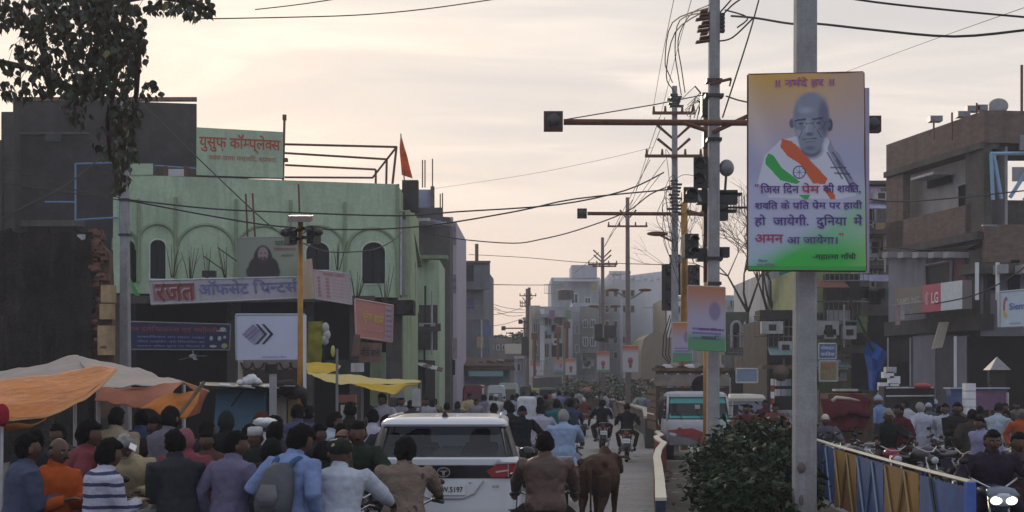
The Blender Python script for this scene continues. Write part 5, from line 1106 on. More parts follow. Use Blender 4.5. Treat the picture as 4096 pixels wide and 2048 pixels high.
# ---------------------------------------------------------------- printed banners
def pip(x, y, poly):
    inside = np.zeros(x.shape, bool); k = len(poly)
    for i in range(k):
        x1, y1 = poly[i]; x2, y2 = poly[(i+1) % k]
        c_ = ((y1 > y) != (y2 > y)) & (x < (x2-x1)*(y-y1)/((y2-y1) if y2 != y1 else 1e-9)+x1); inside ^= c_
    return inside
class Art:
    def __init__(s, w_, h_): s.w, s.h = w_, h_; s.x, s.y = np.meshgrid((np.arange(w_)+.5)/w_, (np.arange(h_)+.5)/h_); s.c = np.zeros((h_, w_, 3))
    def over(s, m, c): m = m[..., None]*1.0; s.c = s.c*(1-m)+np.array(c)*m
    def ell(s, cx, cy, rx, ry, c, soft=.15, a=1, rot=0):
        dx, dy = s.x-cx, (s.y-cy); 
        if rot: ar = s.h/s.w; dy2 = dy*ar; dx, dy = dx*math.cos(rot)+dy2*math.sin(rot), (-dx*math.sin(rot)+dy2*math.cos(rot))/ar
        d = np.sqrt((dx/rx)**2+(dy/ry)**2); s.over(np.clip((1-d)/soft, 0, 1)*a, c)
    def poly(s, p, c, a=1): s.over(pip(s.x, s.y, p)*a, c)
    def line(s, p0, p1, w_, c, a=1, soft=.4):
        ar = s.h/s.w; ax, ay = p0[0], p0[1]*ar; bx, by = p1[0], p1[1]*ar; X, Y = s.x, s.y*ar; dx, dy = bx-ax, by-ay; t = np.clip(((X-ax)*dx+(Y-ay)*dy)/(dx*dx+dy*dy), 0, 1)
        d = np.hypot(X-ax-t*dx, Y-ay-t*dy); s.over(np.clip((w_-d)/(w_*soft), 0, 1)*a, c)
def printmat():
    m = bpy.data.materials.new('printed_vinyl'); m.use_nodes = True; t = m.node_tree; b = t.nodes['Principled BSDF']; a = t.nodes.new('ShaderNodeVertexColor'); a.layer_name = 'Col'; t.links.new(a.outputs[0], b.inputs['Base Color']); b.inputs['Roughness'].default_value = .55
    nz = t.nodes.new('ShaderNodeTexNoise'); nz.inputs['Scale'].default_value = 4; tcn = t.nodes.new('ShaderNodeTexCoord'); t.links.new(tcn.outputs['Object'], nz.inputs[0]); bp = t.nodes.new('ShaderNodeBump'); bp.inputs['Strength'].default_value = .25; t.links.new(nz.outputs[0], bp.inputs['Height']); t.links.new(bp.outputs[0], b.inputs['Normal']); return m
PR = printmat()
def print_panel(q, art, root, name='print', off=.012, wav=0):
    w_, h_ = art.w, art.h; mb = MB(); vs = []
    for j in range(h_+1):
        for i in range(w_+1): vs.append(bil(q, i/w_, j/h_, off+wav*(math.sin(i/w_*9+j/h_*4)*.5+math.sin(j/h_*13-i/w_*3)*.3)))
    fs = [(j*(w_+1)+i, j*(w_+1)+i+1, (j+1)*(w_+1)+i+1, (j+1)*(w_+1)+i) for j in range(h_) for i in range(w_)]
    mb.v = vs; mb.f = fs; o = mb.build(name, PR, root, True, bool(wav)); ca = o.data.color_attributes.new('Col', 'FLOAT_COLOR', 'CORNER')
    cc = np.ones((h_*w_, 4, 4), np.float32); cc[:, :, :3] = np.clip(art.c, 0, 1).reshape(-1, 1, 3); ca.data.foreach_set('color', cc.ravel()); return o
def tricolour_art(w_, h_, big=False):
    A_ = Art(w_, h_); x, y = A_.x, A_.y
    base = np.stack([.34+.02*x, .34+.02*x, .50-.0*x], -1); A_.c = base.copy()
    t = np.clip((y-.60)/.40, 0, 1)*np.clip(1.25-x*.55, 0, 1); A_.over(t*.95, (.62, .35, .04))
    A_.over(np.clip((y-.75)/.25, 0, 1)*np.clip((x-.5)*2, 0, 1)*.8, (.42, .30, .26))
    t = np.clip((.34-y)/.3, 0, 1); A_.over(t*.8, (.36, .50, .56))
    A_.over(np.clip((.24-y-(.55-x)*.35)/.10, 0, 1), (.04, .42, .06)); A_.over(np.clip((x-.80)/.2, 0, 1)*np.clip((.5-y)/.3, 0, 1)*.7, (.20, .42, .14))
    A_.over(np.exp(-((x-.15-(y-.6)*-.6)/.10)**2)*np.clip((y-.4)*4, 0, 1)*.25, (.75, .68, .60))
    return A_
ART = tricolour_art(170, 284); ART.c *= 1.2; ART.over(np.exp(-((ART.y-.295)/.17)**4)*.38, (.62, .64, .80))
def pp(x, y): return (x-125)/640, (1193-y)/1062
def E_(x, y, rx, ry, c, soft=.2, a=1, rot=0): cx, cy = pp(x, y); ART.ell(cx, cy, rx/640, ry/1062, c, soft, a, rot)
def PL(pts, c, a=1): ART.poly([pp(*p) for p in pts], c, a)
def LN(p0, p1, w_, c, a=1, soft=.4): ART.line(pp(*p0), pp(*p1), w_/640, c, a, soft)
sk = (.25, .27, .36); dk = (.05, .055, .10); mid = (.12, .13, .20); lt = (.66, .67, .78)
PL([(385, 470), (300, 490), (215, 570), (175, 720), (240, 800), (620, 810), (715, 790), (690, 700), (640, 610), (560, 480)], lt)
PL([(575, 490), (600, 545), (625, 565), (665, 650), (710, 720), (700, 780), (660, 700), (600, 620), (560, 540)], (.26, .26, .38), .9)
for a, b in (((590, 560), (690, 700)), ((610, 600), (700, 770)), ((560, 560), (640, 700)), ((580, 640), (660, 640)), ((600, 670), (680, 675))): LN(a, b, 6, dk, .8)
E_(470, 540, 78, 62, mid, .4); E_(366, 400, 18, 30, mid, .3); E_(572, 410, 22, 42, dk, .3); E_(572, 408, 12, 27, mid, .4)
E_(470, 368, 106, 142, sk, .12); E_(470, 500, 66, 72, sk, .2); E_(470, 425, 98, 95, sk, .15); E_(545, 440, 28, 90, mid, .8, .55); E_(395, 330, 18, 60, mid, .8, .4); E_(470, 480, 78, 80, sk, .15); E_(470, 275, 100, 55, (.24, .26, .34), .6, .6); E_(540, 370, 40, 120, mid, .5, .8); E_(400, 300, 30, 40, (.30, .32, .42), .8, .5)
E_(440, 330, 55, 26, (.42, .44, .54), .8, .8); E_(450, 420, 26, 60, (.44, .46, .56), .7, .7); E_(405, 450, 30, 30, (.40, .42, .52), .8, .7)
LN((385, 385), (440, 378), 5, dk); LN((480, 380), (535, 372), 5, dk); E_(415, 402, 20, 9, (.06, .07, .10), .7); E_(512, 400, 20, 9, (.06, .07, .10), .7); E_(415, 418, 22, 10, (.14, .15, .21), .8, .6)
for cx in (412, 514):
    for k in range(16): a, b = math.tau*k/16, math.tau*(k+1)/16; LN((cx+31*math.cos(a), 405+27*math.sin(a)), (cx+31*math.cos(b), 405+27*math.sin(b)), 1.8, (.06, .06, .09), .8)
LN((448, 402), (480, 400), 2.5, dk); LN((548, 396), (578, 392), 2.5, dk)
LN((462, 400), (455, 455), 6, (.27, .29, .38), .7); E_(462, 460, 26, 14, mid, .5); E_(462, 478, 48, 12, (.30, .31, .38), .4, .7); LN((425, 486), (500, 482), 3.5, dk, .8); LN((440, 502), (490, 500), 2.5, (.10, .10, .15), .7); E_(465, 535, 40, 18, mid, .6, .7); LN((420, 440), (405, 480), 3, mid); LN((505, 440), (525, 475), 3, dk)
orr = (.66, .12, .04); grn = (.04, .40, .08)
ART.over((ART.y < .02)*1.0, (.06, .38, .08))
PL([(300, 525), (312, 482), (360, 495), (385, 515), (560, 700), (545, 730), (480, 725), (410, 620), (340, 575)], orr); PL([(545, 730), (600, 790), (598, 812), (575, 812), (540, 760)], orr)
PL([(220, 590), (235, 560), (262, 570), (310, 640), (410, 715), (390, 728), (300, 705), (250, 650), (220, 620)], grn); PL([(400, 785), (465, 785), (450, 812), (430, 810)], grn)
for k in range(20): a, b = math.tau*k/20, math.tau*(k+1)/20; LN((405+33*math.cos(a), 663+33*math.sin(a)), (405+33*math.cos(b), 663+33*math.sin(b)), 4, (.06, .08, .20))
for k in range(8): a = math.tau*k/8; LN((405, 663), (405+30*math.cos(a), 663+30*math.sin(a)), 1.6, (.10, .12, .25), .8)
PQ = [P(2992, 1080, 18.35), P(3463, 1083, 18.35), P(3453, 290, 18.35), P(2993, 300, 18.35)]
pb = board('portrait_banner', 'tall tricolour banner with elderly man in round glasses and Hindi lettering on the thick pole', 'banner', PQ, M['dirtyw'], .06, (M['rust'], .018))
print_panel(PQ, ART, pb, 'printed_face', .02, .010)
vio = paint((.10, .045, .26), .6); mag = paint((.42, .05, .12), .6); pur2 = paint((.36, .10, .36), .6); dgr = paint((.02, .06, .05), .6); halo = paint((.40, .40, .58), .6)
def LT(s_, x0, y0, x1, y1, m_, b=.03):
    a = pp(x0, y1); c = pp(x1, y0); letters(PQ, s_, (a[0], a[1], c[0], c[1]), m_, pb, b, .036)
LT('॥ न म^दे हर ॥'.replace('न म', 'नम'), 275, 150, 600, 208, pur2)
LT('जसि'.replace('जसि', 'िजस')+' िदन', 190, 722, 402, 782, vio); LT('[प]ेम', 415, 722, 515, 778, mag); LT('की श(क)ित,', 532, 722, 740, 782, vio)
LT('श(क)ित के [प]ित [प]ेम पर हावी', 160, 815, 748, 870, vio); LT('हो  जायेगी.  दुिनया  में', 158, 892, 748, 968, vio); LT('अमन', 160, 1000, 315, 1046, mag); LT('आ जायेगा।', 335, 1000, 610, 1050, vio); LT('-महा(त)मा गाँधी', 475, 1098, 710, 1138, dgr, .02)
for a in ((160, 728), (172, 728), (620, 992), (634, 992)): LT("'", a[0], a[1], a[0]+8, a[1]+12, mag)
LT('िज(न)त', 178, 1135, 228, 1150, vio, .01); LT('नगर पािलका', 170, 1155, 272, 1172, pur2, .01)
MB().slab([p+Vector((.05, .1, .0)) for p in Q(3440, 345, 3470, 1090, 18.5)], .02).build('rear_banner_edge', mat('lilac_vinyl', (.40, .38, .55), .6, .1, 3, .05), pb)
# smaller street banners
def small_art(kind):
    A_ = Art(36, 60); x, y = A_.x, A_.y
    if kind == 'tri':
        A_.c = np.stack([.42+0*x, .38+0*x, .50+0*x], -1); A_.over(np.clip((y-.55)/.4, 0, 1), (.50, .20, .09)); A_.over(np.clip((.30-y)/.12, 0, 1), (.10, .30, .14)); 
        for k in (.34, .26, .18): A_.over((abs(y-k) < .018)*(abs(x-.5) < .38)*.8, (.15, .10, .35))
        A_.ell(.72, .62, .18, .17, (.20, .15, .30), .3, .8)
    else:
        A_.c = np.stack([.52+0*x, .50+0*x, .52+0*x], -1); A_.over(np.clip((y-.70)/.2, 0, 1), (.50, .14, .07)); A_.over((y < .12)*1.0, (.12, .32, .14) if kind == 'h' else (.5, .5, .55)); c_ = (.28, .05, .07)
        A_.ell(.5, .42, .19, .15, c_, .3); A_.ell(.5, .24, .12, .12, c_, .3); A_.ell(.5, .5, .18, .06, (.40, .12, .12), .4)
    return A_
AR = {k: small_art(k) for k in ('tri', 'h', 'p')}
def sbanner(label, x0, y0, x1, y1, Y, kind, tilt=0):
    q_ = [P(x0, y1, Y), P(x1, y1-tilt, Y), P(x1, y0-tilt, Y), P(x0, y0, Y)]; b_ = board('street_banner', label, 'banner', q_, M['dirtyw'], .05, (M['dirtyw'], .015)); print_panel(q_, AR[kind], b_, 'printed_face', .02); return b_, q_
b1, q1 = sbanner('tricolour banner tied across the concrete and yellow poles above the white truck', 2752, 1142, 2900, 1398, 30.4, 'tri', -8)
letters(q1, 'महा(त)मा गाँधी अमर', (.28, .30, .98, .36), vio, b1, .02, .03); letters(q1, 'नमामि', (.35, .17, .85, .24), dgr, b1, .02, .03)
b2, q2 = sbanner('second tricolour banner behind the yellow signal mast above the truck load', 2690, 1290, 2768, 1445, 37, 'tri', 0)
sbanner('white banner with orange top and dark red portrait on the tall slim electric pole', 2490, 1382, 2553, 1488, 70, 'p'); sbanner('orange and white portrait banner on the dark electric pole', 2388, 1407, 2437, 1488, 84, 'h')
sbanner('faint pink portrait banner left of the orange one far down the road', 2262, 1435, 2305, 1500, 100, 'p'); sbanner('faint tricolour banner beside the brown column', 2217, 1440, 2253, 1500, 103, 'tri'); sbanner('farthest pale portrait banner by the street end pole', 2123, 1453, 2160, 1508, 112, 'p')
# ---------------------------------------------------------------- left signboards
qa = Q4((606, 1218), (1200, 1192), (1190, 1108), (597, 1122), 47.5)
sa = board('printers_signboard', 'long faded white signboard with red and blue Hindi lettering over the dark shops', 'signboard', qa, mat('faded_sign_white', (.40, .39, .44), .7, .12, 2, .05, streak=.4, stain=(.2, .18, .18)), .12, (M['dirtyw'], .03))
patch(qa, rect(.02, .15, .30, .86), mat('faded_red_block', (.30, .15, .15), .7, .2, 3, 0), sa, 'red_block', .015)
letters(qa, 'रजत', (.03, .10, .295, .90), paint((.46, .44, .46), .7), sa, .05, .03); letters(qa, 'रजत', (.035, .08, .30, .84), paint((.20, .035, .03), .7), sa, .02, .04)
letters(qa, 'ऑफसेट िप्रन्टस^'.replace('िप्रन्टस^', 'ि[प](न)टस^'), (.325, .30, .99, .95), paint((.14, .15, .33), .7), sa, .05, .03)
qh = Q4((952, 1108), (1192, 1106), (1192, 948), (950, 952), 47.8); sh_ = board('portrait_hoarding', 'green grey hoarding with a long haired bearded man above the long signboard', 'hoarding', qh, M['dirtyw'], .1, (M['grey'], .03))
HA = Art(72, 48); HA.c = np.stack([.20+.06*HA.x, .24+.05*HA.x, .19+.03*HA.x], -1)
for e in ((.42, .40, .17, .42), (.42, .12, .30, .28), (.33, .22, .16, .3), (.52, .22, .17, .3)): HA.ell(*e, (.015, .012, .014), .1)
HA.ell(.42, .58, .095, .20, (.26, .20, .20), .2); HA.ell(.42, .42, .08, .12, (.03, .025, .025), .3); HA.ell(.385, .60, .025, .02, (.05, .03, .03), .5); HA.ell(.455, .60, .025, .02, (.05, .03, .03), .5); HA.ell(.42, .52, .02, .06, (.30, .22, .20), .6); HA.ell(.42, .45, .03, .015, (.22, .10, .10), .4)
print_panel(qh, HA, sh_, 'printed_face', .02); letters(qh, 'पतंजिल', (.62, .78, .95, .95), paint((.03, .09, .04), .6), sh_, .03, .04); letters(qh, 'िचिक(त)सालय', (.60, .66, .97, .75), paint((.30, .10, .10), .6), sh_, .02, .04); letters(qh, 'आरो(ग)य', (.72, .50, .93, .58), paint((.08, .12, .08), .6), sh_, .02, .04)
def sboard(name, label, bl, br, tr_, tl, Y, m_, Y2=None, t=.06, frame=None): q_ = Q4(bl, br, tr_, tl, Y, Y2); return board(name, label, 'signboard', q_, m_, t, frame), q_
bg1 = mat('beige_board', (.50, .38, .28), .7, .1, 2, .05, streak=.3); sboard('beige_board', 'narrow blank beige board right of the slim yellow mast', (1205, 1197), (1262, 1195), (1248, 1035), (1202, 1045), 47, bg1, 49)
s4, q4 = sboard('price_signboard', 'pale pink signboard of small red print tilted below the arched window', (1262, 1195), (1408, 1218), (1400, 1095), (1252, 1080), 47.6, mat('pale_pink_board', (.50, .40, .40), .7, .08, 2, .05, streak=.3), None, .06, (M['dirtyw'], .02))
for k in range(6): letters(q4, 'दा त म ज ल'.replace(' ', '')[:3], (.10, .70-k*.12, .17, .78-k*.12), paint((.40, .06, .05), .6), s4, .03, .03); letters(q4, 'चमन सदन ', (.32, .70-k*.12, .42, .78-k*.12), paint((.40, .06, .05), .6), s4, .03, .03); letters(q4, 'नगर िनवास रोड', (.50, .72-k*.11, .92, .76-k*.11), paint((.35, .22, .25), .6), s4, .01, .03)
letters(q4, 'उपल(ब)ध सामान', (.25, .85, .85, .95), paint((.42, .12, .12), .6), s4, .03, .03)
s5, q5 = sboard('salmon_signboard', 'tilted salmon red signboard with yellow Hindi name above the small shop', (1425, 1348), (1568, 1368), (1572, 1222), (1420, 1196), 46, mat('salmon_board', (.47, .20, .16), .7, .08, 2, .05), 47, .06, (paint((.5, .3, .26), .6), .03))
letters(q5, 'सुरेश', (.18, .42, .44, .74), paint((.62, .42, .10), .6), s5, .05, .03); letters(q5, '[ब]दस^', (.47, .42, .74, .72), paint((.62, .42, .10), .6), s5, .04, .03); letters(q5, 'िकराना एवं जनरल', (.20, .20, .72, .26), paint((.55, .38, .34), .6), s5, .02, .03)
patch(q5, rect(.78, .04, .97, .96), paint((.42, .30, .36), .6), s5, 'side_strip', .02)
for k in range(6): letters(q5, 'मसाले', (.80, .80-k*.14, .95, .88-k*.14), paint((.20, .10, .28), .6), s5, .03, .04)
s6, q6 = sboard('brown_signboard', 'small brown signboard with black lettering below the salmon one', (1436, 1450), (1525, 1448), (1528, 1372), (1436, 1368), 46.5, mat('brown_board', (.20, .12, .09), .8, .2, 3, .05)); letters(q6, 'मीठे वाले', (.08, .30, .92, .75), M['blackm'], s6, .05, .03)
sboard('angled_board', 'side face of the small brown sign box', (1405, 1425), (1437, 1420), (1440, 1340), (1418, 1335), 45.8, mat('brown_side', (.16, .10, .08), .8, .2, 3, .05))
s7, q7 = sboard('navy_signboard', 'dark navy signboard with pink heading and lines of blue print', (508, 1398), (918, 1400), (922, 1298), (508, 1286), 47.5, mat('navy_board', (.012, .015, .06), .5, .2, 2, 0), None, .1, (M['grey'], .025))
letters(q7, 'राज इलेि(क)(ट)क(ल)स एवं मशीनरी', (.0, .62, .88, .88), paint((.22, .04, .08), .6), s7, .05, .03)
for k, s_ in enumerate(('सबमिसबल पंप मोटर पाईप', 'मोटर वाइंिडंग एवं रेिपयिरंग का', 'सामान उिचत मू(ल)य पर िमलता है')): letters(q7, s_, (.10, .42-k*.17, .76, .52-k*.17), paint((.16, .20, .40), .6), s7, .02, .03)
for x, y, rx, ry in ((.93, .82, .03, .06), (.92, .74, .05, .03), (.82, .45, .016, .09), (.90, .45, .018, .09), (.95, .5, .014, .06), (.84, .14, .035, .05), (.95, .16, .03, .10)): patch(q7, ell(x, y, rx, ry), paint((.35, .38, .42) if x < .94 or y > .3 else (.30, .32, .12), .5), s7, 'printed_fitting', .03)
q8 = Q4((946, 1440), (1218, 1438), (1220, 1258), (943, 1258), 44); s8 = board('arrow_signboard', 'white signboard with a lilac and black double arrow mark', 'signboard', q8, mat('cool_white_board', (.56, .60, .76), .5, .06, 2, .02), .15, (paint((.35, .38, .5), .5), .03))
gcol = [(.26, .22, .38), (.22, .18, .36), (.24, .20, .34), (.30, .28, .42), (.33, .33, .42)]
def a8(x, y): return (x-873)/(1372-873), (772-y)/(772-408)
for k in range(5):
    x0, y0 = 915+k*19, 570+k*18; pts = [a8(x0, y0), a8(x0+18, y0+8), a8(x0+100, y0-78+8), a8(x0+82, y0-84)]; patch(q8, pts, paint(gcol[k], .5), s8, 'arrow_stripe', .015)
for (x, c_) in ((1015, (.02, .03, .05)), (1060, (.015, .02, .03))): patch(q8, [a8(x, 485), a8(x+18, 485), a8(x+85, 565), a8(x+18, 645), a8(x, 645), a8(x+62, 566)], paint(c_, .5), s8, 'chevron', .02)
letters(q8, 'www.election office', (.38, .045, .73, .085), paint((.20, .16, .36), .5), s8, .04, .03)
MB().slab(Q(1212, 1260, 1224, 1560, 43.8), .1).build('side_edge', M['white'], s8)
# ---------------------------------------------------------------- vegetation
def leaf_me(kind='peepal'):
    mb = MB()
    if kind == 'peepal': o_ = [(0, 0), (.30, .10), (.46, .36), (.36, .66), (.10, .92), (0, 1.28)]
    else: o_ = [(0, 0), (.22, .25), (.26, .5), (.14, .85), (0, 1)]
    k = len(o_); v = [(x, y, -abs(x)*.35) for x, y in o_]+[(-x, y, -abs(x)*.35) for x, y in o_[1:-1]]
    mb.add(v, [tuple(range(k))]+[(0, k-1)+tuple(range(2*k-3, k-1, -1))]); return mb
PLF = leaf_me(); LFm = PLF.build('leaf', M['leaf'], None, False).data; S.objects['leaf'].name = 'leafsrc'; bpy.data.objects.remove(S.objects['leafsrc'])
def leafmat(c1, nm): m = mat(nm, c1, .55, .5, 2.5, .1); return m
tree = thing('peepal_tree', 'peepal tree reaching in from the top left with heart shaped leaves round the pole', 'tree', XZ(-330, 24))
TR = MB(); TR.tube([XZ(-330, 24), P(-320, 1000, 24), P(-290, 300, 24), P(-200, -200, 24)], [.32, .27, .22, .14], 10).build('trunk', M['bark'], tree, True, True)
brs = [[(60, 40, 22.5), (160, 160, 22), (200, 300, 22), (330, 420, 22)], [(300, 60, 22), (420, 40, 21.5), (560, 60, 21.5)], [(-300, 320, 24), (-60, 235, 23), (130, 275, 22.5), (290, 350, 22), (420, 390, 22)], [(-200, -150, 24), (100, -60, 23), (350, 20, 22), (560, 150, 22), (545, 380, 22), (500, 560, 24), (480, 780, 28)], [(350, 20, 22), (600, -20, 21.5), (780, 10, 21), (860, 50, 21)], [(100, -60, 23), (220, 80, 22.5), (300, 240, 22), (380, 330, 22)], [(350, 20, 22), (440, 150, 22), (460, 330, 22), (430, 480, 22.5), (440, 640, 23)]]
for b_ in brs: MB().tube([P(*p) for p in b_], [.07*(1-i/len(b_)*.75) for i in range(len(b_))], 6).build('limb', M['bark'], tree, True, True)
cl = [(20, 40, 60, 70, 60), (180, 60, 130, 80, 170), (350, 110, 130, 120, 300), (480, 110, 100, 130, 260), (770, 25, 95, 40, 75), (640, 25, 70, 25, 26), (60, 350, 90, 45, 50), (60, 260, 60, 40, 22), (240, 290, 130, 90, 170), (430, 290, 115, 110, 240), (600, 355, 45, 35, 16), (500, 450, 65, 70, 90), (490, 570, 60, 80, 110), (300, 450, 60, 50, 26), (420, 560, 50, 60, 22), (480, 700, 35, 70, 40), (330, 360, 100, 30, 46), (530, 200, 60, 80, 60), (140, 180, 90, 60, 70)]
rl_ = random.Random(5); lmats = [M['leaf'], leafmat((.028, .040, .016), 'tree_leaf_dark'), leafmat((.16, .15, .03), 'tree_leaf_yellow')]
leaves = []
for cx, cy, rx, ry, n_ in cl:
    for i in range(int(n_*1.2)):
        a = rl_.uniform(0, math.tau); r_ = rl_.random()**.5; px, py = cx+rx*r_*math.cos(a), cy+ry*r_*math.sin(a)*1.05; Y = rl_.uniform(19.5, 24) if py < 520 else rl_.uniform(24, 29)
        s_ = rl_.uniform(.075, .145)*Y/22; leaves.append((P(px, py, Y), s_, (R(180+rl_.uniform(-50, 50)) if False else R(-90+rl_.uniform(-40, 40)), rl_.uniform(-.6, .6), rl_.uniform(0, math.tau)), rl_.random(), py))
leaves.sort(key=lambda t: -t[1]/t[0].y); me_by = [LFm]
for m_ in lmats[1:]: me2 = LFm.copy(); me2.materials[0] = m_; me_by.append(me2)
rest = MB(); restd = MB()
from mathutils import Euler
for i, (c_, s_, e_, h_, py) in enumerate(leaves):
    k_ = 2 if h_ > (.985 if py < 380 else .93) else (1 if h_ < .5 else 0)
    if i < 290:
        o = bpy.data.objects.new('leaf', me_by[k_]); COL.objects.link(o); o.parent = tree; o.location = c_-tree.location; o.scale = (s_,)*3; o.rotation_euler = e_
    else:
        mm = Euler(e_).to_matrix(); (rest if k_ != 1 else restd).add([c_+mm@(v*s_) for v in PLF.v], PLF.f)
o = rest.build('foliage', M['leaf'], tree); o['kind'] = 'stuff'; o = restd.build('foliage', lmats[1], tree); o['kind'] = 'stuff'
tw = MB()
for c_, s_, e_, h_, py in leaves[::5]: tw.tube([c_, c_+Vector((rl_.uniform(-.12, .12), 0, rl_.uniform(.05, .22)))], .004, 3)
o = tw.build('twigs', M['bark'], tree); o['kind'] = 'stuff'
# median bushes
BL = leaf_me('b')
def bush(name, label, blobs, n_, lo, hi, seed, mats_, stems=6):
    r = random.Random(seed); c0 = blobs[0]; t_ = thing(name, label, 'bush', (P(c0[0], c0[1], c0[2]).x, c0[2], .14)); mb = [MB() for _ in mats_]
    for k in range(n_):
        b_ = r.choices(blobs, [q[3]*q[4] for q in blobs])[0]; c_ = P(b_[0], b_[1], b_[2]); d = Vector((r.gauss(0, 1), r.gauss(0, 1), r.gauss(0, 1))).normalized(); rr = r.uniform(.45, 1.08)**.7
        bump_ = 1+.50*noise.noise(d*2.3+Vector((seed, 0, 0)))+.30*noise.noise(d*6+Vector((seed, 3, 0))); p = c_+Vector((d.x*b_[3], d.y*b_[3]*.8, d.z*b_[4]))*rr*bump_
        if p.z < .15: continue
        e_ = Euler((r.uniform(-.9, .9)-.5, r.uniform(-.9, .9), r.uniform(0, math.tau))).to_matrix(); s_ = r.uniform(lo, hi); j = 0 if r.random() < .82 else (1 if len(mats_) > 1 else 0)
        if len(mats_) > 2 and r.random() < .03: j = 2
        mb[j].add([p+e_@(v*s_) for v in BL.v], BL.f)
    for m_, mt in zip(mb, mats_):
        o = m_.build('foliage', mt, t_); o['kind'] = 'stuff'
    st = MB()
    for k in range(stems):
        b_ = blobs[k % len(blobs)]; c_ = P(b_[0], b_[1], b_[2]); st.tube([Vector((c_.x+r.uniform(-.1, .1), c_.y, .12)), c_, c_+Vector((r.uniform(-.3, .3), 0, b_[4]*.8))], [.02, .014, .006], 5)
    st.build('stem', M['bark'], t_); return t_
yl = leafmat((.055, .075, .02), 'yellowing_leaf'); bgl = leafmat((.028, .050, .016), 'bush_leaf_pale')
bush('median_bush', 'large dark leafy bush in the median between the poles and the fence', [(3000, 1790, 25, .75, .55), (2880, 1850, 24, .55, .5), (3120, 1830, 25, .6, .6), (3190, 1800, 26, .35, .45), (3040, 1900, 22, .8, .5), (3180, 1960, 22, .45, .5)], 6800, .06, .17, 2, [M['leafd'], bgl, yl])
bush('low_bush', 'lower weedy bush at the bottom edge of the median', [(2950, 1990, 19.5, .55, .35), (3080, 2010, 19, .5, .3), (2850, 1960, 20.5, .35, .25)], 2400, .08, .15, 9, [M['leafd'], bgl, yl])
bush('sapling', 'thin yellowish sapling beside the fence', [(3220, 1730, 27, .28, .55), (3005, 1720, 25.5, .25, .2)], 420, .06, .10, 4, [yl, M['leafd']])
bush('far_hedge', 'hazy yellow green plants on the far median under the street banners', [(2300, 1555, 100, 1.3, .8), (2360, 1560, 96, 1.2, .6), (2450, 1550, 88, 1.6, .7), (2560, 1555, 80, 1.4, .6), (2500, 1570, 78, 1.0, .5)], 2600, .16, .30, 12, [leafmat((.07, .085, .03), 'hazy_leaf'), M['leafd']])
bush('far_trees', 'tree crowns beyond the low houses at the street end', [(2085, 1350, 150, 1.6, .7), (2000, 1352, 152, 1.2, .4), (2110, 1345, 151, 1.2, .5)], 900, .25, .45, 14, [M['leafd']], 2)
bt = thing('bare_tree', 'leafless tree with a tangle of fine twigs before the green arched house', 'tree', XZ(2990, 66))
rt = random.Random(21); tb_ = MB(); tw_ = MB()
def grow(p, d, L_, r_, dep):
    q_ = p+d*L_; (tb_ if dep < 3 else tw_).tube([p, p.lerp(q_, .5)+Vector((rt.uniform(-1, 1), 0, rt.uniform(-1, 1)))*L_*.06, q_], [r_, r_*.8, r_*.62], 5 if dep < 3 else 3)
    if dep >= 6: return
    for k in range(3 if dep < 5 else 3):
        nd = (d+Vector((rt.uniform(-.85, .85), rt.uniform(-.3, .3), rt.uniform(-.45, .55)))).normalized(); grow(q_, nd, L_*rt.uniform(.66, .86), r_*.58, dep+1)
grow(XZ(2990, 66), Vector((.05, 0, 1)), 3.0, .20, 0)
tb_.build('trunk', M['bark'], bt, True, True); o = tw_.build('twigs', mat('twig_bark', (.11, .075, .055), .9, .3, 4, .1), bt); o['kind'] = 'stuff'
# ---------------------------------------------------------------- tents, awnings and stalls on the left
def tarp(q_grid, m_, parent, name='tarpaulin', sag=.05, sub=8, fold=.04, seed=0):
    """q_grid: rows (top to bottom) of (px,py,Y); smooth interpolated cloth"""
    rows = [[P(*p) for p in r_] for r_ in q_grid]; nr, nc = len(rows), len(rows[0])
    def interp(a, t):
        x = t*(len(a)-1); i = min(int(x), len(a)-2); f = x-i; p0 = a[max(i-1, 0)]; p1 = a[i]; p2 = a[i+1]; p3 = a[min(i+2, len(a)-1)]
        return .5*((2*p1)+(p2-p0)*f+(2*p0-5*p1+4*p2-p3)*f*f+(3*p1-p0-3*p2+p3)*f**3)
    A, B_ = (nc-1)*sub, (nr-1)*sub; G = []
    for j in range(B_+1):
        G.append([])
        for i in range(A+1):
            p = interp([interp(r_, i/A) for r_ in rows], j/B_); u, v = i/A, j/B_
            n_ = noise.noise(Vector((p.x*1.4+seed, p.z*6, seed)))*fold*1.5+noise.noise(Vector((p.x*5, p.z*3+seed, 0)))*fold
            G[-1].append(p+Vector((0, n_*2, n_)))
    mb = MB(); mb.v = [p for r_ in G for p in r_]; mb.f = [(j*(A+1)+i, j*(A+1)+i+1, (j+1)*(A+1)+i+1, (j+1)*(A+1)+i) for j in range(B_) for i in range(A)]
    o = mb.build(name, m_, parent, True, True); md = o.modifiers.new('thick', 'SOLIDIFY'); md.thickness = .008; return o
ora = mat('orange_tarpaulin', (.50, .155, .018), .7, .3, 2.2, .6, 7, streak=.5, stain=(.28, .10, .02)); sal = mat('faded_salmon_tarpaulin', (.38, .15, .09), .75, .2, 2, .35, 9, streak=.3, stain=(.3, .22, .18)); offw = mat('grey_white_tarpaulin', (.33, .29, .27), .8, .12, 2, .3, 9, streak=.3, stain=(.22, .17, .15)); hemm = mat('pale_orange_hem', (.50, .24, .09), .7, .2, 4, .3)
t1 = thing('market_tent', 'grey white peaked market tent with orange and salmon side cloths', 'tent', XZ(300, 21))
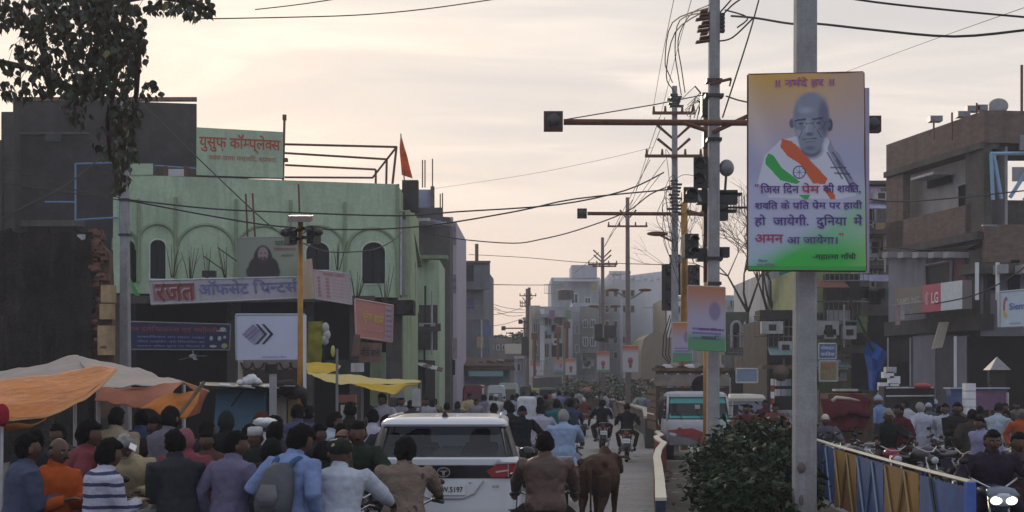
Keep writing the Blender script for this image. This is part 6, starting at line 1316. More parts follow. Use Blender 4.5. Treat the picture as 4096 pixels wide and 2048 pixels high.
tarp([[(-60, 1505, 22), (120, 1465, 22.3), (300, 1424, 22.5), (300.1, 1424, 22.5)], [(-60, 1530, 21), (150, 1515, 21), (340, 1492, 21), (392, 1490, 21)], [(-60, 1560, 19.8), (150, 1560, 19.8), (380, 1556, 19.8), (400, 1556, 19.8)]], offw, t1, 'canopy', seed=1)
tarp([[(300, 1424, 22.5), (470, 1462, 22.3), (620, 1500, 22), (738, 1528, 21.8)], [(340, 1490, 21), (470, 1508, 21), (600, 1520, 21), (728, 1532, 21)], [(385, 1552, 19.8), (480, 1549, 19.8), (600, 1544, 19.8), (715, 1538, 20.2)]], offw, t1, 'canopy', seed=2)
tarp([[(385, 1552, 19.75), (480, 1549, 19.75), (600, 1543, 19.75), (738, 1528, 20.2)], [(385, 1578, 19.6), (480, 1580, 19.6), (590, 1582, 19.6), (700, 1560, 19.8)], [(380, 1600, 19.5), (470, 1612, 19.5), (560, 1625, 19.5), (690, 1574, 19.6)]], sal, t1, 'side_cloth', seed=3)
tarp([[(620, 1600, 19.5), (700, 1568, 19.5), (750, 1568, 19.5), (800, 1572, 19.6)], [(590, 1615, 19.4), (670, 1612, 19.4), (730, 1615, 19.4), (785, 1620, 19.4)], [(560, 1628, 19.3), (640, 1650, 19.3), (690, 1668, 19.3), (745, 1673, 19.3)]], ora, t1, 'side_cloth', seed=4)
tarp([[(738, 1530, 20.3), (790, 1545, 20.5), (832, 1572, 20.7)], [(770, 1570, 20), (800, 1590, 20.2), (815, 1600, 20.4)], [(746, 1673, 19.4), (775, 1664, 19.7), (795, 1655, 20)]], mat('rust_red_tarpaulin', (.20, .065, .035), .8, .25, 3, .3), t1, 'side_cloth', seed=5)
for a, b, r_ in (((393, 1552, 19.7), (393, 1790, 19.7), .03), ((735, 1530, 21.8), (735, 1700, 21.8), .03), ((300, 1424, 22.5), (300, 1700, 22.5), .03)): MB().tube([P(*a), Vector((P(*b).x, b[2], .1))], r_, 7).build('pole', M['dirtyw'], t1)
MB().tube([P(730, 1530, 20.5), P(835, 1566, 20.7)], .022, 6).build('edge_pole', hemm, t1)
t2 = thing('orange_awning', 'sagging orange tarpaulin awning at the left edge in front of the grey tent', 'awning', XZ(150, 18))
tarp([[(-60, 1532, 19.3), (100, 1512, 19.3), (260, 1492, 19.3), (400, 1464, 19.2), (468, 1470, 19)], [(-60, 1580, 18.4), (100, 1566, 18.4), (250, 1552, 18.4), (370, 1530, 18.4), (440, 1500, 18.4)], [(-60, 1625, 17.8), (100, 1622, 17.8), (240, 1606, 17.8), (345, 1578, 17.8), (408, 1535, 18)], [(-60, 1668, 17.4), (70, 1668, 17.4), (200, 1655, 17.4), (310, 1610, 17.6), (372, 1560, 17.8)]], ora, t2, 'canopy', fold=.03, seed=6)
tarp([[(-60, 1664, 17.35), (70, 1664, 17.35), (200, 1650, 17.35), (310, 1606, 17.55), (376, 1556, 17.75), (462, 1478, 18.3)], [(-60, 1682, 17.3), (70, 1682, 17.3), (195, 1668, 17.3), (312, 1618, 17.5), (385, 1566, 17.7), (470, 1486, 18.3)]], hemm, t2, 'hem', fold=.03, seed=7)
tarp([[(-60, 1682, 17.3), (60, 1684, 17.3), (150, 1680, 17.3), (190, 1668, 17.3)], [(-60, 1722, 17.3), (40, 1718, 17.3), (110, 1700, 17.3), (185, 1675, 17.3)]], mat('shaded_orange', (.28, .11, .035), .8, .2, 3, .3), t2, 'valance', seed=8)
MB().tube([P(8, 1690, 17.2), Vector((P(5, 1690, 17.2).x, 17.2, .1))], .02, 6).build('pole', M['dirtyw'], t2); MB().ball(P(8, 1660, 17.1), (.09, .08, .14), 10, 8, lambda d, p: p*(1+.2*noise.noise(d*3))).build('red_knot', cloth((.30, .02, .04)), t2, True, True)
tag(MB().tube([P(815, 1530, 19), P(700, 1680, 18), P(590, 1835, 17)], .028, 6).build('bamboo_pole', M['wood']), 'dark bamboo pole slanting across the orange side cloth', 'pole')
# blue cabin stall with junk on its roof
bs = thing('blue_cabin_stall', 'blue painted cabin stall under a black junk strewn roof', 'stall', XZ(960, 25))
blw = mat('blue_cabin_paint', (.10, .19, .27), .75, .2, 2, .1, streak=.35, stain=(.2, .24, .28))
q_ = Q4((852, 1760), (1062, 1760), (1058, 1570), (866, 1552), 25); MB().slab(q_, 1.2).build('front_panel', blw, bs); MB().tube([P(975, 1556, 24.9), P(925, 1625, 24.9)], .015, 5).build('stay', M['blackm'], bs)
MB().tube([P(866, 1552, 24.95), P(1058, 1570, 24.95)], .025, 5).build('frame_bar', blw, bs)
MB().hexa([P(800, 1552, 24.4), P(1180, 1572, 24.6), P(1180, 1572, 27), P(800, 1545, 27), P(800, 1540, 24.4), P(1180, 1560, 24.6), P(1180, 1535, 27), P(800, 1528, 27)]).build('roof', M['blackm'], bs)
for i in range(9): MB().slab([P(880+i*32, 1540+(i*7) % 9, 24.3), P(925+i*32, 1543+(i*5) % 8, 24.3), P(920+i*32, 1534+(i*5) % 8, 25.5), P(876+i*32, 1532+(i*7) % 9, 25.5)], .02).build('roof_sheet', [M['dirtyw'], M['blackm'], M['grey']][i % 3], bs)
MB().ball(P(1175, 1568, 24.8), (.24, .3, .13), 12, 8, lambda d, p: p*(1+.3*noise.noise(d*2.5))).build('tarp_bundle', charc, bs, True, True); MB().tube([P(1100, 1552, 24.5), P(1160, 1545, 24.6), P(1215, 1580, 24.8), P(1222, 1640, 24.9)], [.12, .13, .09, .02], 8).build('tarp_bundle', charc, bs, True, True)
for (x, y, s_) in ((990, 1523, .07), (1010, 1518, .09), (962, 1530, .05), (1030, 1526, .06)): MB().ball(P(x, y, 24.6), (s_*1.3, s_, s_), 10, 7, lambda d, p: p*(1+.5*noise.noise(d*3))).build('plastic_bag', M['white'], bs, True, True)
for a, b, c_ in ((1102, 1145, olv), (1152, 1192, mat('yellow_plank', (.28, .22, .10), .85, .2, 4, .1))): MB().slab(Q(a, 1590, b, 1700, 25.2), .05).build('plank', c_, bs)
MB().slab(Q(1062, 1575, 1100, 1720, 25.3), .5).build('dark_side', gf, bs)
sp_ = thing('stub_pole', 'short grey concrete stub pole rising through the cabin stall roof', 'pole', XZ(1092, 24)); MB().box(Vector((P(1092, 1500, 24).x, 24, ZP(1472, 24)/2)), (.11, .11, ZP(1472, 24))).build('shaft', M['polec'], sp_); MB().box(P(1085, 1476, 24), (.2, .14, .16)).build('cap_block', charc, sp_)
cb_ = thing('curtained_stall', 'small stall with looped grey curtain strips under the white arrow board', 'stall', XZ(1060, 38))
MB().slab(Q(950, 1440, 1205, 1600, 39), .3).build('back_wall', mat('brown_stall_wall', (.07, .05, .04), .9, .3, 2, .2), cb_); MB().slab(Q(955, 1440, 1200, 1478, 38.3), .05).build('valance', mat('stall_valance', (.20, .17, .15), .9, .2, 2, .2), cb_)
for cx in (985, 1030, 1085, 1140, 1180): MB().tube([P(cx-22, 1450, 38.1), P(cx-12, 1472, 38.1), P(cx+5, 1478, 38.1), P(cx+20, 1468, 38.1), P(cx+26, 1450, 38.1)], .03, 5).build('curtain_loop', charc, cb_)
for px in (962, 1200): MB().tube([P(px, 1440, 38.2), P(px, 1600, 38.2)], .07, 6).build('post', olv, cb_)
# yellow cloth awning
ylw = mat('yellow_tarpaulin', (.50, .33, .035), .75, .12, 2, .3, 9); yld = mat('pale_yellow_tarpaulin', (.52, .42, .15), .75, .1, 2, .3, 9)
ya = thing('yellow_awning', 'yellow cloth awning stretched to a point beside the green complex', 'awning', XZ(1450, 33))
tarp([[(1225, 1484, 33), (1380, 1499, 34), (1530, 1515, 35), (1684, 1526, 35.5)], [(1238, 1495, 32), (1370, 1518, 32.6), (1520, 1530, 33.5), (1682, 1530, 35.2)], [(1252, 1505, 31), (1330, 1530, 31), (1450, 1540, 32), (1676, 1533, 35)]], yld, ya, 'canopy', seed=11)
tarp([[(1400, 1533, 31.8), (1490, 1538, 32), (1570, 1537, 33), (1678, 1531, 35)], [(1450, 1548, 31.7), (1510, 1556, 31.9), (1580, 1558, 32.5), (1640, 1543, 34.4)], [(1500, 1560, 31.6), (1545, 1572, 31.7), (1575, 1578, 31.8), (1600, 1566, 33)]], ylw, ya, 'drooping_corner', seed=12)
tarp([[(1225, 1450, 34), (1290, 1448, 34), (1365, 1462, 34)], [(1226, 1472, 33.5), (1280, 1476, 33.5), (1345, 1480, 33.6)], [(1228, 1486, 33), (1270, 1498, 33), (1310, 1502, 33)]], ylw, ya, 'upper_cloth', seed=13)
for px, y0, Y in ((1348, 1395, 30.8), (1682, 1520, 35.5), (1450, 1530, 33)): MB().tube([P(px, y0, Y), XZ(px, Y)], .03, 6).build('pole', M['grey'], ya)
MB().ball(P(1332, 1405, 30.8), (.05, .05, .13), 8, 6).build('yellow_float', paint((.4, .42, .08), .6), ya, True, True)
yc = tarp([[(1232, 1282, 45), (1262, 1285, 45), (1290, 1282, 45)], [(1230, 1370, 45), (1258, 1375, 45), (1290, 1370, 45)], [(1226, 1468, 45), (1250, 1462, 45), (1285, 1458, 45)]], mat('olive_yellow_cloth', (.26, .24, .03), .9, .2, 3, .3), None, 'yellow_cloth', seed=14); tag(yc, 'dull yellow cloth hanging beside the white arrow board', 'cloth')
for i, (x, y) in enumerate(((1302, 1310), (1308, 1340), (1300, 1362))): tag(MB().ball(P(x, y, 45.5), (.12, .1, .16), 10, 8, lambda d, p: p*(1+.3*noise.noise(d*3+Vector((i, 0, 0))))).build('hanging_packet', M['dirtyw'], None, True, True), ['uppermost', 'middle', 'lowest'][i]+' of three pale packets hanging beside the yellow cloth', 'packet')
for i, (x, y, w_, h_, m_, l_) in enumerate(((1390, 1595, 70, 30, paint((.25, .10, .09), .8), 'red crate with white goods on the counter under the yellow awning'), (1395, 1650, 60, 60, M['dirtyw'], 'pale counter front under the yellow awning'), (1430, 1470, 35, 35, M['dirtyw'], 'small poster board on the shop front above the yellow awning'), (1520, 1590, 60, 70, M['greensd'], 'pale green counter at the right of the yellow awning'), (1180, 1615, 55, 50, cloth((.38, .14, .05)), 'orange cloth bundle at the right end of the cabin stall'), (1590, 1560, 40, 60, M['dirtyw'], 'tall white box behind the drooping yellow corner'), (1665, 1590, 30, 70, M['dirtyw'], 'white metal frame stand near the car roof'))): 
    Y = 36-i*.3 if i != 4 else 25.5; tag(MB().box(P(x, y, Y), (w_/KP(Y), .4, h_/KP(Y)), .2*(i % 3)).build(['crate', 'counter', 'poster_board', 'counter', 'cloth_bundle', 'box', 'stand'][i], m_), l_, ['crate', 'counter', 'poster', 'counter', 'cloth', 'box', 'stand'][i])
# ---------------------------------------------------------------- vehicles
gsuv = glass('tinted_rear_glass', (.30, .33, .37), .12); pw = mat('pearl_white_paint', (.60, .62, .65), .3, .03, 2, .01, coat=.6); trimb = mat('gloss_black_trim', (.010, .010, .012), .12, .1, 3, 0)
car = thing('suv', 'white SUV seen from behind with red wedge tail lamps and plate CW.5197', 'car', ((1776-2048)/F*17.5, 17.4, 0))
CL = car.location
def slice_(z, hw, yr, yf, n=9, cr=.22, tw_=1):
    pts = []
    for (cx, cy, a0) in ((hw-cr, yr+cr, -90), (hw-cr, yf-cr, 0), (-hw+cr, yf-cr, 90), (-hw+cr, yr+cr, 180)):
        for k in range(n): a = R(a0+90*k/(n-1)); pts.append(Vector((cx+cr*math.cos(a), cy+cr*math.sin(a), z)))
    return [p+CL for p in pts]
def stack(rows): return [slice_(*r[:4], cr=r[4] if len(r) > 4 else .22) for r in rows]
MB().rings(stack([(.28, .88, .06, 4.55), (.36, .93, .0, 4.62), (.55, .955, -.03, 4.66), (.70, .965, -.02, 4.66), (.95, .965, 0, 4.64), (1.15, .96, .0, 4.6), (1.25, .945, .02, 3.5, .2), (1.30, .925, .05, 3.35, .2), (1.31, .90, .07, 3.3, .2)])).build('body', pw, car, True, True, 50)
mb = MB().rings(stack([(1.20, .93, .025, 3.5, .2), (1.32, .905, .07, 3.3, .2), (1.45, .87, .13, 3.1, .2), (1.58, .835, .19, 2.9, .2), (1.70, .79, .25, 2.75, .2)]), False); mb.build('window_glass', gsuv, car, True, True)
MB().rings(stack([(1.685, .80, .10, 2.78, .18), (1.715, .80, .08, 2.80, .18), (1.75, .78, .10, 2.76, .18), (1.785, .72, .20, 2.65, .16), (1.80, .55, .32, 2.5, .14), (1.803, .3, .5, 2.3, .1)])).build('roof', pw, car, True, True, 60)
for x in (-.62, -.38, -.13, .13, .38, .62): MB().tube([CL+Vector((x, .34, 1.797-abs(x)*.02)), CL+Vector((x, 2.4, 1.797-abs(x)*.02))], [(.022, .010)]*2, 6, ref=(1, 0, 0)).build('roof_rib', pw, car, True, True)
for s_ in (-1, 1): MB().tube([CL+Vector((s_*.70, .35, 1.80)), CL+Vector((s_*.70, 2.5, 1.80))], .018, 6).build('roof_rail', M['steel'], car, True, True)
MB().tube([CL+Vector((0, .42, 1.79)), CL+Vector((0, .34, 1.83)), CL+Vector((0, .30, 1.87))], [.05, .035, .008], 8).build('antenna_fin', trimb, car, True, True)
# pillars hugging the glass corners
for s_ in (-1, 1):
    MB().hexa([CL+Vector((s_*x, y, z)) for x, y, z in ((.80, .045, 1.24), (.955, .30, 1.24), (.90, .34, 1.24), (.78, .10, 1.24), (.70, .235, 1.70), (.805, .46, 1.70), (.77, .50, 1.70), (.69, .28, 1.70))][::1] if s_ > 0 else [CL+Vector((-x, y, z)) for x, y, z in ((.78, .10, 1.24), (.90, .34, 1.24), (.955, .30, 1.24), (.80, .045, 1.24), (.69, .28, 1.70), (.77, .50, 1.70), (.805, .46, 1.70), (.70, .235, 1.70))]).build('rear_pillar', trimb, car)
def rearq(x0, z0, x1, z1, y, name, m_, t=.02, pts=None): 
    pts = pts or [(x0, z0), (x1, z0), (x1, z1), (x0, z1)]; return MB().prism([(CL.x+a, b) for a, b in pts], 'y', CL.y+y, CL.y+y+t).build(name, m_, car)
rearq(0, 0, 0, 0, -.006, 'black_garnish', trimb, .06, [(-.93, 1.05), (.93, 1.05), (.93, 1.19), (.60, 1.205), (-.60, 1.205), (-.93, 1.19)])
rearq(0, 0, 0, 0, -.012, 'white_spear', pw, .06, [(-.62, 1.215), (.62, 1.215), (.70, 1.285), (-.70, 1.285)])
rl2 = mat('red_lamp_lens', (.30, .015, .02), .12, .15, 5, 0, coat=.5)
for s_ in (-1, 1):
    l_ = rearq(0, 0, 0, 0, -.03, 'tail_lamp', rl2, .12, [(s_*x, z) for x, z in ((.53, 1.14), (.60, 1.06), (.955, 1.075), (.965, 1.24), (.68, 1.235))][::s_])
    MB().tube([CL+Vector((s_*.64, -.035, 1.235)), CL+Vector((s_*.96, -.035, 1.245))], .012, 5).build('chrome_strip', M['steel'], l_); MB().box(CL+Vector((s_*.80, -.036, 1.15)), (.012, .012, .16)).build('chrome_strip', M['steel'], l_); MB().box(CL+Vector((s_*.72, -.036, 1.14)), (.15, .01, .018), 0, 0, R(-8*s_)).build('reflector', M['lens'], l_)
    MB().slab([CL+Vector((s_*.98, .02, 1.08)), CL+Vector((s_*.98, .42, 1.12)), CL+Vector((s_*.98, .40, 1.24)), CL+Vector((s_*.98, .02, 1.24))], .04).build('lamp_wrap', rl2, l_)
    MB().lathe([(.001, -.11), (.23, -.11), (.25, -.12), (.37, -.11), (.38, 0), (.37, .11), (.001, .11)], CL+Vector((s_*.82, .95, .38)), 24, 'x').build('wheel', M['rubber'], car, True, True, 40); MB().lathe([(.001, -.11), (.23, -.11), (.25, -.12), (.37, -.11), (.38, 0), (.37, .11), (.001, .11)], CL+Vector((s_*.82, 3.7, .38)), 24, 'x').build('wheel', M['rubber'], car, True, True, 40)
    MB().ball(CL+Vector((s_*1.06, 2.85, 1.22)), (.13, .07, .09), 10, 8).build('door_mirror', trimb, car, True, True); rearq(0, 0, 0, 0, -.04, 'bumper_corner', trimb, .06, [(s_*x, z) for x, z in ((.60, .50), (.93, .50), (.95, .62), (.66, .60))][::s_])
lg_ = rearq(0, 0, 0, 0, -.02, 'badge', M['steel'], .012, [(.082*math.cos(math.tau*k/24), 1.125+.062*math.sin(math.tau*k/24)) for k in range(24)]); rearq(0, 0, 0, 0, -.024, 'badge_field', trimb, .012, [(.070*math.cos(math.tau*k/24), 1.125+.050*math.sin(math.tau*k/24)) for k in range(24)])
rearq(0, 0, 0, 0, -.028, 'badge_mark', M['steel'], .012, [(-.062, 1.142), (-.02, 1.150), (0, 1.140), (.02, 1.150), (.062, 1.142), (.02, 1.132), (.010, 1.08), (-.010, 1.08), (-.02, 1.132)])
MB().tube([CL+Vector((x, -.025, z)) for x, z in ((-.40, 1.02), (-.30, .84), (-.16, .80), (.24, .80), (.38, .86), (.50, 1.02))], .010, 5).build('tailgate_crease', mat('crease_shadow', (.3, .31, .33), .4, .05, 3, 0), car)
pl = rearq(-.16, .845, .27, .98, -.032, 'number_plate', M['white'], .014); pq = [CL+Vector(p) for p in ((-.16, -.034, .845), (.27, -.034, .845), (.27, -.034, .98), (-.16, -.034, .98))]
letters(pq, 'CW.5197', (.18, .26, .93, .76), M['blackm'], car, .035, .006); MB().ball(CL+Vector((.33, -.03, 1.0)), (.016, .01, .016), 8, 6).build('lock', M['steel'], car); letters([CL+Vector(p) for p in ((.58, -.03, .93), (.70, -.03, .93), (.70, -.03, .97), (.58, -.03, .97))], 'XE', (.1, .1, .9, .9), M['grey'], car, .03, .006)
rearq(-.90, .42, .90, .60, -.055, 'bumper_insert', trimb, .05); MB().tube([CL+Vector((-.90, -.01, .66)), CL+Vector((.90, -.01, .66))], .008, 4).build('tailgate_seam', trimb, car)
for s_ in (-1, 1): MB().tube([CL+Vector((s_*.90, -.012, .66)), CL+Vector((s_*.91, -.008, .85)), CL+Vector((s_*.91, 0, 1.04))], .007, 4).build('tailgate_seam', trimb, car)
# cabin seen through the glass
seatm = mat('seat_fabric', (.05, .05, .065), .9, .2, 5, .1)
for y in (.75, 1.65, 2.45):
    for s_ in (-1, 1): MB().rings([[CL+Vector((s_*.42+a*w_, y+b*.08, z)) for a, b in ((-1, -1), (1, -1), (1, 1), (-1, 1))] for z, w_ in ((.8, .26), (1.25, .26), (1.38, .22), (1.40, .12), (1.55, .12), (1.58, .09))]).build('seat', seatm, car)
MB().box(CL+Vector((0, 2.95, 1.16)), (1.7, .5, .2)).build('dashboard', seatm, car); MB().box(CL+Vector((.1, 2.6, 1.3)), (.5, .02, .06)).build('dash_tray', M['dirtyw'], car); MB().tube([CL+Vector((-.05, .12, 1.28)), CL+Vector((-.30, .14, 1.32))], .01, 5).build('wiper', trimb, car)
# white light truck facing the camera
tkp = mat('scuffed_white_paint', (.40, .41, .44), .55, .2, 3, .05, streak=.35, stain=(.22, .20, .18))
tk = thing('light_truck', 'white light truck facing the camera with a timber load frame behind the poles', 'truck', XZ(2795, 40)); TL = tk.location; TL0 = TL.copy()
def tst(rows): return [[p-CL+TL0 for p in slice_(z, hw, yr, yf, cr=.12)] for z, hw, yr, yf in rows]
MB().rings(tst([(.42, .88, -.02, 1.5), (.55, .93, -.06, 1.5), (.95, .93, -.06, 1.5), (1.12, .92, -.02, 1.5), (1.16, .91, .02, 1.5)])).build('cab_lower', tkp, tk, True, True, 50)
MB().rings(tst([(1.16, .90, .04, 1.5), (1.80, .82, .32, 1.5), (1.84, .80, .36, 1.5)]), False).build('windscreen_band', glass('truck_glass', (.20, .30, .32), .1), tk, True, True)
MB().rings(tst([(1.80, .85, .26, 1.5), (1.88, .84, .28, 1.5), (1.94, .76, .40, 1.45), (1.96, .5, .55, 1.3)])).build('cab_roof', tkp, tk, True, True, 50)
for s_ in (-1, 1): MB().tube([TL0+Vector((s_*.90, .05, 1.15)), TL0+Vector((s_*.83, .31, 1.83))], .035, 6).build('windscreen_pillar', tkp, tk, True, True)
MB().box(TL0+Vector((0, 1.0, 1.3)), (1.5, .3, .8)).build('seat_back', seatm, tk); MB().slab([TL0+Vector(p) for p in ((-.84, .05, 1.20), (.84, .05, 1.20), (.81, .14, 1.36), (-.81, .14, 1.36))], .01).build('tint_strip', mat('teal_film', (.05, .30, .28), .4, .1, 3, 0), tk)
MB().slab([TL0+Vector(p) for p in ((-.80, .23, 1.62), (.80, .23, 1.62), (.76, .31, 1.79), (-.76, .31, 1.79))], .01).build('tint_strip', mat('teal_film', (.05, .30, .28), .4, .1, 3, 0), tk)
for x in (-.45, .12): MB().tube([TL0+Vector((x, .0, 1.17)), TL0+Vector((x-.18, .10, 1.42))], .012, 5).build('wiper', M['blackm'], tk)
MB().box(TL0+Vector((-.02, .14, 1.52)), (.14, .01, .12)).build('sticker', tkp, tk); MB().tube([TL0+Vector((-.55, -.075, .86)), TL0+Vector((-.55, -.06, .86))], .08, 14).build('badge', paint((.25, .04, .03), .4), tk)
MB().box(TL0+Vector((0, -.09, .56)), (1.7, .08, .22)).build('bumper', M['grey'], tk); MB().slab([TL0+Vector(p) for p in ((-.93, -.12, .86), (.3, -.16, .42), (.6, -.16, .62), (-.2, -.14, .92))], .06).build('red_guard', paint((.30, .03, .03), .5), tk); MB().slab([TL0+Vector(p) for p in ((-.5, -.15, .72), (.85, -.15, .48), (.85, -.15, .66), (0, -.15, .80))], .05).build('red_guard', paint((.22, .04, .04), .5), tk)
for s_ in (-1, 1):
    MB().ball(TL0+Vector((s_*.72, -.08, .74)), (.13, .05, .08), 12, 8).build('headlight', M['lens'], tk, True, True); MB().box(TL0+Vector((s_*1.07, .1, 1.42)), (.14, .05, .32)).build('mirror', M['blackm'], tk); MB().tube([TL0+Vector((s_*.9, .2, 1.55)), TL0+Vector((s_*1.07, .1, 1.55))], .012, 5).build('mirror_arm', M['blackm'], tk)
    for y in (.45, 3.3): MB().lathe([(.001, -.09), (.2, -.09), (.33, -.09), (.34, 0), (.33, .09), (.001, .09)], TL0+Vector((s_*.78, y, .34)), 20, 'x').build('wheel', M['rubber'], tk, True, True, 40)
# load body with rack: planks and posts
for z in (.95, 1.15, 1.35, 1.55, 1.75, 1.95):
    for s_ in (-1, 1): MB().box(TL0+Vector((s_*1.02, 3.0, z)), (.05, 2.9, .15)).build('side_plank', M['wood'], tk)
for i in range(4): MB().box(TL0+Vector((0, 1.58, 2.0+i*.16)), (2.1, .06, .13)).build('head_board', M['wood'], tk)
for x in (-1.04, -.5, 0, .5, 1.04): MB().box(TL0+Vector((x, 1.52, 1.75)), (.06, .06, 1.65)).build('rack_post', M['wood'], tk)
MB().box(TL0+Vector((0, 1.5, 2.60)), (2.35, .12, .09)).build('top_rail', M['wood'], tk); MB().box(TL0+Vector((0, 2.9, .85)), (2.1, 2.8, .12)).build('load_floor', M['wood'], tk)
for i in range(12): MB().tube([TL0+Vector((-1.0+i*.18, 1.45, 2.40+.05*(i % 2))), TL0+Vector((-.93+i*.18, 1.45, 2.50-.04*(i % 2)))], .03, 5).build('rope_loop', M['dirtyw'] if i % 2 else M['wood'], tk)
MB().lathe([(.05, -.08), (.2, -.1), (.3, -.06), (.3, .06), (.2, .1), (.05, .08)], TL0+Vector((.28, 1.40, 2.12)), 18, 'y').build('spare_tyre', M['rubber'], tk, True, True)
MB().hexa([P(2780, 1700, 42.5)+Vector((0, 0, 0)), P(2960, 1700, 42.5), P(2960, 1700, 44), P(2780, 1700, 44), P(2785, 1600, 42.5), P(2960, 1600, 42.5), P(2960, 1600, 44), P(2785, 1600, 44)]).build('load', charc, tk) if False else None
# three-wheeler behind it and van rears on the left far lane
def rickshaw(label, px, Y, face, colr, top_):
    r_ = thing('auto_rickshaw', label, 'auto rickshaw', XZ(px, Y), R(face)); 
    MB().rings([[Vector((a*w_, b*l_+.0, z)) for a, b in ((-1, -.9), (-.7, -1), (.7, -1), (1, -.9), (1, 1), (-1, 1))] for z, w_, l_ in ((.25, .60, 1.2), (.5, .66, 1.25), (.95, .66, 1.22), (1.0, .64, 1.2))]).build('body', paint(colr, .5), r_, False)
    MB().rings([[Vector((a*w_, b*l_-.0, z)) for a, b in ((-1, -.85), (-.7, -1), (.7, -1), (1, -.85), (1, 1), (-1, 1))] for z, w_, l_ in ((1.55, .64, 1.1), (1.66, .64, 1.14), (1.78, .56, 1.02), (1.80, .3, .6))]).build('canopy', paint(top_, .7), r_, False)
    MB().slab([Vector(p) for p in ((-.55, -1.14, 1.0), (.55, -1.14, 1.0), (.52, -1.06, 1.55), (-.52, -1.06, 1.55))], .02).build('windscreen', mat('lilac_glass', (.14, .15, .22), .2, .1, 3, 0), r_, False)
    for s_ in (-1, 1): MB().tube([Vector((s_*.58, -1.15, 1.0)), Vector((s_*.54, -1.06, 1.58))], .03, 5).build('frame', M['dirtyw'], r_, False); MB().lathe([(.001, -.05), (.2, -.05), (.2, .05), (.001, .05)], Vector((s_*.55, .8, .2)), 14, 'x').build('wheel', M['rubber'], r_, False, True, 40)
    MB().lathe([(.001, -.05), (.2, -.05), (.2, .05), (.001, .05)], Vector((0, -1.1, .2)), 14, 'x').build('wheel', M['rubber'], r_, False, True, 40); MB().ball((0, -1.25, .75), (.1, .05, .1), 10, 6).build('headlight', M['lens'], r_, False, True); return r_
rickshaw('cream topped auto rickshaw half hidden behind the white truck', 2972, 50, 0, (.35, .22, .12), (.55, .52, .45))
rickshaw('small dark auto rickshaw with yellow top far down the left lane', 2120, 92, 180, (.03, .05, .03), (.35, .28, .05))
rickshaw('dark green auto rickshaw in the far traffic under the tarpaulin shed', 2190, 98, 180, (.03, .06, .04), (.06, .06, .06))
def van(label, x0, y0, x1, Y, colr, glassc, nm='van', red=False):
    w_ = (x1-x0)/KP(Y); h_ = ZP(y0, Y); r_ = thing(nm, label, nm, XZ((x0+x1)/2, Y)); o = Vector(r_.location)
    MB().rings([[o+Vector((a*w_/2*s2, b, z)) for a, b in ((-1, .1), (-.85, 0), (.85, 0), (1, .1), (1, 3.6), (-1, 3.6))] for z, s2 in ((.3, .95), (.5, 1), (h_*.55, 1), (h_-.18, .93), (h_-.04, .85), (h_, .6))]).build('body', paint(colr, .4), r_, True, True, 40)
    MB().slab([o+Vector(p) for p in ((-w_*.36, -.02, h_*.56), (w_*.36, -.02, h_*.56), (w_*.34, .0, h_-.32), (-w_*.34, .0, h_-.32))], .03).build('rear_window', paint(glassc, .2), r_)
    for s_ in (-1, 1): MB().box(o+Vector((s_*w_*.42, -.03, h_*.45)), (w_*.08, .04, .25)).build('tail_lamp', REDL, r_); MB().lathe([(.001, -.08), (.3, -.08), (.3, .08), (.001, .08)], o+Vector((s_*w_*.4, .7, .3)), 14, 'x').build('wheel', M['rubber'], r_, True, True, 40)
    MB().box(o+Vector((0, -.05, .45)), (w_*.9, .08, .18)).build('bumper', M['grey'], r_); return r_, o, w_, h_
v1, o, w_, h_ = van('maroon van with a dark red rear window on the far left lane', 1848, 1540, 1940, 62, (.20, .03, .04), (.10, .02, .02)); MB().box(o+Vector((w_*.42, -.05, h_*.72)), (.10, .04, .9)).build('white_strip', M['white'], v1)
van('white van with grey rear window beside the maroon van', 1944, 1542, 2022, 60, (.55, .58, .60), (.22, .22, .26)); van('cream roofed van with brown rear window behind the white van', 1990, 1532, 2076, 72, (.50, .50, .46), (.14, .12, .09))
van('dark jeep among the far traffic', 2080, 1545, 2128, 88, (.06, .055, .05), (.10, .10, .10), 'jeep')
# white cloth covered load and umbrella stall
cw = thing('covered_handcart', 'handcart heaped with a tall white sheet covered load among the riders', 'handcart', XZ(2108, 36))
o = Vector(cw.location); lb_ = MB().box(o+Vector((0, .4, 1.28)), (.50, .6, 1.15)).build('white_sheet_load', cloth((.58, .60, .64)), cw); bv = lb_.modifiers.new('b', 'BEVEL'); bv.width = .09; bv.segments = 4
MB().box(o+Vector((-.25, .35, .95)), (.8, .6, .42)).build('white_bundle', cloth((.52, .55, .60)), cw); MB().box(o+Vector((0, .4, .66)), (.9, 1.4, .08)).build('deck', M['wood'], cw)
for s_ in (-1, 1): MB().lathe([(.22, -.02), (.28, -.02), (.28, .02), (.22, .02)], o+Vector((s_*.42, .4, .30)), 16, 'x').build('wheel', M['rubber'], cw)
us = thing('umbrella_stall', 'small stall under a faded pink umbrella on the far median', 'stall', XZ(2375, 95)); o = Vector(us.location); MB().tube([o, o+Vector((0, 0, 1.9))], .04, 5).build('pole', M['grey'], us); MB().lathe([(1.1, 1.55), (.8, 1.75), (.4, 1.9), (.01, 1.98)], o, 12).build('umbrella', cloth((.38, .14, .14)), us, True, True); MB().box(o+Vector((0, 0, .5)), (1.6, .6, 1.0)).build('counter', M['wood'], us)
tag(MB().box(P(2535, 1558, 90), (1.2, .3, .45)).build('white_sign', M['white']), 'small white board on the far median beside the green plants', 'sign')
